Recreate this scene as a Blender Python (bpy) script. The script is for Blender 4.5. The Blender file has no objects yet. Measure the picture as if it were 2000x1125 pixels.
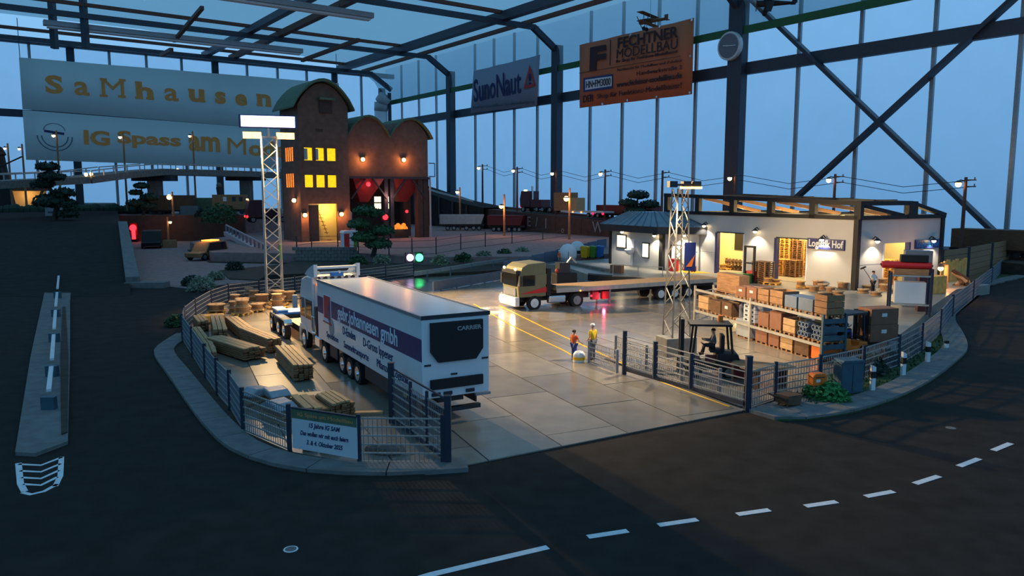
import bpy, math, random
from mathutils import Vector, Matrix
rnd = random.Random(7)
R = math.radians
# ------------------------------------------------------------------ camera, world, exposure
# one unit is one metre at the scale of the model vehicles (about 1:14)
SC = bpy.context.scene
COL = SC.collection
F, CX, CY, HZ, H = 1500.0, 1000.0, 562.5, 378.0, 8.2
PITCH = math.atan((CY - HZ) / F)
cd = bpy.data.cameras.new('camera'); cam = bpy.data.objects.new('camera', cd); COL.objects.link(cam)
cam.location = (0, 0, H); cam.rotation_euler = (math.pi / 2 - PITCH, 0, 0)
cd.sensor_width = 36; cd.lens = 36 * F / 2000; cd.clip_start = .1; cd.clip_end = 2000
SC.camera = cam
SC.view_settings.view_transform = 'Standard'; SC.view_settings.look = 'None'
SC.view_settings.gamma = 1; SC.view_settings.use_curve_mapping = False
SC.view_settings.exposure = 0.0
SC.cycles.max_bounces = 6; SC.cycles.diffuse_bounces = 3; SC.cycles.glossy_bounces = 3; SC.cycles.transparent_max_bounces = 8
w = bpy.data.worlds.new('dusk'); SC.world = w; w.use_nodes = True
wn = w.node_tree; bg = wn.nodes['Background']
tc = wn.nodes.new('ShaderNodeTexCoord'); sp = wn.nodes.new('ShaderNodeSeparateXYZ')
rp = wn.nodes.new('ShaderNodeValToRGB'); mr = wn.nodes.new('ShaderNodeMapRange')
mr.inputs[1].default_value = -.15; mr.inputs[2].default_value = .55
wn.links.new(tc.outputs['Generated'], sp.inputs[0]); wn.links.new(sp.outputs[2], mr.inputs[0])
wn.links.new(mr.outputs[0], rp.inputs[0]); wn.links.new(rp.outputs[0], bg.inputs[0])
rp.color_ramp.elements[0].color = (.135, .330, .600, 1); rp.color_ramp.elements[1].color = (.285, .600, .950, 1)
e_ = rp.color_ramp.elements.new(.5); e_.color = (.245, .545, .900, 1)
bg.inputs[1].default_value = 1.0

# ------------------------------------------------------------------ helpers
def ray(u, v):
    c, s = (u - CX) / F, (CY - v) / F
    return Vector((c, math.cos(PITCH) + s * math.sin(PITCH), -math.sin(PITCH) + s * math.cos(PITCH)))
def G(u, v, z=0.0):                       # where a point of the photograph stands on the level z
    d = ray(u, v); t = (z - H) / d.z
    return Vector((d.x * t, d.y * t, z))
def D(u, v, Y):                           # the same at a known distance Y
    d = ray(u, v); t = Y / d.y
    return Vector((d.x * t, Y, H + d.z * t))
def lin(c):
    return tuple(((x / 255) / 12.92 if x <= 10 else ((x / 255 + .055) / 1.055) ** 2.4) for x in c)
MATS = {}
def M(name, col=None, rough=.6, metal=0.0, var=.18, scale=3.0, bump=0.0, emit=0, trans=0.0, spec=.5, stretch=None):
    if name in MATS: return MATS[name]
    m = bpy.data.materials.new(name); m.use_nodes = True; MATS[name] = m
    nt = m.node_tree; b = nt.nodes['Principled BSDF']
    c = lin(col)
    b.inputs['Roughness'].default_value = rough; b.inputs['Metallic'].default_value = metal
    b.inputs['Specular IOR Level'].default_value = spec
    t = nt.nodes.new('ShaderNodeTexCoord'); n = nt.nodes.new('ShaderNodeTexNoise')
    n.inputs['Scale'].default_value = scale; n.inputs['Detail'].default_value = 4
    src = t.outputs['Object']
    if stretch:
        mp = nt.nodes.new('ShaderNodeMapping'); mp.inputs['Scale'].default_value = stretch
        nt.links.new(src, mp.inputs[0]); src = mp.outputs[0]
    nt.links.new(src, n.inputs['Vector'])
    r = nt.nodes.new('ShaderNodeValToRGB'); nt.links.new(n.outputs[0], r.inputs[0])
    r.color_ramp.elements[0].position = .3; r.color_ramp.elements[1].position = .7
    r.color_ramp.elements[0].color = tuple(x * (1 - var) for x in c) + (1,)
    r.color_ramp.elements[1].color = tuple(min(1, x * (1 + var)) for x in c) + (1,)
    if emit:
        b.inputs['Base Color'].default_value = (0, 0, 0, 1)
        nt.links.new(r.outputs[0], b.inputs['Emission Color']); b.inputs['Emission Strength'].default_value = emit
    else:
        nt.links.new(r.outputs[0], b.inputs['Base Color'])
    if bump:
        bp = nt.nodes.new('ShaderNodeBump'); bp.inputs['Strength'].default_value = bump; bp.inputs['Distance'].default_value = .05
        nt.links.new(n.outputs[0], bp.inputs['Height']); nt.links.new(bp.outputs[0], b.inputs['Normal'])
    return m
def sheet(name, tint, mix=.25, diff=(.6, .7, .8), scale=.3):   # translucent film or pane: part passes light straight, part scatters it
    m = bpy.data.materials.new(name); m.use_nodes = True; MATS[name] = m
    nt = m.node_tree; nt.nodes.remove(nt.nodes['Principled BSDF']); out = nt.nodes['Material Output']
    tr = nt.nodes.new('ShaderNodeBsdfTransparent'); tl = nt.nodes.new('ShaderNodeBsdfTranslucent')
    df = nt.nodes.new('ShaderNodeBsdfDiffuse'); a = nt.nodes.new('ShaderNodeMixShader'); b = nt.nodes.new('ShaderNodeMixShader')
    n = nt.nodes.new('ShaderNodeTexNoise'); t = nt.nodes.new('ShaderNodeTexCoord'); r = nt.nodes.new('ShaderNodeValToRGB')
    n.inputs['Scale'].default_value = scale; n.inputs['Detail'].default_value = 3
    nt.links.new(t.outputs['Object'], n.inputs['Vector']); nt.links.new(n.outputs[0], r.inputs[0])
    r.color_ramp.elements[0].position = .25; r.color_ramp.elements[1].position = .75
    r.color_ramp.elements[0].color = tuple(x * .97 for x in tint) + (1,); r.color_ramp.elements[1].color = tuple(min(1, x * 1.02) for x in tint) + (1,)
    nt.links.new(r.outputs[0], tr.inputs[0]); tl.inputs[0].default_value = diff + (1,); df.inputs[0].default_value = diff + (1,)
    a.inputs[0].default_value = .4; nt.links.new(tl.outputs[0], a.inputs[1]); nt.links.new(df.outputs[0], a.inputs[2])
    b.inputs[0].default_value = mix; nt.links.new(tr.outputs[0], b.inputs[1]); nt.links.new(a.outputs[0], b.inputs[2])
    nt.links.new(b.outputs[0], out.inputs[0])
    return m

class MB:
    def __init__(s): s.v = []; s.f = []
    def add(s, vs, fs):
        o = len(s.v); s.v += [tuple(x) for x in vs]; s.f += [tuple(i + o for i in f) for f in fs]; return s
    def box(s, x0, x1, y0, y1, z0, z1):
        return s.add([(x0, y0, z0), (x1, y0, z0), (x1, y1, z0), (x0, y1, z0), (x0, y0, z1), (x1, y0, z1), (x1, y1, z1), (x0, y1, z1)],
                     [(3, 2, 1, 0), (4, 5, 6, 7), (0, 1, 5, 4), (1, 2, 6, 5), (2, 3, 7, 6), (3, 0, 4, 7)])
    def cbox(s, c, d): return s.box(c[0] - d[0] / 2, c[0] + d[0] / 2, c[1] - d[1] / 2, c[1] + d[1] / 2, c[2] - d[2] / 2, c[2] + d[2] / 2)
    def beam(s, a, b, w, h=None, up=(0, 0, 1)):
        h = h or w; a = Vector(a); b = Vector(b); d = (b - a).normalized()
        x = d.cross(Vector(up))
        if x.length < 1e-3: x = d.cross(Vector((1, 0, 0)))
        x.normalize(); y = x.cross(d)
        vs = [p + x * sx * w / 2 + y * sy * h / 2 for p in (a, b) for sx, sy in ((-1, -1), (1, -1), (1, 1), (-1, 1))]
        return s.add(vs, [(3, 2, 1, 0), (4, 5, 6, 7), (0, 1, 5, 4), (1, 2, 6, 5), (2, 3, 7, 6), (3, 0, 4, 7)])
    def cyl(s, a, b, r, n=10, r2=None, cap=True):
        r2 = r if r2 is None else r2; a = Vector(a); b = Vector(b); d = (b - a).normalized()
        x = d.cross(Vector((0, 0, 1)))
        if x.length < 1e-3: x = Vector((1, 0, 0))
        x.normalize(); y = d.cross(x)
        vs = [p + (x * math.cos(2 * math.pi * i / n) + y * math.sin(2 * math.pi * i / n)) * q for p, q in ((a, r), (b, r2)) for i in range(n)]
        fs = [(i, (i + 1) % n, n + (i + 1) % n, n + i) for i in range(n)]
        if cap: fs += [tuple(range(n))[::-1], tuple(range(n, 2 * n))]
        return s.add(vs, fs)
    def prism(s, poly, z0, z1):
        n = len(poly); ar = sum(poly[i][0] * poly[(i + 1) % n][1] - poly[(i + 1) % n][0] * poly[i][1] for i in range(n))
        if ar < 0: poly = poly[::-1]
        vs = [(p[0], p[1], z0) for p in poly] + [(p[0], p[1], z1) for p in poly]
        return s.add(vs, [tuple(range(n))[::-1], tuple(range(n, 2 * n))] + [(i, (i + 1) % n, n + (i + 1) % n, n + i) for i in range(n)])
    def prof(s, poly, y0, y1):            # a profile in x,z drawn out along y
        n = len(poly); ar = sum(poly[i][0] * poly[(i + 1) % n][1] - poly[(i + 1) % n][0] * poly[i][1] for i in range(n))
        if ar > 0: poly = poly[::-1]
        vs = [(p[0], y0, p[1]) for p in poly] + [(p[0], y1, p[1]) for p in poly]
        return s.add(vs, [tuple(range(n))[::-1], tuple(range(n, 2 * n))] + [(i, (i + 1) % n, n + (i + 1) % n, n + i) for i in range(n)])
    def lathe(s, prof, c=(0, 0, 0), n=12):
        vs = []; fs = []; k = len(prof)
        for r, z in prof:
            vs += [(c[0] + r * math.cos(2 * math.pi * i / n), c[1] + r * math.sin(2 * math.pi * i / n), c[2] + z) for i in range(n)]
        for j in range(k - 1):
            fs += [(j * n + i, j * n + (i + 1) % n, (j + 1) * n + (i + 1) % n, (j + 1) * n + i) for i in range(n)]
        fs += [tuple(range(n))[::-1], tuple(range((k - 1) * n, k * n))]
        return s.add(vs, fs)
    def ball(s, c, r, n=8, sc=(1, 1, 1)):
        return s.lathe_sc([(math.sin(math.pi * i / n) * r + 1e-4, -math.cos(math.pi * i / n) * r) for i in range(n + 1)], c, n + 2, sc)
    def lathe_sc(s, prof, c, n, sc):
        k = len(s.v); s.lathe(prof, (0, 0, 0), n)
        for i in range(k, len(s.v)):
            p = s.v[i]; s.v[i] = (c[0] + p[0] * sc[0], c[1] + p[1] * sc[1], c[2] + p[2] * sc[2])
        return s
    def pipe(s, pts, r, n=6):
        for a, b in zip(pts, pts[1:]): s.cyl(a, b, r, n)
        return s
    def quad(s, a, b, c, d): return s.add([a, b, c, d], [(0, 1, 2, 3)])
    def xform(s, m):
        s.v = [tuple(m @ Vector(p)) for p in s.v]; return s
    def mesh(s, name, mat, smooth=False):
        me = bpy.data.meshes.new(name); me.from_pydata(s.v, [], s.f)
        if mat: me.materials.append(mat if not isinstance(mat, str) else MATS[mat])
        if smooth: me.polygons.foreach_set('use_smooth', [True] * len(me.polygons))
        me.update(); return me
    def build(s, name, mat, parent=None, smooth=False, bev=0, loc=None, rz=0):
        o = link(name, s.mesh(name, mat, smooth), parent, loc, rz)
        if bev:
            b = o.modifiers.new('bevel', 'BEVEL'); b.width = bev; b.segments = 2; b.limit_method = 'ANGLE'
        return o
def link(name, data, parent=None, loc=None, rz=0):
    o = bpy.data.objects.new(name, data); COL.objects.link(o)
    if parent is not None: o.parent = parent
    if loc is not None: o.location = loc
    if rz: o.rotation_euler = (0, 0, rz)
    return o
def tag(o, label=None, cat=None, group=None, kind=None):
    if label: o['label'] = label
    if cat: o['category'] = cat
    if group: o['group'] = group
    if kind: o['kind'] = kind
    return o
def thing(name, label, cat, loc=(0, 0, 0), rz=0, group=None):
    return tag(link(name, None, None, loc, rz), label, cat, group)
def struct(o, label=None): return tag(o, label, None, None, 'structure')
KIDS = {}
def copy_tree(o, loc=None, rz=None, label=None, group=None, parent=None, kids=None):
    kids = {} if kids is None else kids
    c = o.copy(); COL.objects.link(c)
    if parent is not None: c.parent = parent
    if loc is not None: c.location = loc
    if rz is not None: c.rotation_euler = (0, 0, rz)
    if label: c['label'] = label
    if group: c['group'] = group
    for ch in [x for x in o.children]: copy_tree(ch, parent=c)
    return c
def frame(origin, xd, up=(0, 0, 1)):
    x = Vector(xd).normalized(); y = Vector(up).normalized(); n = x.cross(y).normalized()
    y = n.cross(x)
    m = Matrix.Identity(4)
    for i in range(3): m[i][0], m[i][1], m[i][2], m[i][3] = x[i], y[i], n[i], origin[i]
    return m
def text(name, s, size, mat, parent, mtx, align='CENTER', ext=.006, bold=0.0, sx=1.0, shear=0.0, width=None, height=None):
    cu = bpy.data.curves.new(name, 'FONT'); cu.body = s; cu.size = size; cu.extrude = ext; cu.offset = bold
    cu.align_x = align; cu.align_y = 'CENTER'; cu.shear = shear; cu.resolution_u = 3
    ob = bpy.data.objects.new(name, cu)
    me = bpy.data.meshes.new_from_object(ob)
    bpy.data.objects.remove(ob); bpy.data.curves.remove(cu)
    xs = [v.co.x for v in me.vertices]; ys = [v.co.y for v in me.vertices]; sy = 1.0
    if height and ys: sy = height / max(1e-6, max(ys) - min(ys)); me.transform(Matrix.Translation((0, -(max(ys) + min(ys)) / 2, 0)))
    if width:
        xs = [v.co.x for v in me.vertices]
        if xs and max(xs) > min(xs): sx = width / (max(xs) - min(xs))
    me.transform(mtx @ Matrix.Diagonal((sx, sy, 1, 1)))
    me.materials.clear(); me.materials.append(MATS[mat] if isinstance(mat, str) else mat)
    me.name = name
    return link(name, me, parent)
def lamp(kind, loc, col, energy, parent=None, aim=None, size=.15, angle=120, blend=.4):
    l = bpy.data.lights.new('lamp_light', kind); l.color = col; l.energy = energy
    if kind != 'SUN': l.shadow_soft_size = size
    if kind == 'SPOT': l.spot_size = R(angle); l.spot_blend = blend
    o = link('lamp_light', l, parent, loc)
    if aim is not None: o.rotation_euler = (Vector(aim) - Vector(loc)).to_track_quat('-Z', 'Y').to_euler()
    return o
# ------------------------------------------------------------------ materials
M('asphalt', (50, 46, 43), 1.0, var=.22, scale=1.2, bump=.1, spec=.12)
M('road_paint', (225, 228, 230), .6, var=.1, scale=6)
M('concrete', (150, 143, 132), .38, var=.14, scale=.9, bump=.06)
M('concrete_base', (70, 66, 60), .8)
M('kerb', (112, 112, 110), .9, var=.2, scale=2, bump=.2)
M('wall_stone', (120, 114, 108), .8, var=.25, scale=3, bump=.3)
M('gravel', (146, 118, 114), .9, var=.2, scale=1.5, bump=.3)
M('soil', (62, 52, 42), .95, var=.35, scale=2, bump=.4)
M('grass', (46, 74, 36), .9, var=.4, scale=6, bump=.5)
M('steel_dark', (62, 66, 76), .5, .3, var=.12)
M('steel_red', (104, 66, 52), .7, .1, var=.2)
M('mast_grey', (128, 122, 110), .5, .4, var=.12)
M('steel_grey', (150, 152, 156), .45, .6, var=.1)
M('lamp_body', (170, 172, 176), .5, .1, var=.06)
M('galv', (176, 174, 168), .4, .5, var=.12)
M('green_hem', (38, 92, 52), .6, var=.1)
M('white', (226, 228, 230), .35, var=.04)
M('white_paint', (205, 210, 214), .3, var=.05, scale=.6)
M('trailer_white', (222, 224, 226), .2, var=.03, scale=.5)
M('navy', (34, 42, 98), .4, var=.08)
M('black', (15, 15, 17), .65, var=.2)
M('rubber', (22, 22, 24), .85, var=.2)
M('dark_trim', (38, 40, 46), .5, var=.15)
M('chrome', (225, 226, 228), .15, .95, var=.03)
M('red', (190, 34, 36), .45, var=.1)
M('dark_red', (112, 34, 32), .6, var=.2)
M('orange', (226, 112, 24), .5, var=.08)
M('yellow', (232, 178, 24), .5, var=.08)
M('blue', (36, 110, 186), .5, var=.08)
M('green', (78, 140, 52), .55, var=.1)
M('blue_post', (38, 46, 62), .45, var=.1)
M('teal_steel', (62, 92, 106), .5, .2, var=.12)
M('wood_light', (182, 146, 104), .75, var=.22, scale=2, stretch=(1, 8, 8))
M('wood', (150, 110, 74), .8, var=.28, scale=2, stretch=(1, 8, 8))
M('wood_dark', (98, 70, 48), .85, var=.3, scale=2, stretch=(1, 8, 8))
M('pallet_yellow', (226, 168, 84), .75, var=.2)
M('cardboard', (132, 88, 66), .8, var=.1)
M('paper', (220, 220, 214), .7, var=.05)
M('plaster', (188, 186, 182), .7, var=.05, scale=.5)
M('plaster_warm', (232, 214, 160), .7, var=.05, scale=.5)
M('hall_floor', (158, 148, 124), .6, var=.1)
M('brick', (112, 82, 68), .85, var=.2, scale=1.2, bump=.2)
M('brick_dark', (78, 56, 48), .85, var=.2, scale=1.2, bump=.2)
M('roof_green', (84, 104, 78), .7, var=.2)
M('zinc', (126, 142, 154), .4, .35, var=.1, scale=1)
M('glass_dark', (24, 24, 26), .08, var=.1)
M('leaf', (58, 92, 56), .75, var=.4, scale=5)
M('leaf_dark', (36, 60, 46), .8, var=.4, scale=5)
M('leaf_pale', (128, 140, 118), .8, var=.35, scale=5)
M('leaf_bright', (64, 138, 74), .7, var=.3, scale=5)
M('bark', (70, 56, 46), .9, var=.3)
M('stone', (108, 98, 88), .85, var=.3)
M('skin', (206, 154, 122), .6, var=.04)
M('cloth_orange', (226, 96, 44), .8, var=.08)
M('cloth_yellow', (222, 186, 30), .8, var=.08)
M('cloth_white', (224, 222, 214), .8, var=.05)
M('cloth_blue', (44, 66, 134), .85, var=.1)
M('cloth_grey', (96, 98, 104), .85, var=.15)
M('cloth_dark', (34, 34, 40), .85, var=.15)
M('hair', (48, 36, 28), .8, var=.2)
M('plastic_grey', (104, 110, 122), .5, var=.08)
M('blue_grey', (92, 108, 128), .55, var=.1)
M('khaki', (112, 110, 82), .4, var=.06)
M('maroon', (78, 38, 46), .5, var=.1)
M('banner_cloth', (196, 200, 196), .8, var=.04, scale=.2)
M('banner_grey', (150, 150, 166), .8, var=.04)
M('banner_orange', (198, 108, 70), .8, var=.05, scale=.2)
M('banner_ink', (60, 40, 44), .8, var=.05)
M('print_orange', (226, 150, 78), .8, var=.06)
M('print_navy', (44, 48, 92), .8, var=.06)
M('print_grey', (92, 102, 120), .8, var=.06)
M('print_red', (196, 62, 58), .8, var=.06)
M('print_white', (220, 224, 230), .6, var=.03)
M('print_pale', (150, 150, 150), .6, var=.03)
M('bag_white', (226, 226, 228), .6, var=.05)
M('tarp', (150, 156, 164), .35, var=.15, scale=1.5, bump=.4)
M('pipe_plastic', (110, 124, 142), .5, var=.08)
M('hay', (196, 150, 84), .9, var=.2)
M('e_flood', (255, 186, 84), emit=9, var=0)
M('e_warm', (255, 196, 110), emit=14, var=0)
M('e_white', (255, 226, 176), emit=16, var=0)
M('e_head', (255, 214, 150), emit=60, var=0)
M('e_amber', (255, 120, 40), emit=7, var=.1)
M('e_red', (255, 30, 40), emit=6, var=.05)
M('e_pink', (255, 40, 90), emit=2.0, var=.05)
M('e_green', (60, 255, 130), emit=8, var=.05)
M('e_violet', (230, 190, 255), emit=8, var=.05)
M('e_blue', (40, 90, 255), emit=3, var=.05)
M('e_window', (255, 200, 20), emit=1.3, var=.12)
M('e_sign', (225, 230, 255), emit=4.0, var=.02)
M('e_tube', (255, 214, 120), emit=5, var=.02)
M('e_glow_orange', (255, 120, 36), emit=1.6, var=.4, scale=3)
M('e_room', (255, 236, 200), emit=1.8, var=.05)
sheet('pane', (.80, .86, .93), .16)
sheet('film', (.46, .58, .61), .32, (.50, .62, .64))
MATS.pop('banner_cloth'); sheet('banner_cloth', (.55, .66, .66), .86, (.74, .78, .76))
sheet('film_hem', (.62, .74, .78), .30, (.5, .62, .66))
# ------------------------------------------------------------------ the greenhouse hall
RD = Vector((-.588, .809, 0)); WD = Vector((.809, .588, 0)); NR = -WD     # along the side wall, along the gable wall
R0 = Vector((34.3, 117, 0)); K0 = R0 + RD * 116
def W(u, v, off=0):                       # a point on the side wall, off metres inside
    d = ray(u, v); o = Vector((0, 0, H)); p = R0 - WD * off
    t = (p - o).dot(WD) / d.dot(WD); return o + d * t
def B(u, v, off=0):                       # the same on the gable wall
    d = ray(u, v); o = Vector((0, 0, H)); p = K0 - RD * off
    t = (p - o).dot(RD) / d.dot(RD); return o + d * t
def wr(t, z, off=0): return R0 + RD * t - WD * off + Vector((0, 0, z))
def wb(s, z, off=0): return K0 - WD * s - RD * off + Vector((0, 0, z))
wall_r = struct(link('wall_right', None), 'translucent side wall of the hall with steel columns and glazing bars')
ts = [-86, -76, -66.5, -56, -46, -37, -27.7, -18.4, -9.4, 0, 8.8, 16.9, 25.2, 33.6, 41.8, 49.4, 57.2, 64.6, 72, 80.5, 89, 97.5, 106.5, 116]
zs = [-1, 26.4, 41]
for i in range(len(ts) - 1):
    for j in range(2):
        MB().quad(wr(ts[i], zs[j]), wr(ts[i + 1], zs[j]), wr(ts[i + 1], zs[j + 1]), wr(ts[i], zs[j + 1])).build('pane', 'pane', wall_r)
for t in ts[1:-1]:
    if t in (0, 41.8, 80.5): continue
    MB().beam(wr(t, -1, .2), wr(t, 41, .2), .46, .4, up=tuple(WD)).build('mullion', 'steel_grey', wall_r)
MB().beam(wr(-86, 26.4, .5), wr(116, 26.4, .5), .8, 1.7).build('rail', 'steel_dark', wall_r)
for t, wd_ in ((-42.5, 2.4), (0, 2.5), (41.8, 1.75), (80.5, 1.7), (115.4, 1.2)):
    MB().beam(wr(t, -1, 1.4), wr(t, 36, 1.4), wd_, 1.6, up=tuple(WD)).build('column', 'steel_dark', wall_r, bev=.1)
wall_b = struct(link('wall_back', None), 'translucent gable wall behind the layout with steel columns')
ss = [0, 7.2, 14.6, 22, 29.4, 36.8, 44.2, 51.6, 59, 66.4, 73.8, 81.2, 88.6, 96, 103.4, 111, 120, 130]
for i in range(len(ss) - 1):
    for z0, z1 in ((-1, 26), (26, 39.2)):
        MB().quad(wb(ss[i], z0), wb(ss[i + 1], z0), wb(ss[i + 1], z1), wb(ss[i], z1)).build('pane', 'pane', wall_b)
for i, s in enumerate(ss[1:-1]):
    big = i in (1, 5, 9, 13)
    MB().beam(wb(s, -1, .3), wb(s, 39, .3), 1.5 if big else .5, .6, up=tuple(RD)).build('column' if big else 'mullion', 'steel_dark' if big else 'steel_grey', wall_b)
MB().beam(wb(0, 24.6, .5), wb(130, 24.6, .5), .8, 1.5).build('rail', 'steel_dark', wall_b)
MB().beam(wb(-2, 39.2, .8), wb(130, 39.2, .8), 1.2, 1.1).build('top_beam', 'steel_dark', wall_b)
ceil = struct(link('ceiling', None), 'pale blue film stretched over the steel roof of the hall')
sec = [(1.6, 31.6), (1.5, 33), (1.7, 35), (3.2, 37.6), (6, 39.8), (9.5, 40.8), (25, 42.5), (60, 44), (140, 44)]
t0, t1 = -120, 116
m = MB()
nt_ = 30
for i in range(nt_ + 1):
    t = t0 + (t1 - t0) * i / nt_
    for k, (s, z) in enumerate(sec): m.v.append(tuple(wr(t, z + (.35 * math.sin(i * 1.9 + k) if 2 < k else .25 * math.sin(i * 1.3)), s)))
n_ = len(sec)
m.f = [(i * n_ + k, i * n_ + k + 1, (i + 1) * n_ + k + 1, (i + 1) * n_ + k) for i in range(nt_) for k in range(n_ - 1)]
m.build('film', 'film', ceil, smooth=True)
for a, b in ((-120, -45), (-45, 0), (0, 41.8), (41.8, 80.5), (80.5, 112)):
    MB().beam(wr(a, 31.7, 1.8), wr(b, 31.7, 1.8), .2, 1.1).build('green_hem', 'green_hem', ceil)
for t in (-42.5, 0, 41.8, 80.5, 110):
    q = MB().beam(wr(t, 35, 1.4), wr(t, 38.7, 7.2), .8, 1.1); q.build('knee_brace', 'steel_dark', ceil)
    MB().beam(wr(t, 38.7, 7), wr(t, 38.7, 135), .8, .9).build('truss_chord', 'steel_dark', ceil)
    MB().beam(wr(t, 40.4, 14), wr(t, 40.8, 135), .6, .6).build('truss_chord', 'steel_red', ceil)
for s, c, w_ in ((7.5, 'steel_red', .7), (14, 'steel_dark', 1.5), (41, 'steel_red', 1.1), (47, 'steel_dark', 1.2), (92, 'steel_red', .8), (110, 'steel_dark', 1.2)):
    MB().beam(wr(-120, 39.7, s), wr(114, 39.7, s), w_, w_).build('purlin', c, ceil)
for u in (107, 168):
    p = D(u, 95, 138); MB().beam(p, (p.x, p.y, 43), 1.1, .9).build('hanger_post', 'steel_dark', ceil)
for a, b in (((340, 80), (395, 15)), ((315, 108), (335, 97)), ((590, 118), (700, 78))):
    MB().beam(D(*a, 150), D(*b, 132), .6, .6).build('roof_strut', 'steel_red', ceil)
for (ur, vr, ul), lb in (((727, 40, 255), 'grey unlit tube lamp hanging nearer under the roof'), ((590, 107, 115), 'grey unlit tube lamp hanging near the white banners')):
    p = G(ur, vr, 36.5)
    r_ = (ul - CX) / F; L = (r_ * p.y - p.x) / (r_ * WD.y - WD.x)
    t = thing('tube_lamp', lb, 'lamp', tuple(p), math.atan2(WD.y, WD.x), 'unlit tube lamps under the roof')
    MB().box(-L, 0, -.8, .8, .25, 1.1).build('housing', 'lamp_body', t, bev=.05)
    MB().cyl((-L + .5, -.35, .05), (-.5, -.35, .05), .22, 8).build('tube', 'white', t)
    MB().cyl((-L + .5, .35, .05), (-.5, .35, .05), .22, 8).build('tube', 'white', t)
    for x in (-.85 * L, -.15 * L): MB().beam((x, 0, 1.1), (x, 0, 1.9), .12).build('suspension', 'steel_dark', t)
br = wall_r; bl = Vector((0, 0, 0))
for a, b in (((1460, -8), (1968, 478)), ((2010, -30), (1545, 396))):
    p, q = W(*a, 1.0), W(*b, 1.0); MB().beam(p - bl, q - bl, 1.15, .5).build('brace_bar', 'steel_dark', br)
# vent pipe in the corner
vp = thing('vent_pipe', 'pale upright vent pipe with a bent hood in the hall corner', 'pipe', tuple(wr(110, 0, 4.5)))
MB().cyl((0, 0, 8), (0, 0, 30), 1.7, 14).build('pipe', 'white_paint', vp, smooth=True)
MB().pipe([(0, 0, 29.5), (.2, -.3, 31.6), (1.4, -1, 33)], 1.75, 14).build('hood', 'lamp_body', vp, smooth=True)
MB().box(1.9, 2.7, -.5, .5, 0, 34).build('bracket', 'steel_dark', vp)
# clock on the column
p = W(1425, 90, 2.6)
ck = thing('wall_clock', 'round clock with dark face on the nearest hall column', 'clock', tuple(p), math.atan2(-RD.y, -RD.x))
MB().cyl((0, .5, 0), (0, -.25, 0), 2.05, 28).build('case', 'white_paint', ck, smooth=False, bev=.08)
MB().cyl((0, -.24, 0), (0, -.32, 0), 1.75, 28).build('face', 'plastic_grey', ck)
MB().beam((0, -.36, 0), (-.9, -.36, .15), .12).build('hour_hand', 'print_white', ck)
MB().beam((0, -.38, 0), (1.35, -.38, -.1), .1).build('minute_hand', 'print_white', ck)
# banners
def banner(name, label, corners, mat, off_thick=.12):
    a, b, c, d = [Vector(x) for x in corners]    # top-left, top-right, bottom-right, bottom-left
    o = (a + b + c + d) / 4
    t = thing(name, label, 'banner', tuple(o))
    x = ((b - a) + (c - d)).normalized(); up = ((a - d) + (b - c)).normalized(); n = x.cross(up).normalized()
    mb = MB(); nx = 12
    for k in (0, 1):
        for i in range(nx + 1):
            f = i / nx
            for q0, q1 in ((d, c), (a, b)):
                pt = q0.lerp(q1, f) - o + n * (.15 * math.sin(i * 1.7)) - n * k * off_thick; mb.v.append(tuple(pt))
    s = 2 * (nx + 1)
    for i in range(nx):
        mb.f += [(2 * i, 2 * i + 2, 2 * i + 3, 2 * i + 1), (s + 2 * i, s + 2 * i + 1, s + 2 * i + 3, s + 2 * i + 2), (2 * i, s + 2 * i, s + 2 * i + 2, 2 * i + 2), (2 * i + 1, 2 * i + 3, s + 2 * i + 3, s + 2 * i + 1)]
    mb.f += [(0, 1, s + 1, s), (2 * nx, s + 2 * nx, s + 2 * nx + 1, 2 * nx + 1)]
    mb.build('sheet', mat, t, smooth=True)
    return t, x, up, n, (b - a).length, (a - d).length, o
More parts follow.
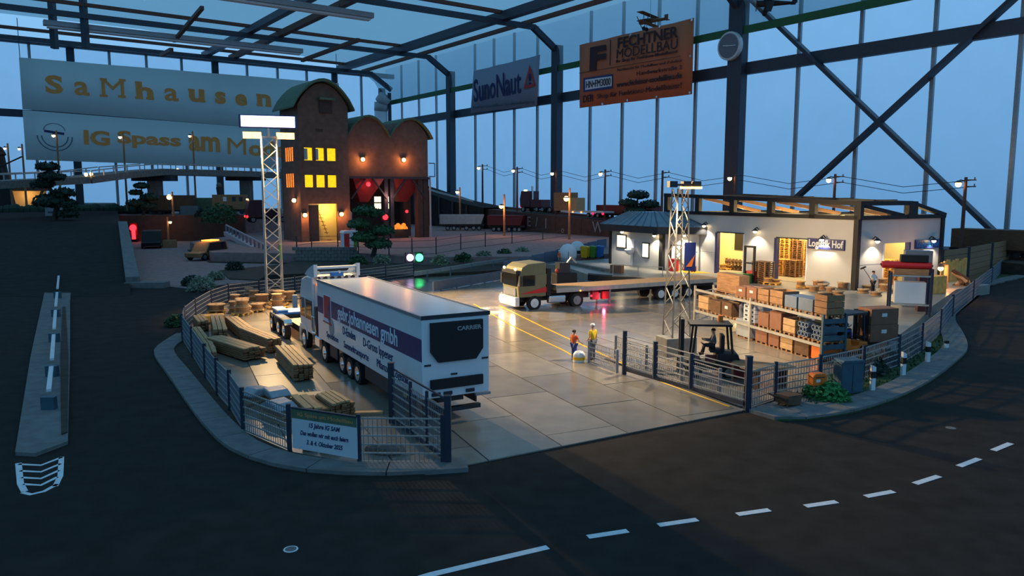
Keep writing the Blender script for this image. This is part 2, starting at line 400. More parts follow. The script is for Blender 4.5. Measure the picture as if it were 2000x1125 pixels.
# gable banners: photograph pixels give the corners, hung 14 m inside the gable wall
BO = 12
def bpt(u, v): return B(u, v, BO)
t, x, up, n, bw, bh, o = banner('hanging_banner', 'upper white banner with orange letters SaMhausen', [bpt(37, 112), bpt(661, 163), bpt(668, 262), bpt(44, 213)], 'banner_cloth')
def btxt(t, o, s, ul, ur, v, hpx, mat, name='lettering', bold=.05, fn=bpt, xx=None, uu=None, nn=None, vr=None, shear=0, hk=1.0, lift=.2):
    a, b = fn(ul, v), fn(ur, vr if vr is not None else v); c = (a + b) / 2
    size = (fn((ul + ur) / 2, v - hpx / 2) - fn((ul + ur) / 2, v + hpx / 2)).length * 1.38
    return text(name, s, size, mat, t, frame(c - o + nn * lift, (b - a), uu), bold=bold * size * .4, ext=.03, width=(b - a).length, shear=shear, height=size / 1.38 * hk)
for s, u, v, wd, h in (('S', 105, 165, 35, 36), ('a', 159, 173, 29, 27), ('M', 220, 172, 44, 36), ('h', 282, 177, 34, 34), ('a', 334, 185, 27, 25), ('u', 384, 187, 30, 25), ('s', 430, 191, 21, 24), ('e', 470, 195, 23, 23), ('n', 515, 196, 27, 24)):
    btxt(t, o, s, u - wd / 2, u + wd / 2, v - wd * .03, h, 'print_orange', bold=.0 if s == 'M' else .05 if s == 'a' else .1, xx=x, uu=up, nn=n, vr=v + wd * .045)
    sg_ = {'M': ((-.4, -1, .34), (.4, -1, .34), (-.42, 1, .3), (.42, 1, .3)), 'h': ((-.32, -1, .44), (.32, -1, .44), (-.4, 1, .3)), 'n': ((-.32, -1, .44), (.32, -1, .44), (-.4, 1, .3)), 'u': ((-.4, 1, .34), (.3, 1, .34), (.42, -1, .26)), 'a': ((.42, -1, .24),)}.get(s, ())
    for sx_, sy_, sw_ in sg_:
        q_ = bpt(u + sx_ * wd, v + sx_ * wd * .045 - sy_ * (h / 2 - 2)) - o + n * .22; e_ = (bpt(u + 10, v + .8) - bpt(u, v)).normalized() * (bpt(u + wd, v) - bpt(u, v)).length * sw_ / 2
        MB().beam(q_ - e_, q_ + e_, .06, .48).build('letter_serif', 'print_orange', t)
for u, v in ((39, 114), (658, 165)): MB().cyl(bpt(u, v) - o + up * .2, Vector((bpt(u, v).x - o.x, bpt(u, v).y - o.y, 41.5 - o.z)), .07, 5).build('cord', 'steel_dark', t)
t, x, up, n, bw, bh, o = banner('hanging_banner', 'lower white banner with orange letters IG Spass am', [bpt(44, 215), bpt(672, 262), bpt(676, 333), bpt(51, 312)], 'banner_cloth')
btxt(t, o, 'IG', 163, 214, 268, 29, 'print_orange', bold=.1, xx=x, uu=up, nn=n, vr=271)
btxt(t, o, 'Spass', 229, 353, 271, 32, 'print_orange', bold=.09, xx=x, uu=up, nn=n, vr=278)
btxt(t, o, 'am', 369, 430, 280, 30, 'print_orange', bold=.09, xx=x, uu=up, nn=n, vr=283)
btxt(t, o, 'M', 444, 480, 285, 32, 'print_orange', bold=.0, xx=x, uu=up, nn=n, vr=287)
btxt(t, o, 'odellbau', 486, 640, 289, 30, 'print_orange', bold=.09, xx=x, uu=up, nn=n, vr=298)
em = MB(); c0 = bpt(107, 266) - o + n * .2
for r0_, r1_ in ((2.05, 2.25), (2.75, 2.95)):
    N = 28; em = MB()
    for i in range(N):
        a0, a1 = math.pi * (1 + i / N), math.pi * (1 + (i + 1) / N)
        em.quad(*[c0 + x * (q * 1.05 * math.cos(a)) + up * (q * math.sin(a)) for q, a in ((r0_, a0), (r1_, a0), (r1_, a1), (r0_, a1))])
    em.build('emblem', 'print_grey', t)
MB().add([c0 + x * a + up * b for a, b in ((-1.8, .7), (1.6, .3), (1.7, .75), (-1.7, 1.15))], [(0, 1, 2, 3)]).build('emblem_truck', 'print_navy', t)
em = MB(); N = 16
for i in range(N):
    a0, a1 = math.pi * i / N, math.pi * (i + 1) / N
    em.quad(*[c0 + x * (q * math.cos(a)) + up * (1.1 + q * .75 * math.sin(a)) for q, a in ((1.75, a0), (1.9, a0), (1.9, a1), (1.75, a1))])
em.build('emblem', 'print_grey', t)
# side wall banners
def wpt(u, v): return W(u, v, 3.0)
t, x, up, n, bw, bh, o = banner('hanging_banner', 'grey banner with purple SunoNaut lettering and warning triangle', [wpt(925, 139), wpt(1055, 107), wpt(1049, 206), wpt(919, 221)], 'banner_grey')
btxt(t, o, 'SunoNaut', 926, 1018, 178, 46, 'print_navy', bold=.03, fn=wpt, xx=x, uu=up, nn=n, vr=158)
btxt(t, o, 'Funktionsmodellbau  Sonderanfertigung', 925, 1045, 211, 7, 'print_grey', bold=.0, fn=wpt, xx=x, uu=up, nn=n, vr=199)
tri = [wpt(1036, 126), wpt(1048, 168), wpt(1024, 174)]; tri2 = [wpt(1036, 139), wpt(1043, 163), wpt(1029, 167)]
MB().add([p - o + n * .2 for p in tri + tri2], [(0, 3, 4, 1), (1, 4, 5, 2), (2, 5, 3, 0)]).build('warning_triangle', 'print_red', t)
btxt(t, o, '!', 1034, 1038.5, 155, 22, 'print_navy', bold=.05, fn=wpt, xx=x, uu=up, nn=n, vr=154)
t, x, up, n, bw, bh, o = banner('hanging_banner', 'orange banner of a model shop with lettering FECHTNER MODELLBAU', [wpt(1132, 88), wpt(1356, 35), wpt(1352, 184), wpt(1132, 211)], 'banner_orange')
kw = dict(fn=wpt, xx=x, uu=up, nn=n)
btxt(t, o, 'F', 1152, 1183, 116, 46, 'banner_ink', bold=.12, vr=111, **kw)
btxt(t, o, 'FECHTNER', 1207, 1325, 85, 22, 'banner_ink', bold=.06, vr=62, **kw)
btxt(t, o, 'MODELLBAU', 1206, 1325, 106, 19, 'banner_ink', bold=.0, vr=85, **kw)
btxt(t, o, 'Ihr Shop für Funktions-Modellbauer', 1205, 1325, 121, 8, 'banner_ink', bold=.04, vr=101, **kw)
btxt(t, o, 'Fachhandel für Modellbau und Zubehör', 1207, 1334, 137, 5, 'banner_ink', bold=.0, vr=118, **kw)
btxt(t, o, 'Handwerkstraße 2', 1245, 1333, 144, 8, 'banner_ink', bold=.0, vr=131, **kw)
btxt(t, o, 'www.fechtner-modellbau.de', 1206, 1333, 166, 11, 'banner_ink', bold=.05, vr=147, **kw)
btxt(t, o, 'DER', 1140, 1160, 194, 14, 'banner_ink', bold=.03, vr=191, **kw)
btxt(t, o, 'Shop für Funktions-Modellbauer!', 1168, 1333, 190, 13, 'banner_ink', bold=.0, vr=168, **kw)
def wquad(pts): return MB().add([wpt(*p) - o + n * k for k in (.22, .1) for p in pts], [(0, 1, 2, 3), (7, 6, 5, 4), (0, 4, 5, 1), (1, 5, 6, 2), (2, 6, 7, 3), (3, 7, 4, 0)])
MB().beam(wpt(1194, 78) - o + n * .2, wpt(1193, 128) - o + n * .2, .15, .06).build('divider', 'banner_ink', t)
MB().beam(wpt(1133, 143) - o + n * .2, wpt(1330, 110) - o + n * .2, .1, .06).build('divider', 'banner_ink', t)
wquad([(1141, 180), (1198, 173), (1198, 145), (1141, 153)]).build('plate_frame', 'navy', t)
MB().add([wpt(*p) - o + n * .26 for p in [(1145, 176), (1197, 168), (1197, 149), (1145, 156)]], [(0, 1, 2, 3)]).build('plate', 'print_white', t)
btxt(t, o, 'HN•FM3000', 1147, 1195, 166, 14, 'banner_ink', bold=.0, vr=159, lift=.34, **kw)
for u, v in ((1353, 39), (1350, 110), (1349, 181), (1290, 52), (1233, 68), (1178, 203), (1227, 196), (1284, 189)):
    MB().cyl(wpt(u, v) - o + n * .1, wpt(u, v) - o + n * .24, .2, 8).build('eyelet', 'chrome', t)
# model planes hanging under the roof
def plane(label, u, v, Y, rz, s, mat):
    p = D(u, v, Y); t = thing('model_aeroplane', label, 'aeroplane', tuple(p), rz, 'model biplanes hanging under the roof')
    m = MB(); m.cyl((-2.2 * s, 0, 0), (.2 * s, 0, .1 * s), .12 * s, 8, .34 * s); m.cyl((.2 * s, 0, .1 * s), (1.5 * s, 0, .1 * s), .34 * s, 8, .36 * s)
    m.build('fuselage', mat, t, smooth=True)
    for z in (-.25, .85): MB().box(-.1 * s, .75 * s, -2.3 * s, 2.3 * s, z * s, (z + .07) * s).build('wing', mat, t)
    for y in (-1.6, -.5, .5, 1.6): st = MB(); st.beam((.1 * s, y * s, -.2 * s), (.1 * s, y * s, .88 * s), .07 * s).build('strut', 'dark_trim', t)
    MB().box(-2.4 * s, -1.9 * s, -.8 * s, .8 * s, 0, .05 * s).box(-2.5 * s, -2 * s, -.03 * s, .03 * s, 0, .6 * s).build('tail', mat, t)
    MB().beam((1.55 * s, -.7 * s, -.5 * s), (1.55 * s, .7 * s, .7 * s), .1 * s, .04 * s).build('propeller', 'wood_dark', t)
    for y in (-.4, .4):
        MB().cyl((.7 * s, y * s - .06 * s, -.85 * s), (.7 * s, y * s + .06 * s, -.85 * s), .26 * s, 10).beam((.7 * s, y * s, -.85 * s), (.6 * s, y * .5 * s, -.2 * s), .06 * s).build('wheel', 'rubber', t)
    MB().cyl((0, 0, .2 * s), (0, 0, 42 - p.z), .03, 4).build('cord', 'steel_grey', t)
plane('dark biplane hanging above the orange banner', 1270, 42, 108, 2.5, 1.05, 'wood_dark')
plane('black biplane at the top edge right of the clock', 1508, 8, 96, 2.9, 1.15, 'black')
# ------------------------------------------------------------------ ground of the layout
ZP = 0.8                                   # level of the logistics platform
floor = struct(MB().prism([(-190, 2), (120, 2), (120, 60), (-30, 232), (-190, 130)], -.4, 0).build('floor', 'asphalt'), 'dark asphalt road surface of the model layout')
def clip(subj, poly):                      # clip subj by the convex polygon poly
    out = subj; n = len(poly)
    for i in range(n):
        ax, ay = poly[i]; bx, by = poly[(i + 1) % n]; inp = out; out = []
        if not inp: break
        side = lambda p: (bx - ax) * (p[1] - ay) - (by - ay) * (p[0] - ax)
        for j in range(len(inp)):
            p, q = inp[j], inp[(j + 1) % len(inp)]; sp_, sq = side(p), side(q)
            if sp_ >= 0: out.append(p)
            if sp_ * sq < 0:
                f = sp_ / (sp_ - sq); out.append((p[0] + (q[0] - p[0]) * f, p[1] + (q[1] - p[1]) * f))
    return out
g2 = lambda u, v, z=0: tuple(G(u, v, z)[:2])
fence_left = [(865, 910, 0), (700, 815, 1.5), (563, 795, 1.5), (472, 762, 1.5), (447, 727, 1.5), (422, 703, 1.5), (399, 675, 1.5), (374, 641, 1.5), (355, 616, 1.5), (359, 600, 1.5), (380, 584, 1.5), (411, 567, 1.5), (445, 556, 1.5), (505, 549, 1.5), (575, 541, 1.5), (640, 533, 1.5), (698, 526, 1.5), (753, 520, 1.5), (808, 514, 1.5)]
FL = [Vector((*g2(u, v, z), 0)) for u, v, z in fence_left]
fence_right = [(1455, 802, 0), (1516, 711, 1.5), (1603, 697, 1.5), (1688, 679, 1.5), (1757, 657, 1.5), (1802, 634, 1.5), (1838, 606, 1.5), (1862, 578, 1.5), (1902, 549, 1.5), (1938, 523, 1.5), (1966, 498, 1.5)]
FR = [Vector((*g2(u, v, z), 0)) for u, v, z in fence_right]
yard_poly = [g2(905, 912), g2(1455, 803)] + [tuple(p[:2]) for p in FR[1:8]] + [(30, 66), (18, 82), (4, 88), (-4, 82)] + [tuple(p[:2]) for p in FL[::-1]]
E1 = Vector((.41, -.912, 0)); E2 = Vector((.912, .41, 0)); S1, S2 = 5.2, 2.7
yard = struct(MB().prism(yard_poly, .004, .02).build('yard_ground', 'concrete_base'), 'concrete slab paving of the lit logistics yard')
slab_mats = []
for k, c in enumerate(((136, 128, 116), (128, 121, 110), (142, 134, 121), (132, 123, 111))): slab_mats.append(M('slab_concrete_%d' % k, c, .17 + .03 * k, var=.12, scale=.9, bump=.03, spec=.4))
O = Vector((-1, 30, 0))
for i in range(-14, 9):
    for j in range(-13, 18):
        sh = .5 * S1 * (j % 2)
        a = O + E1 * (i * S1 + sh) + E2 * (j * S2); g = .024
        cell = [a + E1 * g + E2 * g, a + E1 * (S1 - g) + E2 * g, a + E1 * (S1 - g) + E2 * (S2 - g), a + E1 * g + E2 * (S2 - g)]
        c = clip([tuple(p[:2]) for p in yard_poly], [tuple(p[:2]) for p in cell])
        if len(c) > 2:
            ar = abs(sum(c[q][0] * c[(q + 1) % len(c)][1] - c[(q + 1) % len(c)][0] * c[q][1] for q in range(len(c)))) / 2
            if ar > .3: MB().prism(c, .02, .05 + rnd.random() * .006).build('concrete_slab', slab_mats[rnd.randrange(4)], yard)
def strip(path, w, z0, z1, mat, name, parent, every=1, gap=.02, side=1):
    pts = [Vector((p[0], p[1], 0)) for p in path]
    L = [0]
    for a, b in zip(pts, pts[1:]): L.append(L[-1] + (b - a).length)
    def at(s):
        s = max(0, min(L[-1], s))
        for i in range(len(pts) - 1):
            if s <= L[i + 1] + 1e-6: return pts[i].lerp(pts[i + 1], (s - L[i]) / max(1e-6, L[i + 1] - L[i]))
        return pts[-1]
    def nrm(s):
        d = (at(s + .5) - at(s - .5)).normalized(); return Vector((-d.y, d.x, 0)) * side
    n = max(1, round(L[-1] / every)); st = L[-1] / n
    for k in range(n):
        s0, s1 = k * st + gap, (k + 1) * st - gap
        q = [at(s0), at((s0 + s1) / 2), at(s1)]; nn = [nrm(s0), nrm((s0 + s1) / 2), nrm(s1)]
        MB().prism([tuple(p[:2]) for p in q] + [tuple((p + v * w)[:2]) for p, v in list(zip(q, nn))[::-1]], z0, z1).build(name, mat, parent)
def smooth(path, k=4):
    P = [Vector(p) for p in path]; out = []
    for i in range(len(P) - 1):
        p0, p1, p2, p3 = P[max(0, i - 1)], P[i], P[i + 1], P[min(len(P) - 1, i + 2)]
        for j in range(k):
            t = j / k
            out.append(.5 * ((2 * p1) + (p2 - p0) * t + (2 * p0 - 5 * p1 + 4 * p2 - p3) * t * t + (3 * p1 - p0 - 3 * p2 + p3) * t ** 3))
    return out + [P[-1]]
kl = struct(link('kerb_strip', None), 'pale kerb strip curving round the left yard fence')
kpl = [g2(u, v) for u, v in ((345, 655), (318, 672), (300, 692), (330, 738), (372, 800), (405, 842), (450, 882), (530, 912), (625, 927), (740, 931), (830, 928), (916, 922))]
strip([p for p in smooth([Vector((*q, 0)) for q in kpl])], .95, 0, .14, 'kerb', 'kerb_stone', kl, every=2.4, side=1)
kr = struct(link('kerb_strip', None), 'pale kerb strip curving round the grass bank on the right')
kpr = [g2(u, v) for u, v in ((1462, 806), (1520, 822), (1600, 818), (1700, 798), (1800, 757), (1868, 708), (1890, 682), (1880, 652), (1866, 628), (1872, 603), (1898, 577), (1940, 557), (2010, 541))]
kps = smooth([Vector((*q, 0)) for q in kpr])
strip(kps, 1.15, 0, .14, 'kerb', 'kerb_stone', kr, every=2.4, side=1)
# verge soil and grass
verge_l = struct(MB().prism([tuple(p[:2]) for p in FL[1:11]] + [tuple(p[:2]) for p in smooth([Vector((*q, 0)) for q in kpl])][:-4], .0, .03).build('verge_ground', 'soil'), 'bare soil strip between fence and left kerb')
bank = [tuple(p[:2]) for p in kps[4:]] + [tuple(p[:2]) for p in FR[2:][::-1]]
verge_r = struct(MB().prism(bank, .0, .05).build('grass_ground', 'grass'), 'dark green grass bank outside the right fence')
# loose grass tufts
tm = MB()
kin = [p for p in kps[10:34]]
for k in range(1500):
    i = rnd.randrange(len(kin) - 1); p = kin[i].lerp(kin[i + 1], rnd.random()); d = (kin[i + 1] - kin[i]).normalized(); nn = Vector((-d.y, d.x, 0))
    p = p + nn * rnd.uniform(1.2, 3.0); a = rnd.random() * 6.28; h = rnd.uniform(.08, .25)
    q = Vector((math.cos(a), math.sin(a), 0)) * .05
    tm.add([p - q + Vector((0, 0, .05)), p + q + Vector((0, 0, .05)), p + Vector((rnd.uniform(-.1, .1), rnd.uniform(-.1, .1), h))], [(0, 1, 2)])
tag(tm.build('grass_tufts', 'grass'), 'short dark grass tufts on the right bank', 'grass', None, 'stuff')
# flagstones at the gate post
fl = struct(link('footpath_ground', None), 'paved footpath corner beside the tall gate post')
pp = [g2(1462, 803), g2(1520, 818), g2(1600, 814), g2(1660, 802), g2(1612, 780), g2(1560, 775)]
MB().prism(pp, 0, .06).build('bedding', 'concrete_base', fl)
for i in range(-6, 8):
    for j in range(-8, 8):
        a = Vector((11, 29.2, 0)) + Vector((.95, .3, 0)) * i * .9 + Vector((-.3, .95, 0)) * j * .75
        x_, y_ = Vector((.95, .3, 0)) * .86, Vector((-.3, .95, 0)) * .71
        c = clip(pp[::-1] if False else pp, [tuple(p[:2]) for p in (a, a + x_, a + x_ + y_, a + y_)])
        if len(c) > 2: MB().prism(c, .06, .09 + rnd.random() * .01).build('paving_stone', 'kerb', fl)
# road markings
def mark(name, label, pts, group=None, w=.16, mat='road_paint'):
    P = [Vector((*g2(u, v), 0)) for u, v in pts]; o = P[0]; m = MB(); L = []
    for i, p in enumerate(P):
        d = (P[min(i + 1, len(P) - 1)] - P[max(i - 1, 0)]).normalized(); nn = Vector((-d.y, d.x, 0)) * w / 2; L.append((p - o + nn, p - o - nn))
    k = len(L)
    m.prism([tuple(a[:2]) for a, b in L] + [tuple(b[:2]) for a, b in L[::-1]], 0, .008)
    return tag(m.build(name, mat, None, loc=tuple(o + Vector((0, 0, .002)))), label, 'road marking', group)
mark('lane_line', 'long solid white line at the bottom edge of the road', [(760, 1148), (840, 1123), (950, 1097), (1070, 1069)], 'lane dashes', .2)
dash = [((1148, 1049), (1226, 1037)), ((1286, 1026), (1362, 1015)), ((1440, 1005), (1503, 996)), ((1573, 989), (1634, 980)), ((1691, 970), (1745, 960)), ((1787, 945), (1834, 930)), ((1873, 911), (1912, 896)), ((1940, 880), (1974, 866))]
nm = ['first', 'second', 'third', 'fourth', 'fifth', 'sixth', 'seventh', 'eighth', 'ninth', 'tenth', 'eleventh', 'twelfth', 'thirteenth', 'fourteenth', 'fifteenth', 'sixteenth', 'seventeenth', 'eighteenth', 'nineteenth', 'twentieth']
for i, (a, b) in enumerate(dash): mark('lane_dash', 'short white lane dash, %s after the long solid line' % nm[i], [a, b], 'lane dashes', .2)
t = thing('hatch_marking', 'white chevron road marking in front of the barrier island', 'road marking', tuple(G(78, 930)))
o = t.location.copy()
def mk(pts, w, nme):
    P = [Vector((*g2(u, v), 0)) - Vector((o.x, o.y, 0)) for u, v in pts]; m = MB(); L = []
    for i, p in enumerate(P):
        d = (P[min(i + 1, len(P) - 1)] - P[max(i - 1, 0)]).normalized(); nn = Vector((-d.y, d.x, 0)) * w / 2; L.append((p + nn, p - nn))
    m.prism([tuple(a[:2]) for a, b in L] + [tuple(b[:2]) for a, b in L[::-1]], .002, .01).build(nme, 'road_paint', t)
mk([(36, 905), (40, 945), (48, 960)], .17, 'border'); mk([(120, 893), (118, 930), (108, 950)], .15, 'border'); mk([(44, 962), (60, 966), (86, 960), (112, 946)], .13, 'border')
for dv in (0, 13, 26, 39): mk([(36 + dv * .25, 907 + dv), (80, 909 + dv), (122 - dv * .25, 893 + dv)], .12, 'chevron')
for u, v, lb in ((568, 1073, 'round pale drain cover in the road near the bottom edge'), (1857, 836, 'grey oval drain cover in the road on the right')):
    t = thing('drain_cover', lb, 'drain cover', tuple(G(u, v)))
    MB().cyl((0, 0, 0), (0, 0, .01), .17, 20).build('rim', 'road_paint' if u < 900 else 'kerb', t); MB().cyl((0, 0, .01), (0, 0, .014), .13, 20).build('lid', 'kerb', t)
mark('yellow_line', 'yellow line nearer the white truck across the yard', [(925, 595), (1000, 638), (1100, 686), (1145, 712)], 'yellow yard lines', .1, 'yellow').location.z = .056
mark('yellow_line', 'yellow line running past the workmen to the gate', [(975, 598), (1060, 640), (1200, 705), (1300, 752), (1425, 797)], 'yellow yard lines', .12, 'yellow').location.z = .056
# ------------------------------------------------------------------ left barrier island
bi = [g2(u, v) for u, v in ((30, 890), (70, 892), (133, 868), (137, 700), (137, 590))] + [(-46, 80), (-48.5, 80)] + [g2(90, 560), g2(60, 700)]
isl = struct(MB().prism(bi, 0, .12).build('island_ground', 'kerb', bev=.0), 'narrow kerbed traffic island with a guard rail')
MB().prism([g2(u, v, .12) for u, v in ((120, 850), (132, 845), (134, 700), (128, 600), (122, 600), (118, 700))], .12, .16).build('gravel_strip', 'soil', isl)
gr = thing('guard_rail', 'low white guard rail on the left traffic island', 'guard rail', tuple(G(97, 820)))
o = gr.location.copy()
path = [G(97, 805), G(103, 740), G(107, 672), G(110, 622), G(113, 585), G(116, 550), G(119, 525)] + [Vector((-44.0, 76 + 4 * k, .0 + .38 * k * .9)) + Vector((-2.1 * k, 0, .3)) for k in range(4)]
for i, p in enumerate(path):
    MB().cbox((p.x - o.x, p.y - o.y, p.z - o.z + .35), (.5, .24, .5)).build('post_bracket', 'teal_steel', gr)
    if i: MB().beam(path[i - 1].lerp(p, .12) - o + Vector((0, 0, .68)), path[i - 1].lerp(p, .88) - o + Vector((0, 0, .68)), .17, .1).build('rail_plank', 'white', gr)
# ------------------------------------------------------------------ raised terrain at the back
def edge(Y): return -28 - (Y - 55) * .42 if Y < 62 else -31 - (Y - 62) * .52
def hz(Y): return 0 if Y < 62 else (Y - 62) / 46 * 4.1 if Y < 108 else 4.1 + (Y - 108) * .03
m = MB(); rows = [61, 66, 72, 80, 90, 100, 108, 118, 131, 150, 175]
for Y in rows:
    for k in range(5): m.v.append((edge(Y) - k * 30, Y, hz(Y) + .01))
m.f = [(i * 5 + k, i * 5 + k + 1, (i + 1) * 5 + k + 1, (i + 1) * 5 + k) for i in range(len(rows) - 1) for k in range(4)]
struct(m.build('ramp_road', 'asphalt'), 'dark asphalt road climbing at the far left')
kw_ = struct(link('kerb_wall', None), 'pale low wall between climbing road and parking court')
pts = [Vector((edge(Y) + .3, Y, hz(Y))) for Y in (67, 74, 82, 90, 98, 106)]
for a, b in zip(pts, pts[1:]): MB().beam(a + Vector((0, 0, -.4)), b + Vector((0, 0, -.4)), 1.1, 1.8).build('wall_piece', 'kerb', kw_)
MB().box(pts[0].x - .5, pts[0].x + 3, 66.4, 67.6, 0, .5).build('wall_piece', 'kerb', kw_)
court = struct(MB().prism([(-34, 70), (-28, 66), (-24, 72), (-25, 98), (-42, 133), (-70, 133), (edge(100) + .8, 100)], 0, .03).build('court_ground', 'gravel'), 'grey paved parking court below the retaining wall')
upper = struct(link('terrain_left', None), 'raised ground behind the dark retaining wall')
MB().prism([(-150, 131), (edge(131), 131), (-68, 132), (-47, 135), (-37, 176), (-60, 205), (-150, 175)], 0, 4.4).build('raised_ground', 'gravel', upper)
MB().prism([(-69, 131.4), (-46.8, 134.4), (-46.8, 135.2), (-69, 132.2)], 0, 4.5).build('retaining_wall', 'brick_dark', upper)
plat = struct(link('colliery_ground', None), 'mauve gravel yard round the brick colliery')
cp = [(-47, 112), (-36, 92), (-25.8, 90.2), (-18.4, 90.2), (-10, 85), (2, 86), (12, 90), (20, 100), (31, 110), (-28, 205), (-37, 176), (-47, 135)]
MB().prism(cp, 0, 1.2).build('gravel_yard', 'gravel', plat)
MB().prism([(-47, 111), (-36, 91), (-26, 89.4), (-31, 81), (-27, 73), (-24, 72), (-25, 98), (-40, 120)], 0, .12).build('soil_slope', 'soil', plat)
MB().prism([(-24, 74), (-19.5, 76), (-9.6, 74.4), (4, 82), (12, 86), (12, 90), (2, 86.4), (-10, 85.5), (-18.4, 89.5), (-25.8, 89.5)], 0, .35).build('planted_strip', 'soil', plat)
# embankment along the side wall
em_ = struct(link('embankment', None), 'railway embankment along the side wall with graffiti wall')
def ez(t): return 3.7 + (t - 17.6) * .042
def ep(t, off, z): return R0 - WD * off + RD * t + Vector((0, 0, z))
tt = list(range(-75, 101, 8)); m = MB()
for t_ in tt: m.v += [tuple(ep(t_, 10, 0)), tuple(ep(t_, 10, ez(t_))), tuple(ep(t_, .8, ez(t_))), tuple(ep(t_, .8, 0))]
for i in range(len(tt) - 1):
    for k in range(3): m.f.append((i * 4 + k, i * 4 + k + 1, (i + 1) * 4 + k + 1, (i + 1) * 4 + k))
m.f += [(3, 2, 1, 0), tuple(range(len(m.v) - 4, len(m.v)))]
m.build('bank', 'soil', em_)
for t_ in range(10, 66, 7):
    MB().add([ep(t_ + .04, 10.5, 1.2), ep(t_ + 6.96, 10.5, 1.2), ep(t_ + 6.96, 10.5, ez(t_ + 7)), ep(t_ + .04, 10.5, ez(t_)), ep(t_ + .04, 10, 1.2), ep(t_ + 6.96, 10, 1.2), ep(t_ + 6.96, 10, ez(t_ + 7)), ep(t_ + .04, 10, ez(t_))],
             [(0, 3, 2, 1), (4, 5, 6, 7), (3, 7, 6, 2), (0, 4, 7, 3), (1, 2, 6, 5), (0, 1, 5, 4)]).build('wall_panel', 'brick_dark', em_)
gx = -RD
for s, t_, z, sz in (('W', 44.5, 3.0, 2.6), ('E', 38.5, 3.0, 2.6), ('/', 36.2, 3, 2.4), ('I', 33.5, 2.8, 2.6), ('W', 19.8, 2.6, 2.6), ('I', 16.6, 2.6, 2.6), ('o', 28.8, 1.9, 1.6), ('o', 27.0, 1.9, 1.6), ('I', 47, 3, 2.4)):
    text('graffiti', s, sz, 'print_pale', em_, frame(ep(t_, 10.56, z), gx), bold=.0, ext=.01)
# ramp up to the bridge
m = MB()
for t_, z in ((100, 11.5), (88, 10.6), (76, 8.6), (64, 6.6), (52, 5.4)):
    m.v += [tuple(ep(t_, 11.5, 1)), tuple(ep(t_, 11.5, z)), tuple(ep(t_, 5.5, z)), tuple(ep(t_, 5.5, 1))]
for i in range(4):
    for k in range(3): m.f.append((i * 4 + k, (i + 1) * 4 + k, (i + 1) * 4 + k + 1, i * 4 + k + 1))
m.build('road_ramp', 'asphalt', em_)
m = MB()
for a, b in (((96, 11.3), (84, 10.0)), ((84, 10.0), (70, 7.6)), ((70, 7.6), (56, 5.8))): m.beam(ep(a[0], 11.4, a[1] + .9), ep(b[0], 11.4, b[1] + .9), .12, .35)
m.build('ramp_rail', 'galv', em_)
for k in range(7):
    t_ = 90 - k * 5.4; z = 1 + ez(60); MB().cyl(ep(t_, 11.9, 3), ep(t_, 11.9, 10.9 - k * .85), .22, 6).build('ramp_post', 'dark_trim', em_)
# rails on the bank
for off in (4.2, 5.7): MB().beam(ep(-75, off, ez(-75) + .1), ep(60, off, ez(60) + .1), .12, .18).build('track_rail', 'steel_red', em_)
# walls of the hall outside the view
wall_l = struct(link('wall_left', None), 'film covered opposite side wall of the hall')
for a, b in ((-120, -60), (-60, 0), (0, 60), (60, 116)):
    MB().quad(wr(a, -1, 138), wr(b, -1, 138), wr(b, 44, 138), wr(a, 44, 138)).build('pane', 'film', wall_l)
wall_f = struct(link('wall_front', None), 'translucent near end wall of the hall behind the viewer')
for a, b in ((0, 46), (46, 92), (92, 138)):
    MB().quad(wr(-120, -1, a), wr(-120, -1, b), wr(-120, 44, b), wr(-120, 44, a)).build('pane', 'pane', wall_f)
# ------------------------------------------------------------------ logistics platform and hall
HC = G(1668, 567, ZP); HX = Vector((.49, -.872, 0)).normalized(); HY = Vector((-HX.y, HX.x, 0)); HA = math.atan2(HX.y, HX.x)
def hp(x, y, z=0): return HC + HX * x + HY * y + Vector((0, 0, z - ZP if False else z))
def fx(u):                                 # place along the facade for a photograph column
    r_ = (u - CX) / F; return -(HC.x - r_ * HC.y) / (HX.x - r_ * HX.y)
def fy(u):                                 # the same along the right-hand face
    r_ = (u - CX) / F; return -(HC.x - r_ * HC.y) / (HY.x - r_ * HY.y)
h2 = lambda x, y: tuple((HC + HX * x + HY * y)[:2])
dock = struct(link('platform', None), 'raised concrete platform and loading dock of the logistics hall')
inner = []
for i, p in enumerate(FR[5:9]): inner.append(tuple((p + Vector((-1.0, .5, 0)))[:2]))
pf = [g2(1092, 517, ZP), g2(1148, 536, ZP), g2(1300, 549, ZP), g2(1440, 563, ZP), (16.8, 52), (18.6, 44), (18.0, 39.2)] + inner + [h2(3, 13), h2(-30, 13), h2(-33, 4), (6, 84), (2.5, 81)]
MB().prism(pf, .01, ZP).build('platform_slab', 'concrete', dock)
MB().prism([g2(1148, 537, ZP), g2(1300, 550, ZP), g2(1440, 564, ZP), g2(1440, 561, ZP), g2(1300, 547, ZP), g2(1148, 534, ZP)], .3, ZP + .03).build('rubber_edge', 'rubber', dock)
sk_ = [(17.2, 58.5), (16.8, 52), (18.6, 44), (18.0, 39.2), (20.2, 39.2)]; sk2 = [(14.6, 57), (14.6, 52), (15.9, 44), (15.6, 36.8), (18.5, 36.6)]
m = MB(); m.v = [(*q, ZP - .004) for q in sk_] + [(*q, .052) for q in sk2]; m.f = [(i, i + 1, 6 + i, 5 + i) for i in range(4)]; m.build('access_ramp', 'concrete', dock)
a, b = G(1095, 512, ZP), G(1186, 531, ZP)
MB().beam(a + Vector((0, 0, .12)), b + Vector((0, 0, .12)), .5, .3).build('low_wall', 'wall_stone', dock)
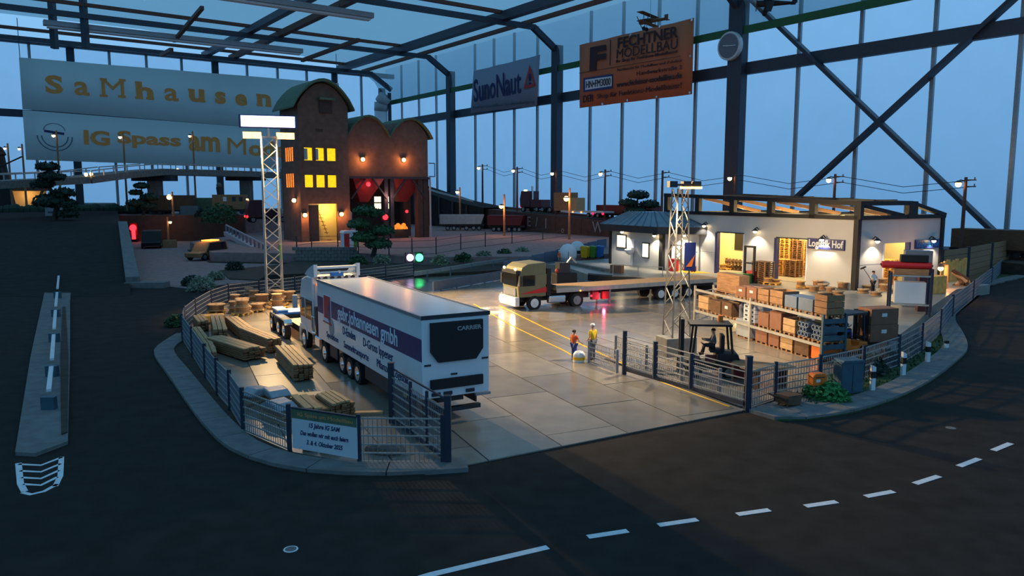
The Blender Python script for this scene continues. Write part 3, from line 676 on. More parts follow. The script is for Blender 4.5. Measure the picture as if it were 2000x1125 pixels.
MB().prism([h2(fx(1312), -.3), h2(fx(1398), -.3), h2(fx(1385), -2.3), h2(fx(1310), -2.3)], ZP, ZP + .012).build('yellow_floor', 'yellow', dock)
hall = thing('logistics_hall', 'grey open-roofed logistics hall with black corner post and blue signs', 'building', tuple(HC), HA)
WT = 6.2 - ZP; LX = -22.0; DZ = 3.9 - ZP
d1 = (fx(1400), fx(1453), 4.6 - ZP); d2 = (fx(1516), fx(1577), 4.45 - ZP); d3 = (fy(1727), fy(1776), 4.3 - ZP)
fw = MB()
for x0, x1 in ((LX, d1[0]), (d1[1], d2[0]), (d2[1], 0)): MB().box(x0, x1, 0, .25, 0, WT).build('wall_panel', 'plaster', hall)
for x0, x1, z in (d1, d2): MB().box(x0, x1, 0, .25, z, WT).build('wall_panel', 'plaster', hall)
BY = fy(1836)
for y0, y1 in ((.25, d3[0]), (d3[1], BY)): MB().box(-.25, 0, y0, y1, 0, WT).build('wall_panel', 'plaster', hall)
MB().box(-.25, 0, d3[0], d3[1], d3[2], WT).build('wall_panel', 'plaster', hall)
MB().box(LX, 0, BY, BY + .25, 0, WT).build('back_wall', 'plaster_warm', hall)
MB().box(LX, LX + .25, .25, BY, 0, WT).build('end_wall', 'plaster_warm', hall)
MB().box(LX, 0, .25, BY, 0, .03).build('hall_floor', 'hall_floor', hall)
MB().box(LX + .25, -2.6, 6.4, 6.6, 0, WT - .6).build('partition', 'plaster_warm', hall)
for x0, x1, z in (d1, d2):
    MB().box(x0 - .14, x0 + .1, -.08, .32, 0, z).build('door_post', 'navy', hall); MB().box(x1 - .06, x1 + .06, -.04, .3, 0, z).build('door_post', 'white', hall)
    MB().box(x0, x1, -.05, .3, z, z + .1).build('door_head', 'dark_trim', hall)
MB().box(-.3, .05, d3[0] - .06, d3[0] + .05, 0, d3[2]).build('door_post', 'white', hall); MB().box(-.32, .08, d3[1] - .05, d3[1] + .12, 0, d3[2]).build('door_post', 'navy', hall)
MB().box(-.2, .2, -.18, .22, 0, WT + .05).build('corner_post', 'black', hall); MB().box(-.2, .15, BY - .1, BY + .3, 0, WT + .05).build('corner_post', 'black', hall)
for x0, x1, y, zz in ((-18.8, -17.5, 6.33, 2.5), (-11.7, -10.8, 6.33, 3.0), (-3.4, -2.62, 6.33, 2.4)):
    wi = MB().box(x0, x1, y, y + .06, zz - .8, zz + 1.3).build('window', 'dark_trim', hall); MB().box(x0 + .12, x1 - .12, y - .03, y, zz - .68, zz + 1.18).build('pane', 'glass_dark', wi)
wi = MB().box(-1.6, -.9, BY - .08, BY - .02, 1.2, 3.6).build('window', 'dark_trim', hall); MB().box(-1.5, -1.0, BY - .1, BY - .08, 1.3, 3.5).build('pane', 'glass_dark', wi)
# black roof trusses
TZ0 = WT + .05
def tz(x): return 7.45 - ZP + (.6 * x / LX)
MB().beam((LX, 0.1, TZ0 + .1), (0, .1, TZ0 + .1), .4, .3).build('truss_chord', 'black', hall)
MB().beam((LX - .3, .1, tz(LX)), (0.3, .1, tz(0)), .45, .34).build('truss_chord', 'black', hall)
MB().beam((0, 0, TZ0 + .1), (0, BY + .3, TZ0 + .1), .4, .3).build('truss_chord', 'black', hall)
MB().beam((LX, BY, TZ0 + .1), (0, BY, TZ0 + .1), .4, .25).build('truss_chord', 'black', hall)
MB().beam((LX, BY, tz(LX)), (0, BY - 3.5, tz(0)), .4, .25).build('truss_chord', 'black', hall)
MB().beam((0, 0, tz(0)), (0, BY * .6, tz(0) - .0), .45, .34).build('truss_chord', 'black', hall); MB().beam((0, BY * .6, tz(0)), (0, BY + .3, TZ0 + .2), .45, .3).build('truss_chord', 'black', hall)
for x in (0, -4.2, -8.6, -13, -17.5, LX): MB().box(x - .28, x + .28, -.1, .3, TZ0, tz(x)).build('truss_post', 'black', hall)
MB().box(-.2, .25, BY * .55, BY * .66, TZ0, tz(0)).build('truss_post', 'black', hall)
MB().beam((0, .6, tz(0) - .2), (0, BY * .52, TZ0 + .2), .25, .3).build('truss_diagonal', 'black', hall)
for x in (-4.2, -8.6, -13, -17.5):
    MB().beam((x, .3, TZ0 + .12), (x, BY, TZ0 + .12), .3, .3).build('cross_beam', 'black', hall)
    MB().beam((x + .4, .4, tz(x) - .15), (x + 2.9, BY * .5, TZ0 + .25), .25, .3).build('truss_diagonal', 'wood', hall)
    MB().beam((x, .3, tz(x)), (x, BY, tz(x)), .3, .25).build('cross_beam', 'black', hall)
for x in (-4.6, -9.6, -14.6):
    MB().box(x - .75, x + .75, 3.2, 3.5, TZ0 + .02, TZ0 + .16).build('ceiling_tube', 'e_tube', hall)
for x in (-3.0, -8, -11.5, -15.5, -19): lamp('POINT', (x, 3.6, WT - .4), (1, .74, .34), 900, hall, size=.4)
lamp('POINT', (-2.5, 8.5, WT - .4), (1, .74, .34), 700, hall, size=.4)
# signs and lettering
MB().box(fx(1579), fx(1651), -.12, -.02, 3.78 - ZP, 4.62 - ZP).build('sign_board', 'navy', hall)
text('sign_lettering', 'Logistik Hof', .8, 'print_white', hall, frame(((fx(1579) + fx(1651)) / 2, -.13, 4.2 - ZP), (1, 0, 0)), bold=.02, width=(fx(1651) - fx(1579)) * .94)
sgn = MB().box(.02, .12, fy(1786), fy(1833), 3.75 - ZP, 4.45 - ZP).build('sign_board', 'navy', hall)
text('sign_lettering', 'Logistik Hof', .62, 'blue', hall, frame((.13, (fy(1786) + fy(1833)) / 2, 4.1 - ZP), (0, 1, 0)), bold=.015, width=(fy(1833) - fy(1786)) * .9)
# seams of the facade panels
for z in (1.9,): MB().box(LX, d1[0], -.01, 0, z, z + .03).build('panel_seam', 'plastic_grey', hall); MB().box(0, .01, .3, d3[0], z, z + .03).build('panel_seam', 'plastic_grey', hall)
def wall_lamp(label, u, v, x=None, y=None, face='f', power=1500):
    if face == 'f': p = HC + HX * fx(u) + HY * -.02; nrm = -HY
    elif face == 'r': p = HC + HY * fy(u) + HX * .02; nrm = HX
    else: p, nrm = face
    Y = p.y; z = D(u, v, Y).z
    t = thing('wall_lamp', label, 'lamp', (p.x, p.y, z), math.atan2(nrm.y, nrm.x), 'small shaded wall lamps')
    MB().pipe([(0, 0, .1), (.2, 0, .32), (.42, 0, .2)], .045, 6).build('arm', 'dark_trim', t)
    MB().lathe([(.06, .22), (.3, 0), (.28, 0), (.05, .19)], (.42, 0, 0), 12).build('shade', 'dark_trim', t, smooth=True)
    MB().ball((.42, 0, -.02), .17, 8).build('bulb', 'e_white', t, smooth=True)
    lamp('SPOT', (.5, 0, -.12), (1, .86, .62), power, t, aim=(.34, 0, -3), size=.1, angle=118, blend=.55)
wall_lamp('wall lamp on the hall facade left of the first doorway', 1381, 440)
wall_lamp('wall lamp on the hall facade between the two doorways', 1481, 451)
wall_lamp('wall lamp on the hall above the Logistik Hof lettering', 1612, 467)
wall_lamp('wall lamp on the right hall face beside the black corner post', 1704, 470, face='r')
wall_lamp('wall lamp on the right hall face above the dark blue sign', 1814, 469, face='r')
# annex with metal hip roof
AX = [(-27.6, -2.5), (-19.5, -2.5), (-17.05, -.12), (-22.25, -.12), (-22.25, 3), (-27.6, 3)]
anx = thing('hall_annex', 'lit white office annex with zinc hip roof beside the hall', 'building', tuple(HC), HA)
eh = 4.4 - ZP
wm = MB()
for a, b in zip(AX, AX[1:] + AX[:1]):
    pa, pb = Vector((*a, 0)), Vector((*b, 0)); MB().beam(pa + Vector((0, 0, eh / 2)), pb + Vector((0, 0, eh / 2)), .2, eh).build('wall_panel', 'plaster', anx)
def inset(poly, k, cx=-23.4, cy=-.7): return [(cx + (x - cx) * k, cy + (y - cy) * k) for x, y in poly]
ev = [(-28.4, -3.5), (-19.1, -3.5), (-16.1, -.06), (-22.2, -.06), (-22.2, 3.6), (-28.4, 3.6)]
MB().prism(ev, eh - .05, eh + .62).build('fascia', 'dark_trim', anx)
top = inset(ev, .42); n_ = len(ev); zt = 6.35 - ZP
m = MB(); m.v = [(*p, eh + .62) for p in ev] + [(*p, zt) for p in top]; m.f = [(i, (i + 1) % n_, n_ + (i + 1) % n_, n_ + i) for i in range(n_)] + [tuple(range(n_, 2 * n_))]
m.build('roof', 'zinc', anx)
for i in range(3):
    a0, a1, b0, b1 = Vector((*ev[i], eh + .64)), Vector((*ev[(i + 1) % n_], eh + .64)), Vector((*top[i], zt + .02)), Vector((*top[(i + 1) % n_], zt + .02))
    k_ = 8 if i == 0 else 4
    for k in range(k_ + 1): MB().beam(a0.lerp(a1, k / k_), b0.lerp(b1, k / k_), .1, .14).build('roof_seam', 'zinc', anx)
MB().box(-19.75, -19.25, -2.75, -2.3, 0, eh).build('corner_post', 'black', anx); MB().box(-27.85, -27.55, -2.75, -2.4, 0, eh).build('corner_post', 'black', anx)
def awin(a, b, z0, z1, tilt, mat='e_room'):
    pa, pb = Vector((*a, 0)), Vector((*b, 0)); d = (pb - pa).normalized(); n = Vector((d.y, -d.x, 0)) * .14
    wi = MB().beam(pa + n + Vector((0, 0, (z0 + z1) / 2)), pb + n + Vector((0, 0, (z0 + z1) / 2)), .1, z1 - z0).build('window', 'black', anx)
    MB().beam(pa + n * 1.5 + d * .12 + Vector((0, 0, (z0 + z1) / 2)), pb + n * 1.5 - d * .12 + Vector((0, 0, (z0 + z1) / 2)), .04, z1 - z0 - .22).build('pane', mat, wi)
awin((-26.6, -2.5), (-25.0, -2.5), 1.75, 3.2, 0); awin((-22.4, -2.5), (-21.3, -2.5), 1.0, 2.55, 0)
a, b = Vector((-19.5, -2.5, 0)), Vector((-17, -.05, 0))
awin(tuple(a.lerp(b, .22)[:2]), tuple(a.lerp(b, .52)[:2]), 1.0, 2.5, 0)
lw = lambda x, y: (HC + HX * x + HY * y)
wall_lamp('wall lamp on the annex above the left window', 1223, 452, face=(lw(-25.2, -2.65), -HY), power=2600)
wall_lamp('wall lamp on the annex beside its black corner post', 1279, 459, face=(lw(-20.1, -2.65), -HY), power=2200)
nb = (HX * .7 - HY * .7).normalized()
wall_lamp('bright wall lamp under the annex eave by the red letterbox', 1357, 458, face=(lw(-17.9, -1.2), nb), power=3600)
t = thing('wash_basin', 'white round basin on the annex wall between the windows', 'basin', tuple(lw(-24.0, -2.62) + Vector((0, 0, 1.7))), HA)
MB().lathe([(.1, -.5), (.4, -.3), (.55, .05), (.5, .05), (.3, -.2)], (0, -.35, 0), 14).build('bowl', 'white', t, smooth=True); MB().cyl((0, -.1, 0), (0, -.1, -1.7), .12, 8).build('pedestal', 'white', t); MB().box(-.3, .3, -.06, 0, .2, 1.1).build('back_plate', 'white', t)
# ------------------------------------------------------------------ vehicles
def wheel(parent, x, y, r=.5, w=.3, side=1, rim='chrome'):
    t = MB().cyl((x, y - w / 2, r), (x, y + w / 2, r), r, 20).build('wheel', 'rubber', parent)
    s = side
    MB().cyl((x, y + s * (w / 2 - .02), r), (x, y + s * (w / 2 + .015), r), r * .62, 16).build('rim', rim, t)
    MB().cyl((x, y + s * (w / 2), r), (x, y + s * (w / 2 + .07), r), r * .2, 10).build('hub', rim, t)
    return t
# --- white refrigerated semi trailer
a2 = Vector((-.487, .873, 0)).normalized(); ang = math.atan2(a2.y, a2.x); lf = Vector((-a2.y, a2.x, 0))
TL = G(823, 620, 4.0); TL.z = 0
to = TL - lf * 1.3                          # rear centre on the ground
trl = thing('refrigerated_trailer', 'white refrigerated semi trailer with navy stripe and gebr.johannesen gmbh lettering', 'trailer', tuple(to), ang)
L = 13.4
MB().box(0, L, -1.3, 1.3, 1.1, 4.0).build('box_body', 'trailer_white', trl, bev=.03)
for y in (-1.3, 1.3): MB().box(-.02, L + .02, y - .04, y + .04, 3.92, 4.03).build('roof_edge', 'steel_grey', trl)
MB().box(-.03, .03, -1.32, 1.32, 3.9, 4.04).build('roof_edge', 'dark_trim', trl)
# cooling unit face on the rear door
fc = MB(); pz = [(-.98, 1.0 + .0)]
poly = [(-1.0, 3.78), (1.0, 3.78), (1.0, 2.75), (.72, 2.38), (-.72, 2.38), (-1.0, 2.75)]
n_ = len(poly); fc.v = [(-.13, y, z) for y, z in poly] + [(0, y, z) for y, z in poly]; fc.f = [tuple(range(n_)), tuple(range(n_, 2 * n_))[::-1]] + [(i, n_ + i, n_ + (i + 1) % n_, (i + 1) % n_) for i in range(n_)]
fc.build('cooling_unit', 'black', trl)
MB().box(-.1, 0, -1.02, 1.02, 1.42, 1.78).build('lower_grille', 'black', trl, bev=.02)
for y in (-.52, .35, .8): MB().box(-.06, 0, y - .16, y + .16, 1.18, 1.3).build('rear_lamp', 'dark_trim', trl)
MB().box(-.12, .0, -1.3, -.7, 1.02, 1.1).build('bumper', 'steel_grey', trl)
text('unit_lettering', 'CARRIER', .2, 'print_pale', trl, frame((-.14, -.45, 3.52), (0, -1, 0)), bold=.006, width=.95)
for y, z in ((-1.12, 2.35), (1.1, 2.3), (.1, 1.9)): MB().box(-.04, 0, y - .12, y + .12, z - .03, z + .03).build('hinge', 'dark_trim', trl)
# stripe and print on the left side (local +y), text runs from front to rear
MB().box(.02, L - .05, 1.3, 1.306, 2.42, 3.22).build('stripe', 'navy', trl)
fm = lambda x, z: frame((x, 1.312, z), (-1, 0, 0))
text('side_lettering', 'gebr.johannesen gmbh', .86, 'print_white', trl, fm(6.1, 2.84), bold=.012, width=7.6)
text('side_lettering', 'D-Emden', .52, 'print_navy', trl, fm(8.3, 2.1), width=1.8)
text('side_lettering', 'D-Gross Ippener', .52, 'print_navy', trl, fm(4.6, 2.06), width=3.5)
text('side_lettering', 'Spedition', .4, 'print_navy', trl, fm(10.9, 1.52), width=1.9)
text('side_lettering', 'Sammeltransporte', .44, 'print_navy', trl, fm(7.4, 1.5), width=3.4)
text('side_lettering', 'Pflanzen-Logistik', .46, 'print_navy', trl, fm(3.0, 1.5), width=3.4)
def plate(x0, x1, z0, z1, mat, d=1.32, nme='emblem'): return MB().box(x0, x1, 1.3, d, z0, z1).build(nme, mat, trl)
plate(11.0, 12.3, 2.1, 3.45, 'print_white', 1.31); plate(11.1, 12.2, 2.3, 3.38, 'print_red', 1.318)
tri = MB(); tri.v = [(11.15, 1.325, 3.3), (11.15, 1.325, 2.0), (11.75, 1.325, 2.5)]; tri.f = [(0, 1, 2)]; tri.build('emblem', 'navy', trl)
plate(10.9, 12.4, 2.06, 2.12, 'print_red', 1.33)
MB().cyl((11.0, 1.3, 1.95), (11.0, 1.315, 1.95), .42, 18).build('emblem', 'print_pale', trl)
MB().box(.5, 12.6, -.5, .5, .78, 1.1).build('chassis', 'dark_trim', trl)
for x in (7.4, 8.5, 9.6):
    for s in (-1, 1): wheel(trl, x, s * 1.1, .5, .32, s)
for x0, x1 in ((.9, 6.4), (10.4, 11.6)): MB().box(x0, x1, 1.18, 1.24, .5, 1.08).build('side_guard', 'dark_trim', trl); MB().box(x0, x1, -1.24, -1.18, .5, 1.08).build('side_guard', 'dark_trim', trl)
for s in (-1, 1): MB().beam((11.9, s * .8, 0.06), (11.9, s * .8, 1.1), .14).build('landing_leg', 'dark_trim', trl)
MB().box(.3, .5, -1.1, 1.1, .45, .6).build('underrun_bar', 'dark_trim', trl)
MB().box(1.6, 1.9, 1.2, 1.28, .8, .95).build('marker_lamp', 'yellow', trl)
# --- tractor of the trailer
tp = to + a2 * (L + .55)
trc = thing('tractor_unit', 'white high-roof truck tractor coupled to the refrigerated trailer', 'truck', tuple(tp), ang)
cabp = [(.7, 1.0), (3.2, 1.0), (3.3, 2.0), (3.15, 3.0), (2.75, 3.75), (1.7, 4.0), (.7, 4.0)]
cabp = [(x, z) for x, z in cabp]
cab = MB().prof(cabp, -1.25, 1.25).build('cab', 'white_paint', trc, bev=.08)
MB().prof([(.35, 4.0), (2.2, 4.0), (1.6, 4.3), (.8, 4.55), (.35, 4.65)], -1.2, -1.02).build('roof_fin', 'white_paint', trc); MB().prof([(.35, 4.0), (2.2, 4.0), (1.6, 4.3), (.8, 4.55), (.35, 4.65)], 1.02, 1.2).build('roof_fin', 'white_paint', trc)
MB().beam((.7, -1.1, 4.45), (.7, 1.1, 4.45), .5, .1).build('roof_spoiler', 'white_paint', trc)
MB().cyl((.55, -1.05, 4.2), (.55, 1.05, 4.2), .05, 8).build('light_bar', 'chrome', trc)
for y in (-.75, .75): MB().box(.42, .6, y - .28, y + .28, 3.55, 3.68).build('work_lamp', 'e_glow_orange', trc)
for k in range(6): MB().cyl((.62, -.9 + k * .36, 3.9), (.7, -.9 + k * .36, 3.9), .11, 12).build('roof_lamp', 'dark_trim', trc)
for y in (-.95, -.15, .95): MB().ball((.5, y, 4.2), .09, 8).build('roof_beacon', 'chrome', trc, smooth=True)
MB().box(.45, .66, -.35, .3, 4.0, 4.2).build('roof_box', 'blue', trc)
MB().box(.62, .7, -1.1, 1.1, 1.3, 3.6).build('rear_window', 'white_paint', trc)
sk = MB().box(.75, 3.1, 1.25, 1.28, 1.75, 2.75).build('side_window', 'glass_dark', trc)
MB().box(1.9, 2.0, 1.24, 1.3, 1.7, 2.8).build('window_post', 'white_paint', trc)
MB().box(3.18, 3.3, -1.1, 1.1, 1.9, 2.9).build('windscreen', 'glass_dark', trc)
MB().box(3.2, 3.55, -1.25, 1.25, .3, 1.0).build('bumper', 'white_paint', trc, bev=.05)
for s in (-1, 1): MB().box(3.2, 3.36, s * 1.5 - .12, s * 1.5 + .12, 2.1, 2.8).build('mirror', 'white_paint', trc); MB().beam((3.2, s * 1.2, 2.6), (3.28, s * 1.45, 2.6), .05).build('mirror_arm', 'dark_trim', trc)
MB().box(-2.4, 3.1, -.5, .5, .6, .95).build('chassis', 'dark_trim', trc)
MB().box(-.4, .6, .7, 1.2, .45, 1.05).build('fuel_tank', 'chrome', trc, bev=.1); MB().box(-.4, .6, -1.2, -.7, .45, 1.05).build('fuel_tank', 'chrome', trc, bev=.1)
MB().pipe([(.1, 1.24, 1.2), (.1, 1.3, 2.0), (.6, 1.3, 2.0), (.6, 1.3, 1.2), (.1, 1.24, 1.2)], .04, 6).build('hand_rail', 'chrome', trc)
MB().box(.0, .5, .95, 1.2, 1.1, 2.5).build('air_tank_rack', 'dark_trim', trc)
for s in (-1, 1):
    wheel(trc, 2.5, s * 1.1, .52, .32, s); wheel(trc, -1.6, s * 1.05, .52, .5, s)
    MB().prof([(1.8, .6), (1.95, 1.05), (2.5, 1.2), (3.05, 1.05), (3.2, .6), (3.3, .9), (3.2, 1.3), (1.8, 1.3), (1.7, .9)], s * 1.26 - .02, s * 1.26 + .02).build('fender', 'white_paint', trc)
# --- low chassis parked in front of it
cp_ = to + a2 * 18.6 + lf * .55
chs = thing('truck_chassis', 'low black vehicle chassis with chrome fenders ahead of the white tractor', 'vehicle', tuple(cp_), ang)
MB().box(-.2, 4.9, -.5, .5, .55, .9).build('frame', 'black', chs)
MB().box(2.9, 4.9, -1.05, 1.05, .5, 1.1).build('nose', 'black', chs, bev=.1)
for s in (-1, 1):
    for x in (.9, 2.3, 4.1): wheel(chs, x, s * .95, .5, .3, s)
    MB().prof([(.3, .9), (.5, 1.12), (2.7, 1.12), (2.9, .9), (2.85, 1.0), (2.7, 1.2), (.5, 1.2), (.35, 1.0)], s * .95 - .22, s * .95 + .22).build('fender', 'chrome', chs)
MB().box(3.0, 4.6, -.9, .9, 1.1, 1.22).build('blue_deck', 'blue', chs)
for k in range(5): MB().cyl((3.2 + k * .33, .3, 1.3), (3.2 + k * .33, .95, 1.3), .09, 8).build('horn', 'chrome', chs)
# --- flatbed truck with headlights on
f2 = Vector((-.89, -.455, 0)).normalized(); fan = math.atan2(f2.y, f2.x); fl2 = Vector((-f2.y, f2.x, 0))
fwp = G(1043, 606); fo = fwp - fl2 * 1.15        # below the front axle centre
ft = thing('flatbed_tractor', 'khaki truck tractor with red side flash and headlights on', 'truck', tuple(fo), fan)
cabp = [(-.95, .95), (1.25, .95), (1.3, 1.7), (1.2, 2.4), (1.0, 3.05), (.55, 3.3), (-.95, 3.38)]
MB().prof(cabp, -1.22, 1.22).build('cab', 'khaki', ft, bev=.08)
MB().box(1.2, 1.34, -1.05, 1.05, 1.75, 2.6).build('windscreen', 'glass_dark', ft)
MB().box(1.1, 1.42, -1.1, 1.1, 2.62, 2.85).build('sun_visor', 'dark_trim', ft)
MB().box(.0, .95, 1.22, 1.25, 1.75, 2.5).build('side_window', 'glass_dark', ft)
MB().box(-.95, -.05, 1.22, 1.25, 1.8, 2.55).build('bunk_panel', 'khaki', ft)
m = MB(); m.v = [(-.95, 1.256, 1.65), (-.95, 1.256, 1.25), (1.2, 1.256, 1.2)]; m.f = [(0, 1, 2)]; m.build('red_flash', 'red', ft)
MB().box(1.2, 1.55, -1.25, 1.25, .35, 1.0).build('bumper', 'white_paint', ft, bev=.05)
MB().box(1.27, 1.36, -.9, .9, 1.05, 1.6).build('grille', 'plastic_grey', ft)
for y in (-.9, .9):
    MB().ball((1.56, y, .72), .27, 8, (.5, 1, 1)).build('headlight', 'e_head', ft, smooth=True)
    lamp('SPOT', (1.75, y, .72), (1, .72, .36), 2600, ft, aim=(9, y * 1.3, -.3), size=.12, angle=70, blend=.6)
    MB().ball((1.35, y * .95, 2.95), .1, 6).build('roof_lamp', 'e_warm', ft)
for s in (-1, 1): MB().box(1.15, 1.32, s * 1.42 - .1, s * 1.42 + .1, 1.8, 2.5).build('mirror', 'dark_trim', ft)
MB().box(-5, 1.2, -.45, .45, .55, .95).build('chassis', 'dark_trim', ft)
MB().box(-2.6, -1.2, .75, 1.2, .4, .95).build('fuel_tank', 'chrome', ft, bev=.1); MB().box(-2.6, -1.2, -1.2, -.75, .4, .95).build('fuel_tank', 'chrome', ft, bev=.1)
MB().box(-1.4, -1.05, -1.1, 1.1, 1.0, 2.9).build('rear_rack', 'black', ft)
MB().pipe([(-1.25, .6, 2.9), (-1.25, .2, 3.1), (-1.8, 0, 2.3), (-2.1, -.3, 1.6)], .06, 6).build('air_hose', 'dark_red', ft)
for s in (-1, 1): wheel(ft, 0, s * 1.08, .52, .32, s, 'white_paint'); wheel(ft, -3.5, s * 1.02, .52, .52, s, 'steel_grey')
tro = fo - f2 * 1.75
tr2 = thing('flatbed_trailer', 'long flatbed semi trailer with timber deck at the dock', 'trailer', tuple(tro), fan)
FLn = 15.2
for k in range(6): MB().box(-FLn, 0, -1.25 + k * .418, -1.25 + (k + 1) * .418 - .02, 1.32, 1.46).build('deck_plank', 'wood_light', tr2)
MB().box(-FLn, 0, 1.25, 1.31, 1.15, 1.46).build('side_rail', 'galv', tr2); MB().box(-FLn, 0, -1.31, -1.25, 1.15, 1.46).build('side_rail', 'galv', tr2)
MB().prof([(-FLn, 1.3), (-.3, 1.3), (-.3, 1.1), (-3.2, 1.1), (-3.6, .8), (-FLn, .8)], -.5, .5).build('frame', 'dark_trim', tr2)
MB().box(-.06, 0, -1.2, 1.2, 1.46, 1.7).build('headboard', 'steel_grey', tr2)
for x in (-9.4, -10.75, -12.1):
    for s in (-1, 1): wheel(tr2, x, s * 1.05, .5, .34, s, 'white_paint')
for x in (-3.4, -4.3):
    MB().box(x - .3, x + .3, .9, 1.2, .45, 1.0).build('tool_box', 'dark_red', tr2)
MB().ball((-3.0, 1.22, .75), .08, 6).build('side_lamp', 'e_red', tr2)
lamp('POINT', (-3.9, 1.55, .55), (1, .05, .12), 60, tr2, size=.1)
MB().ball((-2.0, 1.32, 1.2), .06, 6).build('side_lamp', 'e_amber', tr2)
for s in (-1, 1): MB().box(-4.9, -4.75, s * .9 - .07, s * .9 + .07, .06, 1.1).build('landing_leg', 'steel_grey', tr2)
# --- forklifts
def forklift(label, loc, rz, body, guard, s=1.0, mast=2.3):
    t = thing('forklift', label, 'forklift', loc, rz)
    MB().prof([(-1.1 * s, .35 * s), (.85 * s, .3 * s), (.85 * s, .75 * s), (.3 * s, .8 * s), (.2 * s, .6 * s), (-.3 * s, .6 * s), (-.35 * s, 1.0 * s), (-1.15 * s, 1.0 * s), (-1.25 * s, .7 * s)], -.55 * s, .55 * s).build('body', body, t, bev=.04)
    MB().box(-.55 * s, -.1 * s, -.3 * s, .3 * s, 1.0 * s, 1.12 * s).box(-.65 * s, -.52 * s, -.3 * s, .3 * s, 1.05 * s, 1.7 * s).build('seat', 'black', t)
    MB().box(-.9 * s, .75 * s, -.55 * s, .55 * s, 2.1 * s, 2.18 * s).build('roof', guard, t)
    for x0, x1, in ((.62, .5), (-.95, -.82)):
        for y in (-.5, .5): MB().beam((x0 * s, y * s, .8 * s), (x1 * s, y * s, 2.12 * s), .08 * s).build('roof_post', guard, t)
    for y in (-.32, .32): MB().box(.95 * s, 1.1 * s, y * s - .07 * s, y * s + .07 * s, .06, mast * s).build('mast_rail', guard, t)
    for z in (.9, mast - .08): MB().box(.98 * s, 1.06 * s, -.32 * s, .32 * s, z * s - .06 * s, z * s + .06 * s).build('mast_bar', guard, t)
    for y in (-.3, .3): MB().box(1.1 * s, 2.1 * s, y * s - .06 * s, y * s + .06 * s, .06, .11).box(1.08 * s, 1.16 * s, y * s - .06 * s, y * s + .06 * s, .06, .7 * s).build('fork', 'dark_trim', t)
    for y in (-.5, .5):
        wheel(t, .55 * s, y * s, .32 * s, .2 * s, 1 if y > 0 else -1, 'steel_grey'); wheel(t, -.8 * s, y * s, .26 * s, .2 * s, 1 if y > 0 else -1, 'steel_grey')
    sw = MB().cyl((.3 * s, 0, .75 * s), (.12 * s, 0, 1.25 * s), .03 * s, 6).build('steering_column', 'dark_trim', t)
    MB().cyl((.12 * s, 0, 1.25 * s), (.1 * s, 0, 1.28 * s), .17 * s, 14).build('steering_wheel', 'black', sw)
    return t
fk = forklift('black forklift with orange beacon beside the right floodlight mast', tuple(G(1379, 733)), math.pi - .12, 'black', 'black', 1.12, 2.35)
MB().cyl((-.6, -.3, 2.42), (-.6, -.3, 2.72), .12, 10).build('beacon', 'orange', fk)
MB().box(-.9, .1, .2, .4, .75, 1.0).build('red_panel', 'dark_red', fk)
forklift('grey roofed orange forklift driven by a seated figure behind the rack', (16.75, 37.9, .056), .5, 'orange', 'dark_trim', 1.05, 2.2)
rk = thing('reach_stacker', 'small red stacker with black mast between the hall doorways', 'forklift', tuple(G(1466, 552, ZP)), HA - 1.4)
MB().box(-.9, .2, -.5, .5, .15, 1.0).build('body', 'red', rk, bev=.1); MB().box(-1.9, -.9, -.5, -.3, .1, .25).box(-1.9, -.9, .3, .5, .1, .25).build('support_arm', 'red', rk)
for y in (-.45, .45): MB().box(.2, .36, y - .08, y + .08, .1, 3.1).build('mast_rail', 'black', rk)
MB().box(.2, .36, -.45, .45, 2.95, 3.1).build('mast_bar', 'black', rk); MB().box(.2, .36, -.45, .45, 1.6, 1.72).build('mast_bar', 'black', rk)
MB().box(-1.2, -.9, -.3, .3, 1.0, 1.04).build('seat', 'black', rk)
pj = thing('pallet_truck', 'red hand pallet truck on the yellow floor before the hall', 'pallet truck', tuple(hp(fx(1372), -1.2)), HA + 2.9)
for y in (-.22, .22): MB().box(0, 1.5, y - .08, y + .08, .1, .2).build('fork', 'red', pj)
MB().box(-.35, 0, -.25, .25, .08, .55).build('pump_body', 'dark_red', pj); MB().cyl((-.2, 0, .5), (-.25, 0, 1.9), .04, 6).build('handle_bar', 'black', pj); MB().cyl((-.25, -.35, 1.9), (-.25, .35, 1.9), .04, 6).build('grip', 'black', pj)
for y in (-.12, .12): MB().cyl((-.2, y - .04, .1), (-.2, y + .04, .1), .1, 10).build('wheel', 'rubber', pj)
# ------------------------------------------------------------------ fences, gate, masts
def panel(parent, a, b, h, nh=6, vert=.12, z0=.12, rail='galv', vz=None, wr_=.017):
    a, b = Vector(a), Vector(b); d = b - a; L = d.length; d.normalize()
    for k in range(nh):
        z = z0 + (h - z0 - .03) * k / (nh - 1)
        MB().beam(a + Vector((0, 0, z)), b + Vector((0, 0, z)), .035, .045).build('rail_wire', rail, parent)
    if vert:
        m = MB(); n = int(L / vert)
        for k in range(1, n):
            p = a + d * (k * L / n); s = wr_ / 2
            m.add([(p.x - s, p.y - s, z0), (p.x + s, p.y - s, z0), (p.x + s, p.y + s, z0), (p.x - s, p.y + s, z0), (p.x - s, p.y - s, h), (p.x + s, p.y - s, h), (p.x + s, p.y + s, h), (p.x - s, p.y + s, h)], [(0, 1, 5, 4), (1, 2, 6, 5), (2, 3, 7, 6), (3, 0, 4, 7)])
        tag(m.build('wire_mesh', 'plastic_grey', parent), kind='stuff')
def fence(name, label, pts, h, post='blue_post', nh=6, vert=.12, rail='galv', ph=.1, skip=()):
    o = pts[0]; t = thing(name, label, 'fence', tuple(o))
    for i, p in enumerate(pts):
        q = p - o
        MB().box(q.x - .06, q.x + .06, q.y - .06, q.y + .06, 0.0, h + ph).build('post', post, t)
        if i and i - 1 not in skip: panel(t, pts[i - 1] - o, q, h, nh, vert, rail=rail)
    return t
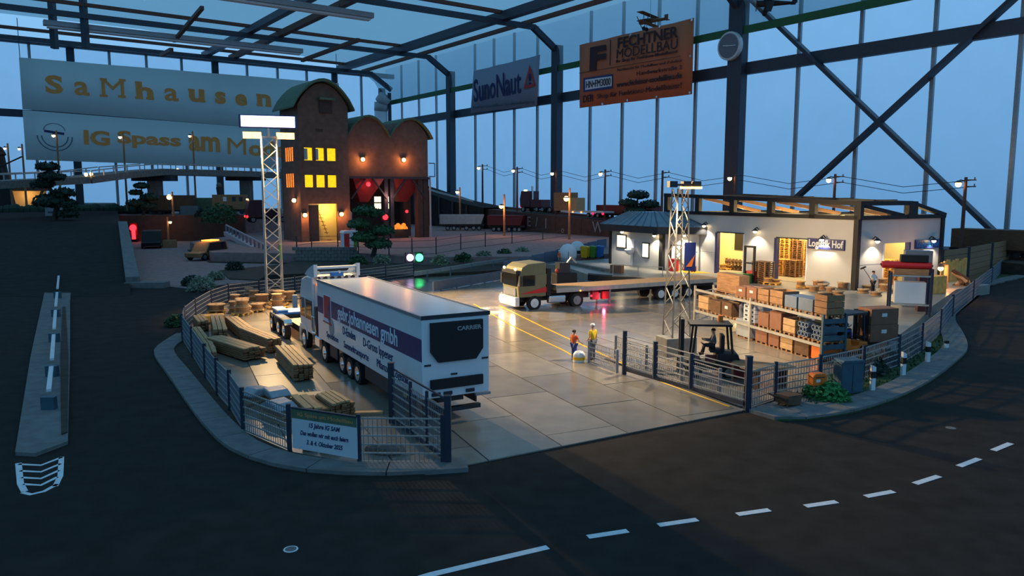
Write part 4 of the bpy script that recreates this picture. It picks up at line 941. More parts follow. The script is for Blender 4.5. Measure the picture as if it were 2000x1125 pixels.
fnl = fence('mesh_fence', 'blue mesh fence curving round the timber yard on the left', FL, 1.5, skip=(1,), vert=.14)
sgn = thing('notice_board', 'white event notice board with green top strip on the front fence', 'sign', tuple((FL[1] + FL[2]) / 2 + Vector((.05, -.12, 0))), math.atan2((FL[1] - FL[2]).y, (FL[1] - FL[2]).x))
sw_ = (FL[1] - FL[2]).length - .2
MB().box(-sw_ / 2, sw_ / 2, 0, .06, .22, 1.5).build('board', 'white_paint', sgn)
MB().box(-sw_ / 2, sw_ / 2, -.004, 0, 1.2, 1.5).build('green_strip', 'roof_green', sgn)
MB().box(-sw_ / 2, sw_ / 2, -.02, .07, 1.5, 1.55).build('frame_top', 'blue_post', sgn)
text('lettering', 'IG Spass am Modellbau', .17, 'print_orange', sgn, frame((.05, -.008, 1.35), (1, 0, 0)), width=sw_ * .84, ext=.002)
for s, z, w_ in (('15 Jahre IG SAM', 1.04, .48), ('Das wollen wir mit euch feiern', .76, .74), ('3. & 4. Oktober 2025', .48, .56)):
    text('lettering', s, .2, 'print_navy', sgn, frame((0, -.006, z), (1, 0, 0)), width=sw_ * w_, ext=.002, bold=.006, shear=.25)
for p, q, l_ in ((FL[0], 2.15, 'tall dark blue end post of the front fence by the truck'), (G(757, 828), 2.2, 'dark blue post behind the front fence under the trailer')):
    MB().box(p.x - .09, p.x + .09, p.y - .09, p.y + .09, 0, q)
    tag(MB().box(-.1, .1, -.1, .1, 0, q).box(-.11, .11, -.11, .11, q, q + .04).build('gate_post', 'blue_post', None, loc=(p.x + .16, p.y + .02, 0)), l_, 'post', 'blue gate posts')
gq = G(757, 828) + Vector((.16, .02, 0)); gp_ = FL[0] + Vector((.16, .02, 0))
sg = thing('sliding_gate', 'blue mesh gate leaf standing open along the trailer', 'gate', tuple(gp_))
d_ = gq - gp_
MB().beam((0, 0, 2.05), d_ + Vector((0, 0, 2.05)), .05, .05).build('top_rail', 'blue_post', sg); MB().beam((0, 0, .18), d_ + Vector((0, 0, .18)), .1, .1).build('bottom_rail', 'blue_post', sg)
for f_ in (.33, .62): q = d_ * f_; MB().box(q.x - .05, q.x + .05, q.y - .05, q.y + .05, .2, 2.05 - .1).build('upright', 'blue_post', sg)
panel(sg, d_ * .02, d_ * .98, 1.75, 6, .14, .3)
# right sliding gate
ga, gb = G(1219, 733), G(1453, 803)
rg = thing('sliding_gate', 'blue sliding gate with mesh infill closing the right of the entrance', 'gate', tuple(ga))
d_ = gb - ga
MB().beam((0, 0, .3), d_ + Vector((0, 0, .3)), .1, .16).build('bottom_rail', 'blue_post', rg)
for k, f_ in enumerate((0, .29, .6)): q = d_ * f_; MB().box(q.x - .09, q.x + .09, q.y - .09, q.y + .09, .06 if k == 0 else .3, 2.05 - .15 * k).build('gate_post', 'blue_post', rg)
for k in range(6):
    z = .45 + k * .27; MB().beam((0, 0, z), d_ + Vector((0, 0, z - (.0 if k < 5 else .12))), .03, .04).build('rail_wire', 'galv', rg)
m = MB(); n = 60
for k in range(1, n):
    q = d_ * (k / n); m.beam(q + Vector((0, 0, .35)), q + Vector((0, 0, .9)), .018)
tag(m.build('wire_mesh', 'steel_grey', rg), kind='stuff')
tag(MB().box(-.11, .11, -.11, .11, 0, 2.1).box(-.12, .12, -.12, .12, 2.1, 2.14).build('gate_post', 'blue_post', None, loc=tuple(gb + Vector((.12, -.02, 0)))), 'thick dark blue gate post at the right end of the entrance', 'post', 'blue gate posts')
gt = tag(MB().beam((0, 0, .08), gb + Vector((0, .3, 0)) - G(1182, 704) + Vector((0, 0, .08)), .12, .05).build('gate_track', 'dark_trim', None, loc=tuple(G(1182, 704))), 'dark steel floor track along the right sliding gate', 'track')
bfp = [G(1163, 707), G(1204, 737)]
br1 = fence('barrier_fence', 'thin brown mesh barrier beside the man in yellow', [G(1150, 710), G(1205, 730)], 1.1, 'steel_grey', 5, .12, 'steel_grey', .03)
br2 = fence('barrier_fence', 'thin brown mesh barrier behind the sliding gate posts', [G(1202, 700), G(1262, 722), G(1330, 748), G(1405, 775)], 1.15, 'steel_grey', 5, .12, 'steel_grey', .03)
fr_ = fence('mesh_fence', 'blue mesh fence along the grass bank on the right', FR, 1.5, nh=6, vert=.16)
# board cladding on the far right fence
bcl = thing('board_fence', 'weathered board fence beyond the hall at the far right', 'fence', tuple(G(1836, 500, 1.2)))
o = bcl.location.copy()
bp_ = [D(1838, 512, 66), D(1890, 500, 70), D(1935, 500, 76), D(1972, 503, 82)]
for i, p in enumerate(bp_):
    p.z = 0; MB().box(p.x - o.x - .15, p.x - o.x + .15, p.y - o.y - .15, p.y - o.y + .15, -o.z, 3.4 - o.z).build('post', 'dark_trim', bcl)
    if i:
        for k in range(6): MB().beam(bp_[i - 1] - o + Vector((0, 0, .3 + k * .55)), p - o + Vector((0, 0, .3 + k * .55)), .08, .5).build('board', 'wood', bcl)
# lattice floodlight masts
def mast(label, base, h, w0, w1, mat, rz=0, seg=.9, cw_=.11, lw_=.06):
    t = thing('floodlight_mast', label, 'mast', tuple(base), rz)
    cs = [(-1, -1), (1, -1), (1, 1), (-1, 1)]
    def c(i, z): k = w0 + (w1 - w0) * z / h; return Vector((cs[i % 4][0] * k / 2, cs[i % 4][1] * k / 2, z))
    for i in range(4): MB().beam(c(i, 0), c(i, h), cw_).build('chord', mat, t)
    n = int(h / seg)
    for k in range(n):
        z0, z1 = k * h / n, (k + 1) * h / n
        for i in range(4):
            a, b = (c(i, z0), c(i + 1, z1)) if k % 2 else (c(i + 1, z0), c(i, z1))
            MB().beam(a, b, lw_).build('lattice_bar', mat, t)
    return t
lm = mast('tall lattice mast with lit sign box in the left yard', G(537, 590), 12.4, 1.15, 1.05, 'galv', .35)
lb = lm.location; 
MB().box(-2.05, 2.05, -.12, .12, 13.0, 13.95).build('sign_box', 'navy', lm, bev=.03)
lm.children[-1].rotation_euler = (0, 0, -.35 + .3)
sf = MB().box(-1.9, 1.9, -.16, -.12, 13.08, 13.87).build('sign_face', 'e_sign', lm); sf.rotation_euler = (0, 0, -.05)
MB().beam((0, 0, 12.3), (0, 0, 13.3), .16).build('sign_post', 'galv', lm)
MB().beam((-1.7, 0, 12.35), (1.7, 0, 12.35), .12).build('lamp_arm', 'galv', lm)
MB().box(.45, .62, -.6, .6, 3.3, 4.4).build('green_sign', 'green', lm)
for x in (-1.5, -.85, .85, 1.5):
    hd = MB().cbox((x, -.15, 12.5), (.55, .3, .42)).build('lamp_head', 'dark_trim', lm); MB().cbox((x, -.34, 12.44), (.62, .1, .46)).build('lamp_glass', 'e_flood', hd)
for x in (-1.2, 1.2): lamp('SPOT', (x, -.6, 12.3), (1, .66, .30), 40000, lm, aim=(x + 11.9, -11.9, 0.9), size=.3, angle=90, blend=.35)
lamp('SPOT', (.2, -.9, 12.2), (1, .66, .3), 9000, lm, aim=(1.5, -4.5, 0), size=.3, angle=84, blend=.8)
rm = mast('lattice floodlight mast on a concrete block beside the black forklift', G(1320, 694) + Vector((0, 0, 1.0)), 7.45, 1.0, .55, 'mast_grey', .3, .8, .065, .038)
tag(MB().box(-.85, .85, -.6, .6, -1.0, 0).build('block', 'kerb', rm, bev=.03))
for x in (-.75, .0, .55):
    hd = MB().cbox((x, -.55, 7.65), (.42, .3, .3)).build('lamp_head', 'dark_trim', rm)
    if x > -.5: MB().cbox((x, -.58, 7.48), (.46, .36, .1)).build('lamp_glass', 'e_flood', hd)
MB().beam((-.8, -.55, 7.62), (.8, -.55, 7.62), .1).build('lamp_arm', 'dark_trim', rm); MB().beam((0, 0, 7.5), (0, -.6, 7.6), .1).build('lamp_arm', 'dark_trim', rm)
lamp('SPOT', (-.6, -1.0, 7.3), (1, .80, .54), 4300, rm, aim=(-5, 0, 0), size=.25, angle=120, blend=.6)
lamp('SPOT', (1.1, -.4, 7.3), (1, .80, .54), 3600, rm, aim=(5, 4, 0), size=.25, angle=120, blend=.6)
fg = thing('advert_banner', 'small blue and yellow banner tied to the right lattice mast', 'banner', tuple(rm.location + Vector((.45, -.55, 3.5))), .1)
MB().box(-.28, .28, -.03, .03, -.1, 1.3).build('cloth', 'navy', fg); MB().add([(-.2, -.04, .1), (.25, -.04, .7), (.1, -.04, .1)], [(0, 1, 2)]).build('print', 'orange', fg)
# ------------------------------------------------------------------ goods
def pallet_mesh(w=1.2, d=.9, mat='wood'):
    m = MB()
    for k in range(5): m.box(-w / 2, w / 2, -d / 2 + k * d / 4.6, -d / 2 + k * d / 4.6 + d / 6.5, .13, .16)
    for y in (-d / 2 + .05, 0, d / 2 - .05):
        for x in (-w / 2 + .08, 0, w / 2 - .08): m.box(x - .07, x + .07, y - .05, y + .05, .02, .13)
        m.box(-w / 2, w / 2, y - .05, y + .05, 0, .02)
    return m.mesh('pallet', mat)
PAL = pallet_mesh(); PALY = pallet_mesh(mat='pallet_yellow')
ordn = lambda k: nm[k] if k < len(nm) else str(k + 1) + 'th'
def pallet(label, loc, rz=0, mesh=None, group='wooden pallets', cat='pallet'):
    return tag(link('pallet', mesh or PAL, None, loc, rz), label, cat, group)
def drum(parent, c, r, h, mat='wood_light'):
    MB().lathe([(r * .97, 0), (r, .02), (r, .07), (r * .72, .07), (r * .72, h - .07), (r, h - .07), (r, h - .02), (r * .97, h)], c, 18).build('drum', mat, parent)
def cable_drum(label, loc, r, h, group, mat='wood_light'):
    t = thing('cable_drum', label, 'drum', loc, rnd.random() * 3, group)
    MB().lathe([(r * .98, 0), (r, .02), (r, .07)], (0, 0, 0), 18).build('flange', mat, t)
    MB().cyl((0, 0, .07), (0, 0, h - .07), r * .8, 18).build('core', 'wood', t)
    MB().lathe([(r, h - .07), (r, h - .02), (r * .98, h)], (0, 0, 0), 18).build('flange', mat, t)
    MB().cyl((0, 0, h), (0, 0, h + .01), r * .16, 10).build('hub_hole', 'wood_dark', t)
    return t
# left group: (u, v of the foot, radius, height, on pallet?)
left = [(423, 612, .62, .34, 1), (452, 588, .45, .42, 0), (441, 612, .42, .3, 0), (474, 606, .5, .5, 1), (487, 585, .42, .36, 0), (478, 578, .42, .3, 2), (497, 590, .46, .34, 0), (474, 616, .55, .34, 1), (500, 604, .42, .3, 0), (512, 596, .52, .46, 1), (524, 607, .46, .4, 1), (538, 588, .62, .62, 0), (544, 598, .5, .4, 1), (556, 590, .58, .5, 1), (492, 612, .45, .3, 1), (460, 600, .42, .36, 0)]
left = sorted(left, key=lambda q: q[0])
used_p = []
def settle(p, r):
    for _ in range(60):
        moved = False
        for q, rq in used_p:
            d = (p - q); d.z = 0
            if d.length < r + rq + .04:
                d = d.normalized() if d.length > 1e-3 else Vector((1, 0, 0)); p = q + d * (r + rq + .06); p.z = 0; moved = True
        if not moved: break
    used_p.append((p.copy(), r)); return p
for k, (u, v, r, h, pl) in enumerate(left):
    p = settle(G(u, v), max(r, .74) if pl == 1 else r); z = .056
    if pl == 1:
        pallet('yellowish pallet under the %s cable drum from the left by the left mast' % ordn(k), (p.x, p.y, z), .3 + .2 * k, PALY, 'pallets under the left cable drums'); z += .165
    h *= 1.3; cable_drum('wooden cable drum by the left mast, %s from the left' % ordn(k), (p.x, p.y, z), r, h, 'cable drums by the left mast')
    if k in (1, 3, 5, 7, 9, 12, 14): cable_drum('small wooden cable drum set on top of the %s drum from the left' % ordn(k), (p.x, p.y, z + h + .012), r * .82, .4, 'cable drums by the left mast')
p = G(412, 632); 
yb = thing('crate', 'flat yellow timber crate beside the left fence', 'crate', (p.x, p.y, .056), .4)
MB().box(-.8, .8, -.5, .5, .12, .5).build('box', 'pallet_yellow', yb)
for x in (-.6, 0, .6): MB().box(x - .08, x + .08, -.48, .48, 0, .12).build('skid', 'wood', yb)
# timber bundles
def timber(label, loc, rz, L, nx, nz, bw=.32, bh=.12, mat='wood_light', core='wood', top=None, group='timber bundles in the left yard'):
    t = thing('timber_bundle', label, 'timber', loc, rz, group)
    for x in (-L * .3, L * .3): MB().box(x - .08, x + .08, -nx * bw / 2, nx * bw / 2, 0, .1).build('bearer', 'wood_dark', t)
    for k in range(nz):
        for j in range(nx):
            if k == nz - 1 and top is not None and j >= top: continue
            dx = rnd.uniform(-.14, .14); y = -nx * bw / 2 + j * bw
            MB().box(-L / 2 + dx, L / 2 + dx, y + .01, y + bw - .025, .1 + k * bh, .1 + (k + 1) * bh - .026).build('plank', (mat if k == nz - 1 else core), t)
    return t
def along(ua, va, ub, vb): a, b = G(ua, va), G(ub, vb); return (a + b) / 2, (b - a).length, math.atan2((b - a).y, (b - a).x)
for lb, a, b, nx, nz, bw, top in (
    ('long plank bundle lying against the fence at the left edge of the yard', (381, 660), (411, 705), 3, 5, .3, None),
    ('short plank bundle behind the long one at the left fence', (388, 637), (398, 650), 3, 6, .3, None),
    ('plank bundle with level top, middle of the far timber row', (424, 640), (432, 672), 3, 7, .34, None),
    ('plank bundle slanting to the right in the far timber row', (452, 640), (488, 670), 3, 6, .34, None),
    ('wide plank bundle with three separate top boards', (425, 682), (498, 706), 4, 6, .42, 3),
    ('dark tied plank bundle nearest the white tractor', (482, 668), (538, 692), 3, 7, .32, None),
    ('dark bundle with overhanging ends beside the trailer wheels', (556, 706), (594, 748), 4, 7, .3, None),
    ('small upright board bundle leaning on the left fence', (408, 700), (416, 722), 2, 7, .32, None),
    ('bundle of crate boards with open gaps at the front of the yard', (592, 800), (622, 828), 3, 5, .42, 2),
    ('reddish plank bundle beside the gap-boarded bundle at the front', (640, 800), (672, 822), 5, 6, .26, 4)):
    c, L, az = along(*a, *b); timber(lb, (c.x, c.y, .056), az, max(1.5, L), nx, nz, bw * .72, .1, top=top)
# foil wrapped board piles by the front fence
for lb, (u, v), rz, s in (('foil wrapped board pile against the front left fence', (508, 792), .9, .8), ('foil wrapped boards lying near the notice board', (548, 822), -.75, .8), ('loose boards fanned out between the foil wrapped piles', (540, 795), -.9, .8)):
    p = G(u, v); t = thing('board_pile', lb, 'boards', (p.x, p.y, .056), rz, 'board piles by the front fence')
    for k in range(5): MB().box(-1.2 * s + .1 * k, 1.1 * s - .08 * k, -.45 * s, .45 * s, k * .1, k * .1 + .08).build('board', 'wood' if k % 2 else 'wood_light', t)
    if 'foil' in lb: MB().prof([(-.9 * s, .5), (-.4 * s, .72), (.3 * s, .66), (.8 * s, .5), (.7 * s, .42), (-.8 * s, .42)], -.5 * s, .5 * s).build('foil', 'tarp', t, smooth=False, bev=.08)
    else:
        for k in range(8): MB().beam((-.8 + k * .25, -.2, .55), (-.6 + k * .25, .75, .6), .09, .06).build('stick', 'wood_light', t)
p = G(690, 812); tag(MB().box(-1.2, 1.2, -.13, .13, 0, .09).build('loose_board', 'wood_light', None, loc=(p.x - .1, p.y, .056), rz=.1), 'pale loose board on the ground behind the front fence', 'board')
for u, v, s, lb in ((640, 893, .28, 'dark rock under the notice board'), (735, 893, .34, 'small dark mound left of centre behind the front fence'), (757, 895, .42, 'larger dark mound behind the front mesh fence'), (600, 890, .2, 'pale flint stone below the notice board')):
    p = G(u, v); tag(MB().ball((0, 0, 0), s, 6, (1.3, .8, .7)).build('rock', 'stone', None, loc=(p.x, p.y + .35, .12)), lb, 'rock', 'rocks along the front fence')
# ------------------------------------------------------------------ pallet rack
RA, RB = Vector((11.5, 47.8, .056)), Vector((14.9, 36.3, .056)); RX = (RB - RA).normalized(); RY = Vector((-RX.y, RX.x, 0)); RZ = math.atan2(RX.y, RX.x); RL = (RB - RA).length
def rx(u):
    r_ = (u - CX) / F; return -(RA.x - r_ * RA.y) / (RX.x - r_ * RX.y)
def rp(x, y, z): q = RA + RX * x + RY * y; return (q.x, q.y, z)
Z1, Z2 = .98, 2.3
rack = thing('pallet_rack', 'long steel pallet rack with two beam levels full of goods', 'rack', tuple(RA), RZ)
DP = 1.3
for x in (0, RL / 2, RL):
    for y in (0, DP): MB().box(x - .07, x + .07, y - .05, y + .05, 0, Z2 + (.12 if x < RL else .1)).build('upright', 'galv' if x < RL else 'teal_steel', rack)
    for k in range(5): MB().beam((x, 0, .15 + k * .45), (x, DP, .55 + k * .4), .05).build('frame_brace', 'teal_steel' if x >= RL else 'galv', rack)
for z in (Z1, Z2):
    for y in (0, DP): MB().box(0, RL, y - .04, y + .04, z - .2, z - .06).build('beam', 'galv', rack)
for k in range(5): MB().box(RL - .04, RL + .04, .05, DP - .05, .25 + k * .42, .48 + k * .42).build('end_slat', 'teal_steel', rack)
# goods builders, centred on local origin, standing on z = 0
def crate(label, loc, rz, w, d, h, mat='wood', group='crates on the rack'):
    t = thing('crate', label, 'crate', loc, rz, group); n = max(2, int(h / .28))
    MB().box(-w / 2 + .05, w / 2 - .05, -d / 2 + .05, d / 2 - .05, .0, h * .55).build('load', 'wood_dark', t)
    for k in range(n):
        z0, z1 = k * h / n + .03, (k + 1) * h / n
        for s in (-1, 1):
            MB().box(-w / 2, w / 2, s * (d / 2 - .02) - .02, s * (d / 2 - .02) + .02, z0, z1).build('slat', mat, t)
            MB().box(s * (w / 2 - .02) - .02, s * (w / 2 - .02) + .02, -d / 2 + .045, d / 2 - .045, z0, z1).build('slat', mat, t)
    return t
def carton(label, loc, rz, w, d, h, mat='cardboard', group='cartons on the rack', cat='box', tape=True, name='carton'):
    t = thing(name, label, cat, loc, rz, group)
    MB().box(-w / 2, w / 2, -d / 2, d / 2, 0, h).build('box', mat, t, bev=.015)
    if tape:
        MB().box(-w / 2 - .002, w / 2 + .002, -.05, .05, h, h + .006).build('tape', 'wood_light', t)
        if 'label' in label: MB().box(-.18, .12, -d / 2 - .006, -d / 2, h * .5, h * .72).build('paper_label', 'paper', t)
    return t
def onrack(u0, u1, z, fn, label, h, mat, y=.62, d=1.0, pal=True, **k):
    x0, x1 = rx(u0), rx(u1); x = (x0 + x1) / 2; w = x1 - x0 - .05
    zz = z
    if pal:
        t = tag(link('pallet', pallet_mesh(w, .95), None, rp(x, y, zz - .058 if z > .5 else .056), RZ), 'pallet under the ' + ' '.join(label.split()[:12]), 'pallet', 'rack pallets'); zz += .11 if z > .5 else .17
    return fn(label, rp(x, y, zz), RZ, w, d, h, mat, **k)
onrack(1388, 1432, Z2, carton, 'tall brown plywood case on the top rack level at its far end', 1.05, 'wood', y=.85, d=.7, tape=False, name='plywood_case')
onrack(1437, 1456, Z2, carton, 'small red-brown bin with white label on the top rack level', .55, 'cardboard')
onrack(1458, 1478, Z2, carton, 'second red-brown bin with white label on the top rack level', .62, 'cardboard')
onrack(1480, 1502, Z2, crate, 'narrow slatted crate left of centre on the top rack level', .66, 'wood')
onrack(1504, 1530, Z2, crate, 'slatted crate at the middle of the top rack level', .72, 'wood')
onrack(1533, 1558, Z2, carton, 'first blue-grey plastic tub on the top rack level', .6, 'blue_grey', tape=False, name='plastic_tub')
onrack(1560, 1590, Z2, carton, 'second blue-grey plastic tub on the top rack level', .62, 'blue_grey', tape=False, name='plastic_tub')
onrack(1592, 1618, Z2, crate, 'tall slatted crate at the near end of the top rack level', .95, 'wood')
onrack(1364, 1384, Z1, crate, 'light slatted crate at the far end of the middle rack level', .8, 'wood_light')
onrack(1388, 1408, Z1, carton, 'dark brown box beside the far crate on the middle rack level', .72, 'wood_dark', tape=False)
onrack(1410, 1430, Z1, carton, 'dark brown box with label left of the gas cylinders on the middle rack level', .78, 'wood_dark')
def tubes(label, loc, rz, w, d, h, mat, group='cylinders on the rack'):
    t = thing('gas_cylinders', label, 'cylinder', loc, rz, group)
    for k in range(2): MB().lathe([(.2, 0), (.2, h * .82), (.12, h * .93), (.07, h * .95), (.07, h)], (-w / 4 + k * w / 2, 0, 0), 14).build('cylinder', mat, t, smooth=False)
    return t
onrack(1432, 1451, Z1, tubes, 'pair of grey cylinders standing on the middle rack level', .85, 'plastic_grey')
def blocks(label, loc, rz, w, d, h, mat, group='block stacks on the rack'):
    t = thing('block_stack', label, 'blocks', loc, rz, group)
    for k in range(4):
        for j in range(2):
            x = -w / 4 + j * w / 2; z = k * h / 4
            b = MB().box(x - w / 4 + .02, x + w / 4 - .02, -d / 2, d / 2, z, z + h / 4 - .03).build('block', mat, t); MB().box(x - w / 9, x + w / 9, -d / 2 - .01, -d / 2, z + .05, z + h / 4 - .09).build('opening', 'dark_trim', b)
    return t
onrack(1453, 1477, Z1, blocks, 'stack of pale hollow blocks at the centre of the middle rack level', .98, 'white_paint')
onrack(1482, 1504, Z1, carton, 'lower cardboard box right of the centre upright on the middle level', .7, 'cardboard')
onrack(1505, 1529, Z1, carton, 'taller cardboard box at the middle rack level next to the slatted crate', .92, 'cardboard')
onrack(1532, 1557, Z1, crate, 'light slatted crate beside the pipes on the middle rack level', .72, 'wood_light')
def pipes(label, loc, rz, w, d, h, mat, group='pipe bundles on the rack'):
    t = thing('pipe_bundle', label, 'pipes', loc, rz, group); r = .135; n = int(w / (2 * r))
    for k in range(3):
        for j in range(n - k % 2):
            x = -w / 2 + r + j * 2 * r + (r if k % 2 else 0); z = r + k * r * 1.75
            m = MB(); N = 12
            for yy, rr in ((-d / 2, r * .97), (d / 2, r * .97), (d / 2, r * .7), (-d / 2, r * .7)): m.v += [(x + rr * math.cos(6.2832 * i / N), yy, z + rr * math.sin(6.2832 * i / N)) for i in range(N)]
            m.f = [(q * N + i, q * N + (i + 1) % N, ((q + 1) % 4) * N + (i + 1) % N, ((q + 1) % 4) * N + i) for q in range(4) for i in range(N)]
            m.build('pipe', mat, t)
    return t
onrack(1561, 1586, Z1, pipes, 'left bundle of grey plastic pipes on the middle rack level', .7, 'pipe_plastic')
onrack(1588, 1616, Z1, pipes, 'right bundle of grey plastic pipes at the near end of the middle level', .7, 'pipe_plastic')
q = rp(rx(1600), .5, Z1 + .83); t = thing('cable_coil', 'black cable coil lying on the right pipe bundle', 'coil', q, RZ)
MB().cyl((-.35, 0, .26), (.35, 0, .26), .26, 16).build('coil', 'black', t); MB().cyl((-.37, 0, .26), (.37, 0, .26), .1, 10).build('core', 'white', t)
onrack(1440, 1472, 0, carton, 'white foil wrapped container on the floor level of the rack', .95, 'tarp', tape=False, name='wrapped_container')
onrack(1478, 1502, 0, carton, 'reddish carton on the floor level right of the centre upright', .6, 'cardboard')
onrack(1504, 1526, 0, carton, 'pinkish carton in the middle of the floor level of the rack', .62, 'cardboard')
onrack(1528, 1553, 0, crate, 'light slatted crate on the floor level of the rack', .66, 'wood_light')
onrack(1556, 1586, 0, carton, 'dark brown case near the right end of the rack floor level', .72, 'wood_dark', tape=False)
onrack(1590, 1612, 0, carton, 'orange tool case at the near end of the rack floor level', .7, 'orange', tape=False, name='tool_case')
# work tables and planks in front of the rack
p = G(1475, 748); t = thing('work_table', 'low brown table with planks in front of the rack', 'table', (p.x, p.y, .056), -.5)
MB().box(-1.0, 1.0, -.5, .5, .72, .8).build('table_top', 'wood', t)
for x in (-.9, .9):
    for y in (-.4, .4): MB().box(x - .05, x + .05, y - .05, y + .05, 0, .72).build('leg', 'wood', t)
p = G(1497, 757); t = thing('plank_stack', 'pale planks on trestles behind the right gate post', 'planks', (p.x, p.y, .056), .35)
for k in range(3): MB().box(-1.1, 1.1, -.45 + k * .3, -.18 + k * .3, .8, .88).build('plank', 'wood_light', t)
for x in (-.7, .7): MB().box(x - .05, x + .05, -.4, .4, 0, .8).build('trestle', 'wood_dark', t)
p = G(1432, 738); carton('dark red tool chest beside the black forklift', (p.x, p.y, .056), -.4, 1.3, .7, .75, 'dark_red', None, 'box', False, 'tool_chest')
# ------------------------------------------------------------------ behind the rack: small rack, cartons, machines
o = Vector((24.3, 46.6, ZP)); sr = thing('display_rack', 'small blue steel rack with rolls and white boxes near the right fence', 'rack', tuple(o), -.35)
for x in (-1.1, 1.1):
    for y in (-.5, .5): MB().box(x - .06, x + .06, y - .06, y + .06, 0, 2.65).build('upright', 'blue_post', sr)
for z in (.75, 2.5):
    for y in (-.5, .5): MB().box(-1.1, 1.1, y - .04, y + .04, z - .1, z).build('beam', 'galv', sr)
def R2(x, y, z): c, s = math.cos(-.35), math.sin(-.35); return (o.x + x * c - y * s, o.y + x * s + y * c, o.z + z)
carton('white appliance box on the middle of the small blue rack', R2(0, 0, .76), -.35, 1.7, .8, 1.3, 'white_paint', None, 'box', True)
carton('brown pallet box on top of the small blue rack', R2(0, 0, 2.51), -.35, 1.9, .8, .35, 'wood', None, 'box', False, 'pallet_box')
for k in range(2):
    q = R2(-.25, -.2 + .42 * k, 2.87); t = thing('fabric_roll', 'red roll lying on the small rack, %s one' % ('front' if k == 0 else 'rear'), 'roll', q, -.35, 'red rolls on the small rack')
    MB().cyl((-1.35, 0, .2), (1.35, 0, .2), .2, 14).build('roll', 'red', t); MB().cyl((-1.42, 0, .2), (1.42, 0, .2), .07, 8).build('core', 'dark_red', t)
carton('black flight case above the red rolls on the small rack', R2(.15, 0, 3.28), -.35, 1.5, .7, .42, 'black', None, 'case', False, 'flight_case')
carton('grey machine housing behind the black flight case', (26.6, 50.2, ZP), -.35, 1.6, 1.0, 3.7, 'plastic_grey', None, 'machine', False, 'machine_housing')
c0 = Vector((18.6, 38.6, ZP - .0))
carton('lower large cardboard box with white label behind the right fence', (c0.x, c0.y, ZP), .25, 1.65, 1.1, .85, 'cardboard', 'large boxes by the right fence')
carton('upper large cardboard box with white label behind the right fence', (c0.x, c0.y, ZP + .86), .25, 1.6, 1.05, .8, 'cardboard', 'large boxes by the right fence')
carton('dark red cabinet right of the small blue rack', (26.1, 48.2, ZP), -.3, .8, .7, 2.7, 'maroon', None, 'cabinet', False, 'cabinet')
carton('pale yellow lit wooden box outside the hall gable', (31.5, 57.2, ZP), .5, 1.7, 1.2, 1.3, 'pallet_yellow', None, 'box', False, 'wooden_box')
t = thing('plank_screen', 'upright lit wooden planks leaning beyond the hall', 'planks', (37.4, 64.7, .01), .6)
for k in range(9): MB().box(-2.2 + k * .48, -1.76 + k * .48, -.06, .06, 0, 2.5 + .1 * (k % 3)).build('plank', 'pallet_yellow', t)
t = thing('log_heap', 'heap of tangled roots and logs by the far right fence', 'logs', (36.4, 61.9, 0), .3)
for k in range(9): a = k * .7; MB().cyl((math.cos(a) * .6, math.sin(a) * .5, .2 + k * .13), (-math.cos(a + .5) * .6, -math.sin(a) * .5, .6 + k * .18), .16, 7).build('log', 'wood_light' if k % 2 else 'wood_dark', t)
# ------------------------------------------------------------------ drums and pallets in front of the hall
row = [(1583, 553, .5, .62), (1597, 560, .45, .5), (1615, 556, .48, .75), (1607, 566, .4, .45), (1632, 560, .52, .7), (1622, 571, .4, .4), (1645, 565, .42, .55), (1590, 569, .42, .42), (1637, 576, .42, .3), (1608, 577, .38, .25)]
row = sorted(row)
for k, (u, v, r, h) in enumerate(row):
    p = settle(G(u, v, ZP), r); p.z = ZP + .006; cable_drum('wooden cable drum before the facade, %s left of the black corner post' % ordn(len(row) - 1 - k), tuple(p), r, h, 'cable drums before the hall facade')
row = sorted([(1686, 572, .42, .3), (1697, 566, .5, .36), (1720, 562, .42, .75), (1729, 568, .46, .5), (1742, 572, .36, .3), (1711, 577, .4, .28)])
for k, (u, v, r, h) in enumerate(row):
    p = settle(G(u, v, ZP), r); p.z = ZP + .006; cable_drum('wooden cable drum on the right hall side, %s from the black corner post' % ordn(k), tuple(p), r, h, 'cable drums on the right hall side')
for k, (u, v) in enumerate(((1418, 527), (1508, 556), (1571, 563))):
    p = G(u, v, ZP); p = settle(p, .75); pallet('pallet lying before the hall, %s from the left' % ordn(k), (p.x, p.y, ZP + .006), HA + .3 * k, PALY, 'pallets before the hall')
    for j, (dx, dy, r, h) in enumerate(((-.3, 0, .38, .4), (.35, .1, .36, .26))[:2 if k < 2 else 1]):
        cable_drum('%s drum on the %s pallet before the hall' % (('left', 'right')[j], ordn(k)), (p.x + dx, p.y + dy, ZP + .172), r, h, 'drums on pallets before the hall', 'pallet_yellow')
def pstack(label, loc, rz, n, mesh, w=None):
    t = thing('pallet_stack', label, 'pallet stack', loc, rz, 'stacked pallets')
    for k in range(n):
        c = link('pallet', mesh, t, (rnd.uniform(-.02, .02), rnd.uniform(-.02, .02), k * .165))
    return t
p = G(1489, 553, ZP); pstack('tall stack of brown pallets right of the red stacker', (p.x, p.y, ZP + .006), HA, 11, pallet_mesh(1.5, 1.1))
PB = pallet_mesh(1.25, 1.0, 'pallet_yellow'); PW = pallet_mesh(1.25, 1.0)
x0 = d2[0]
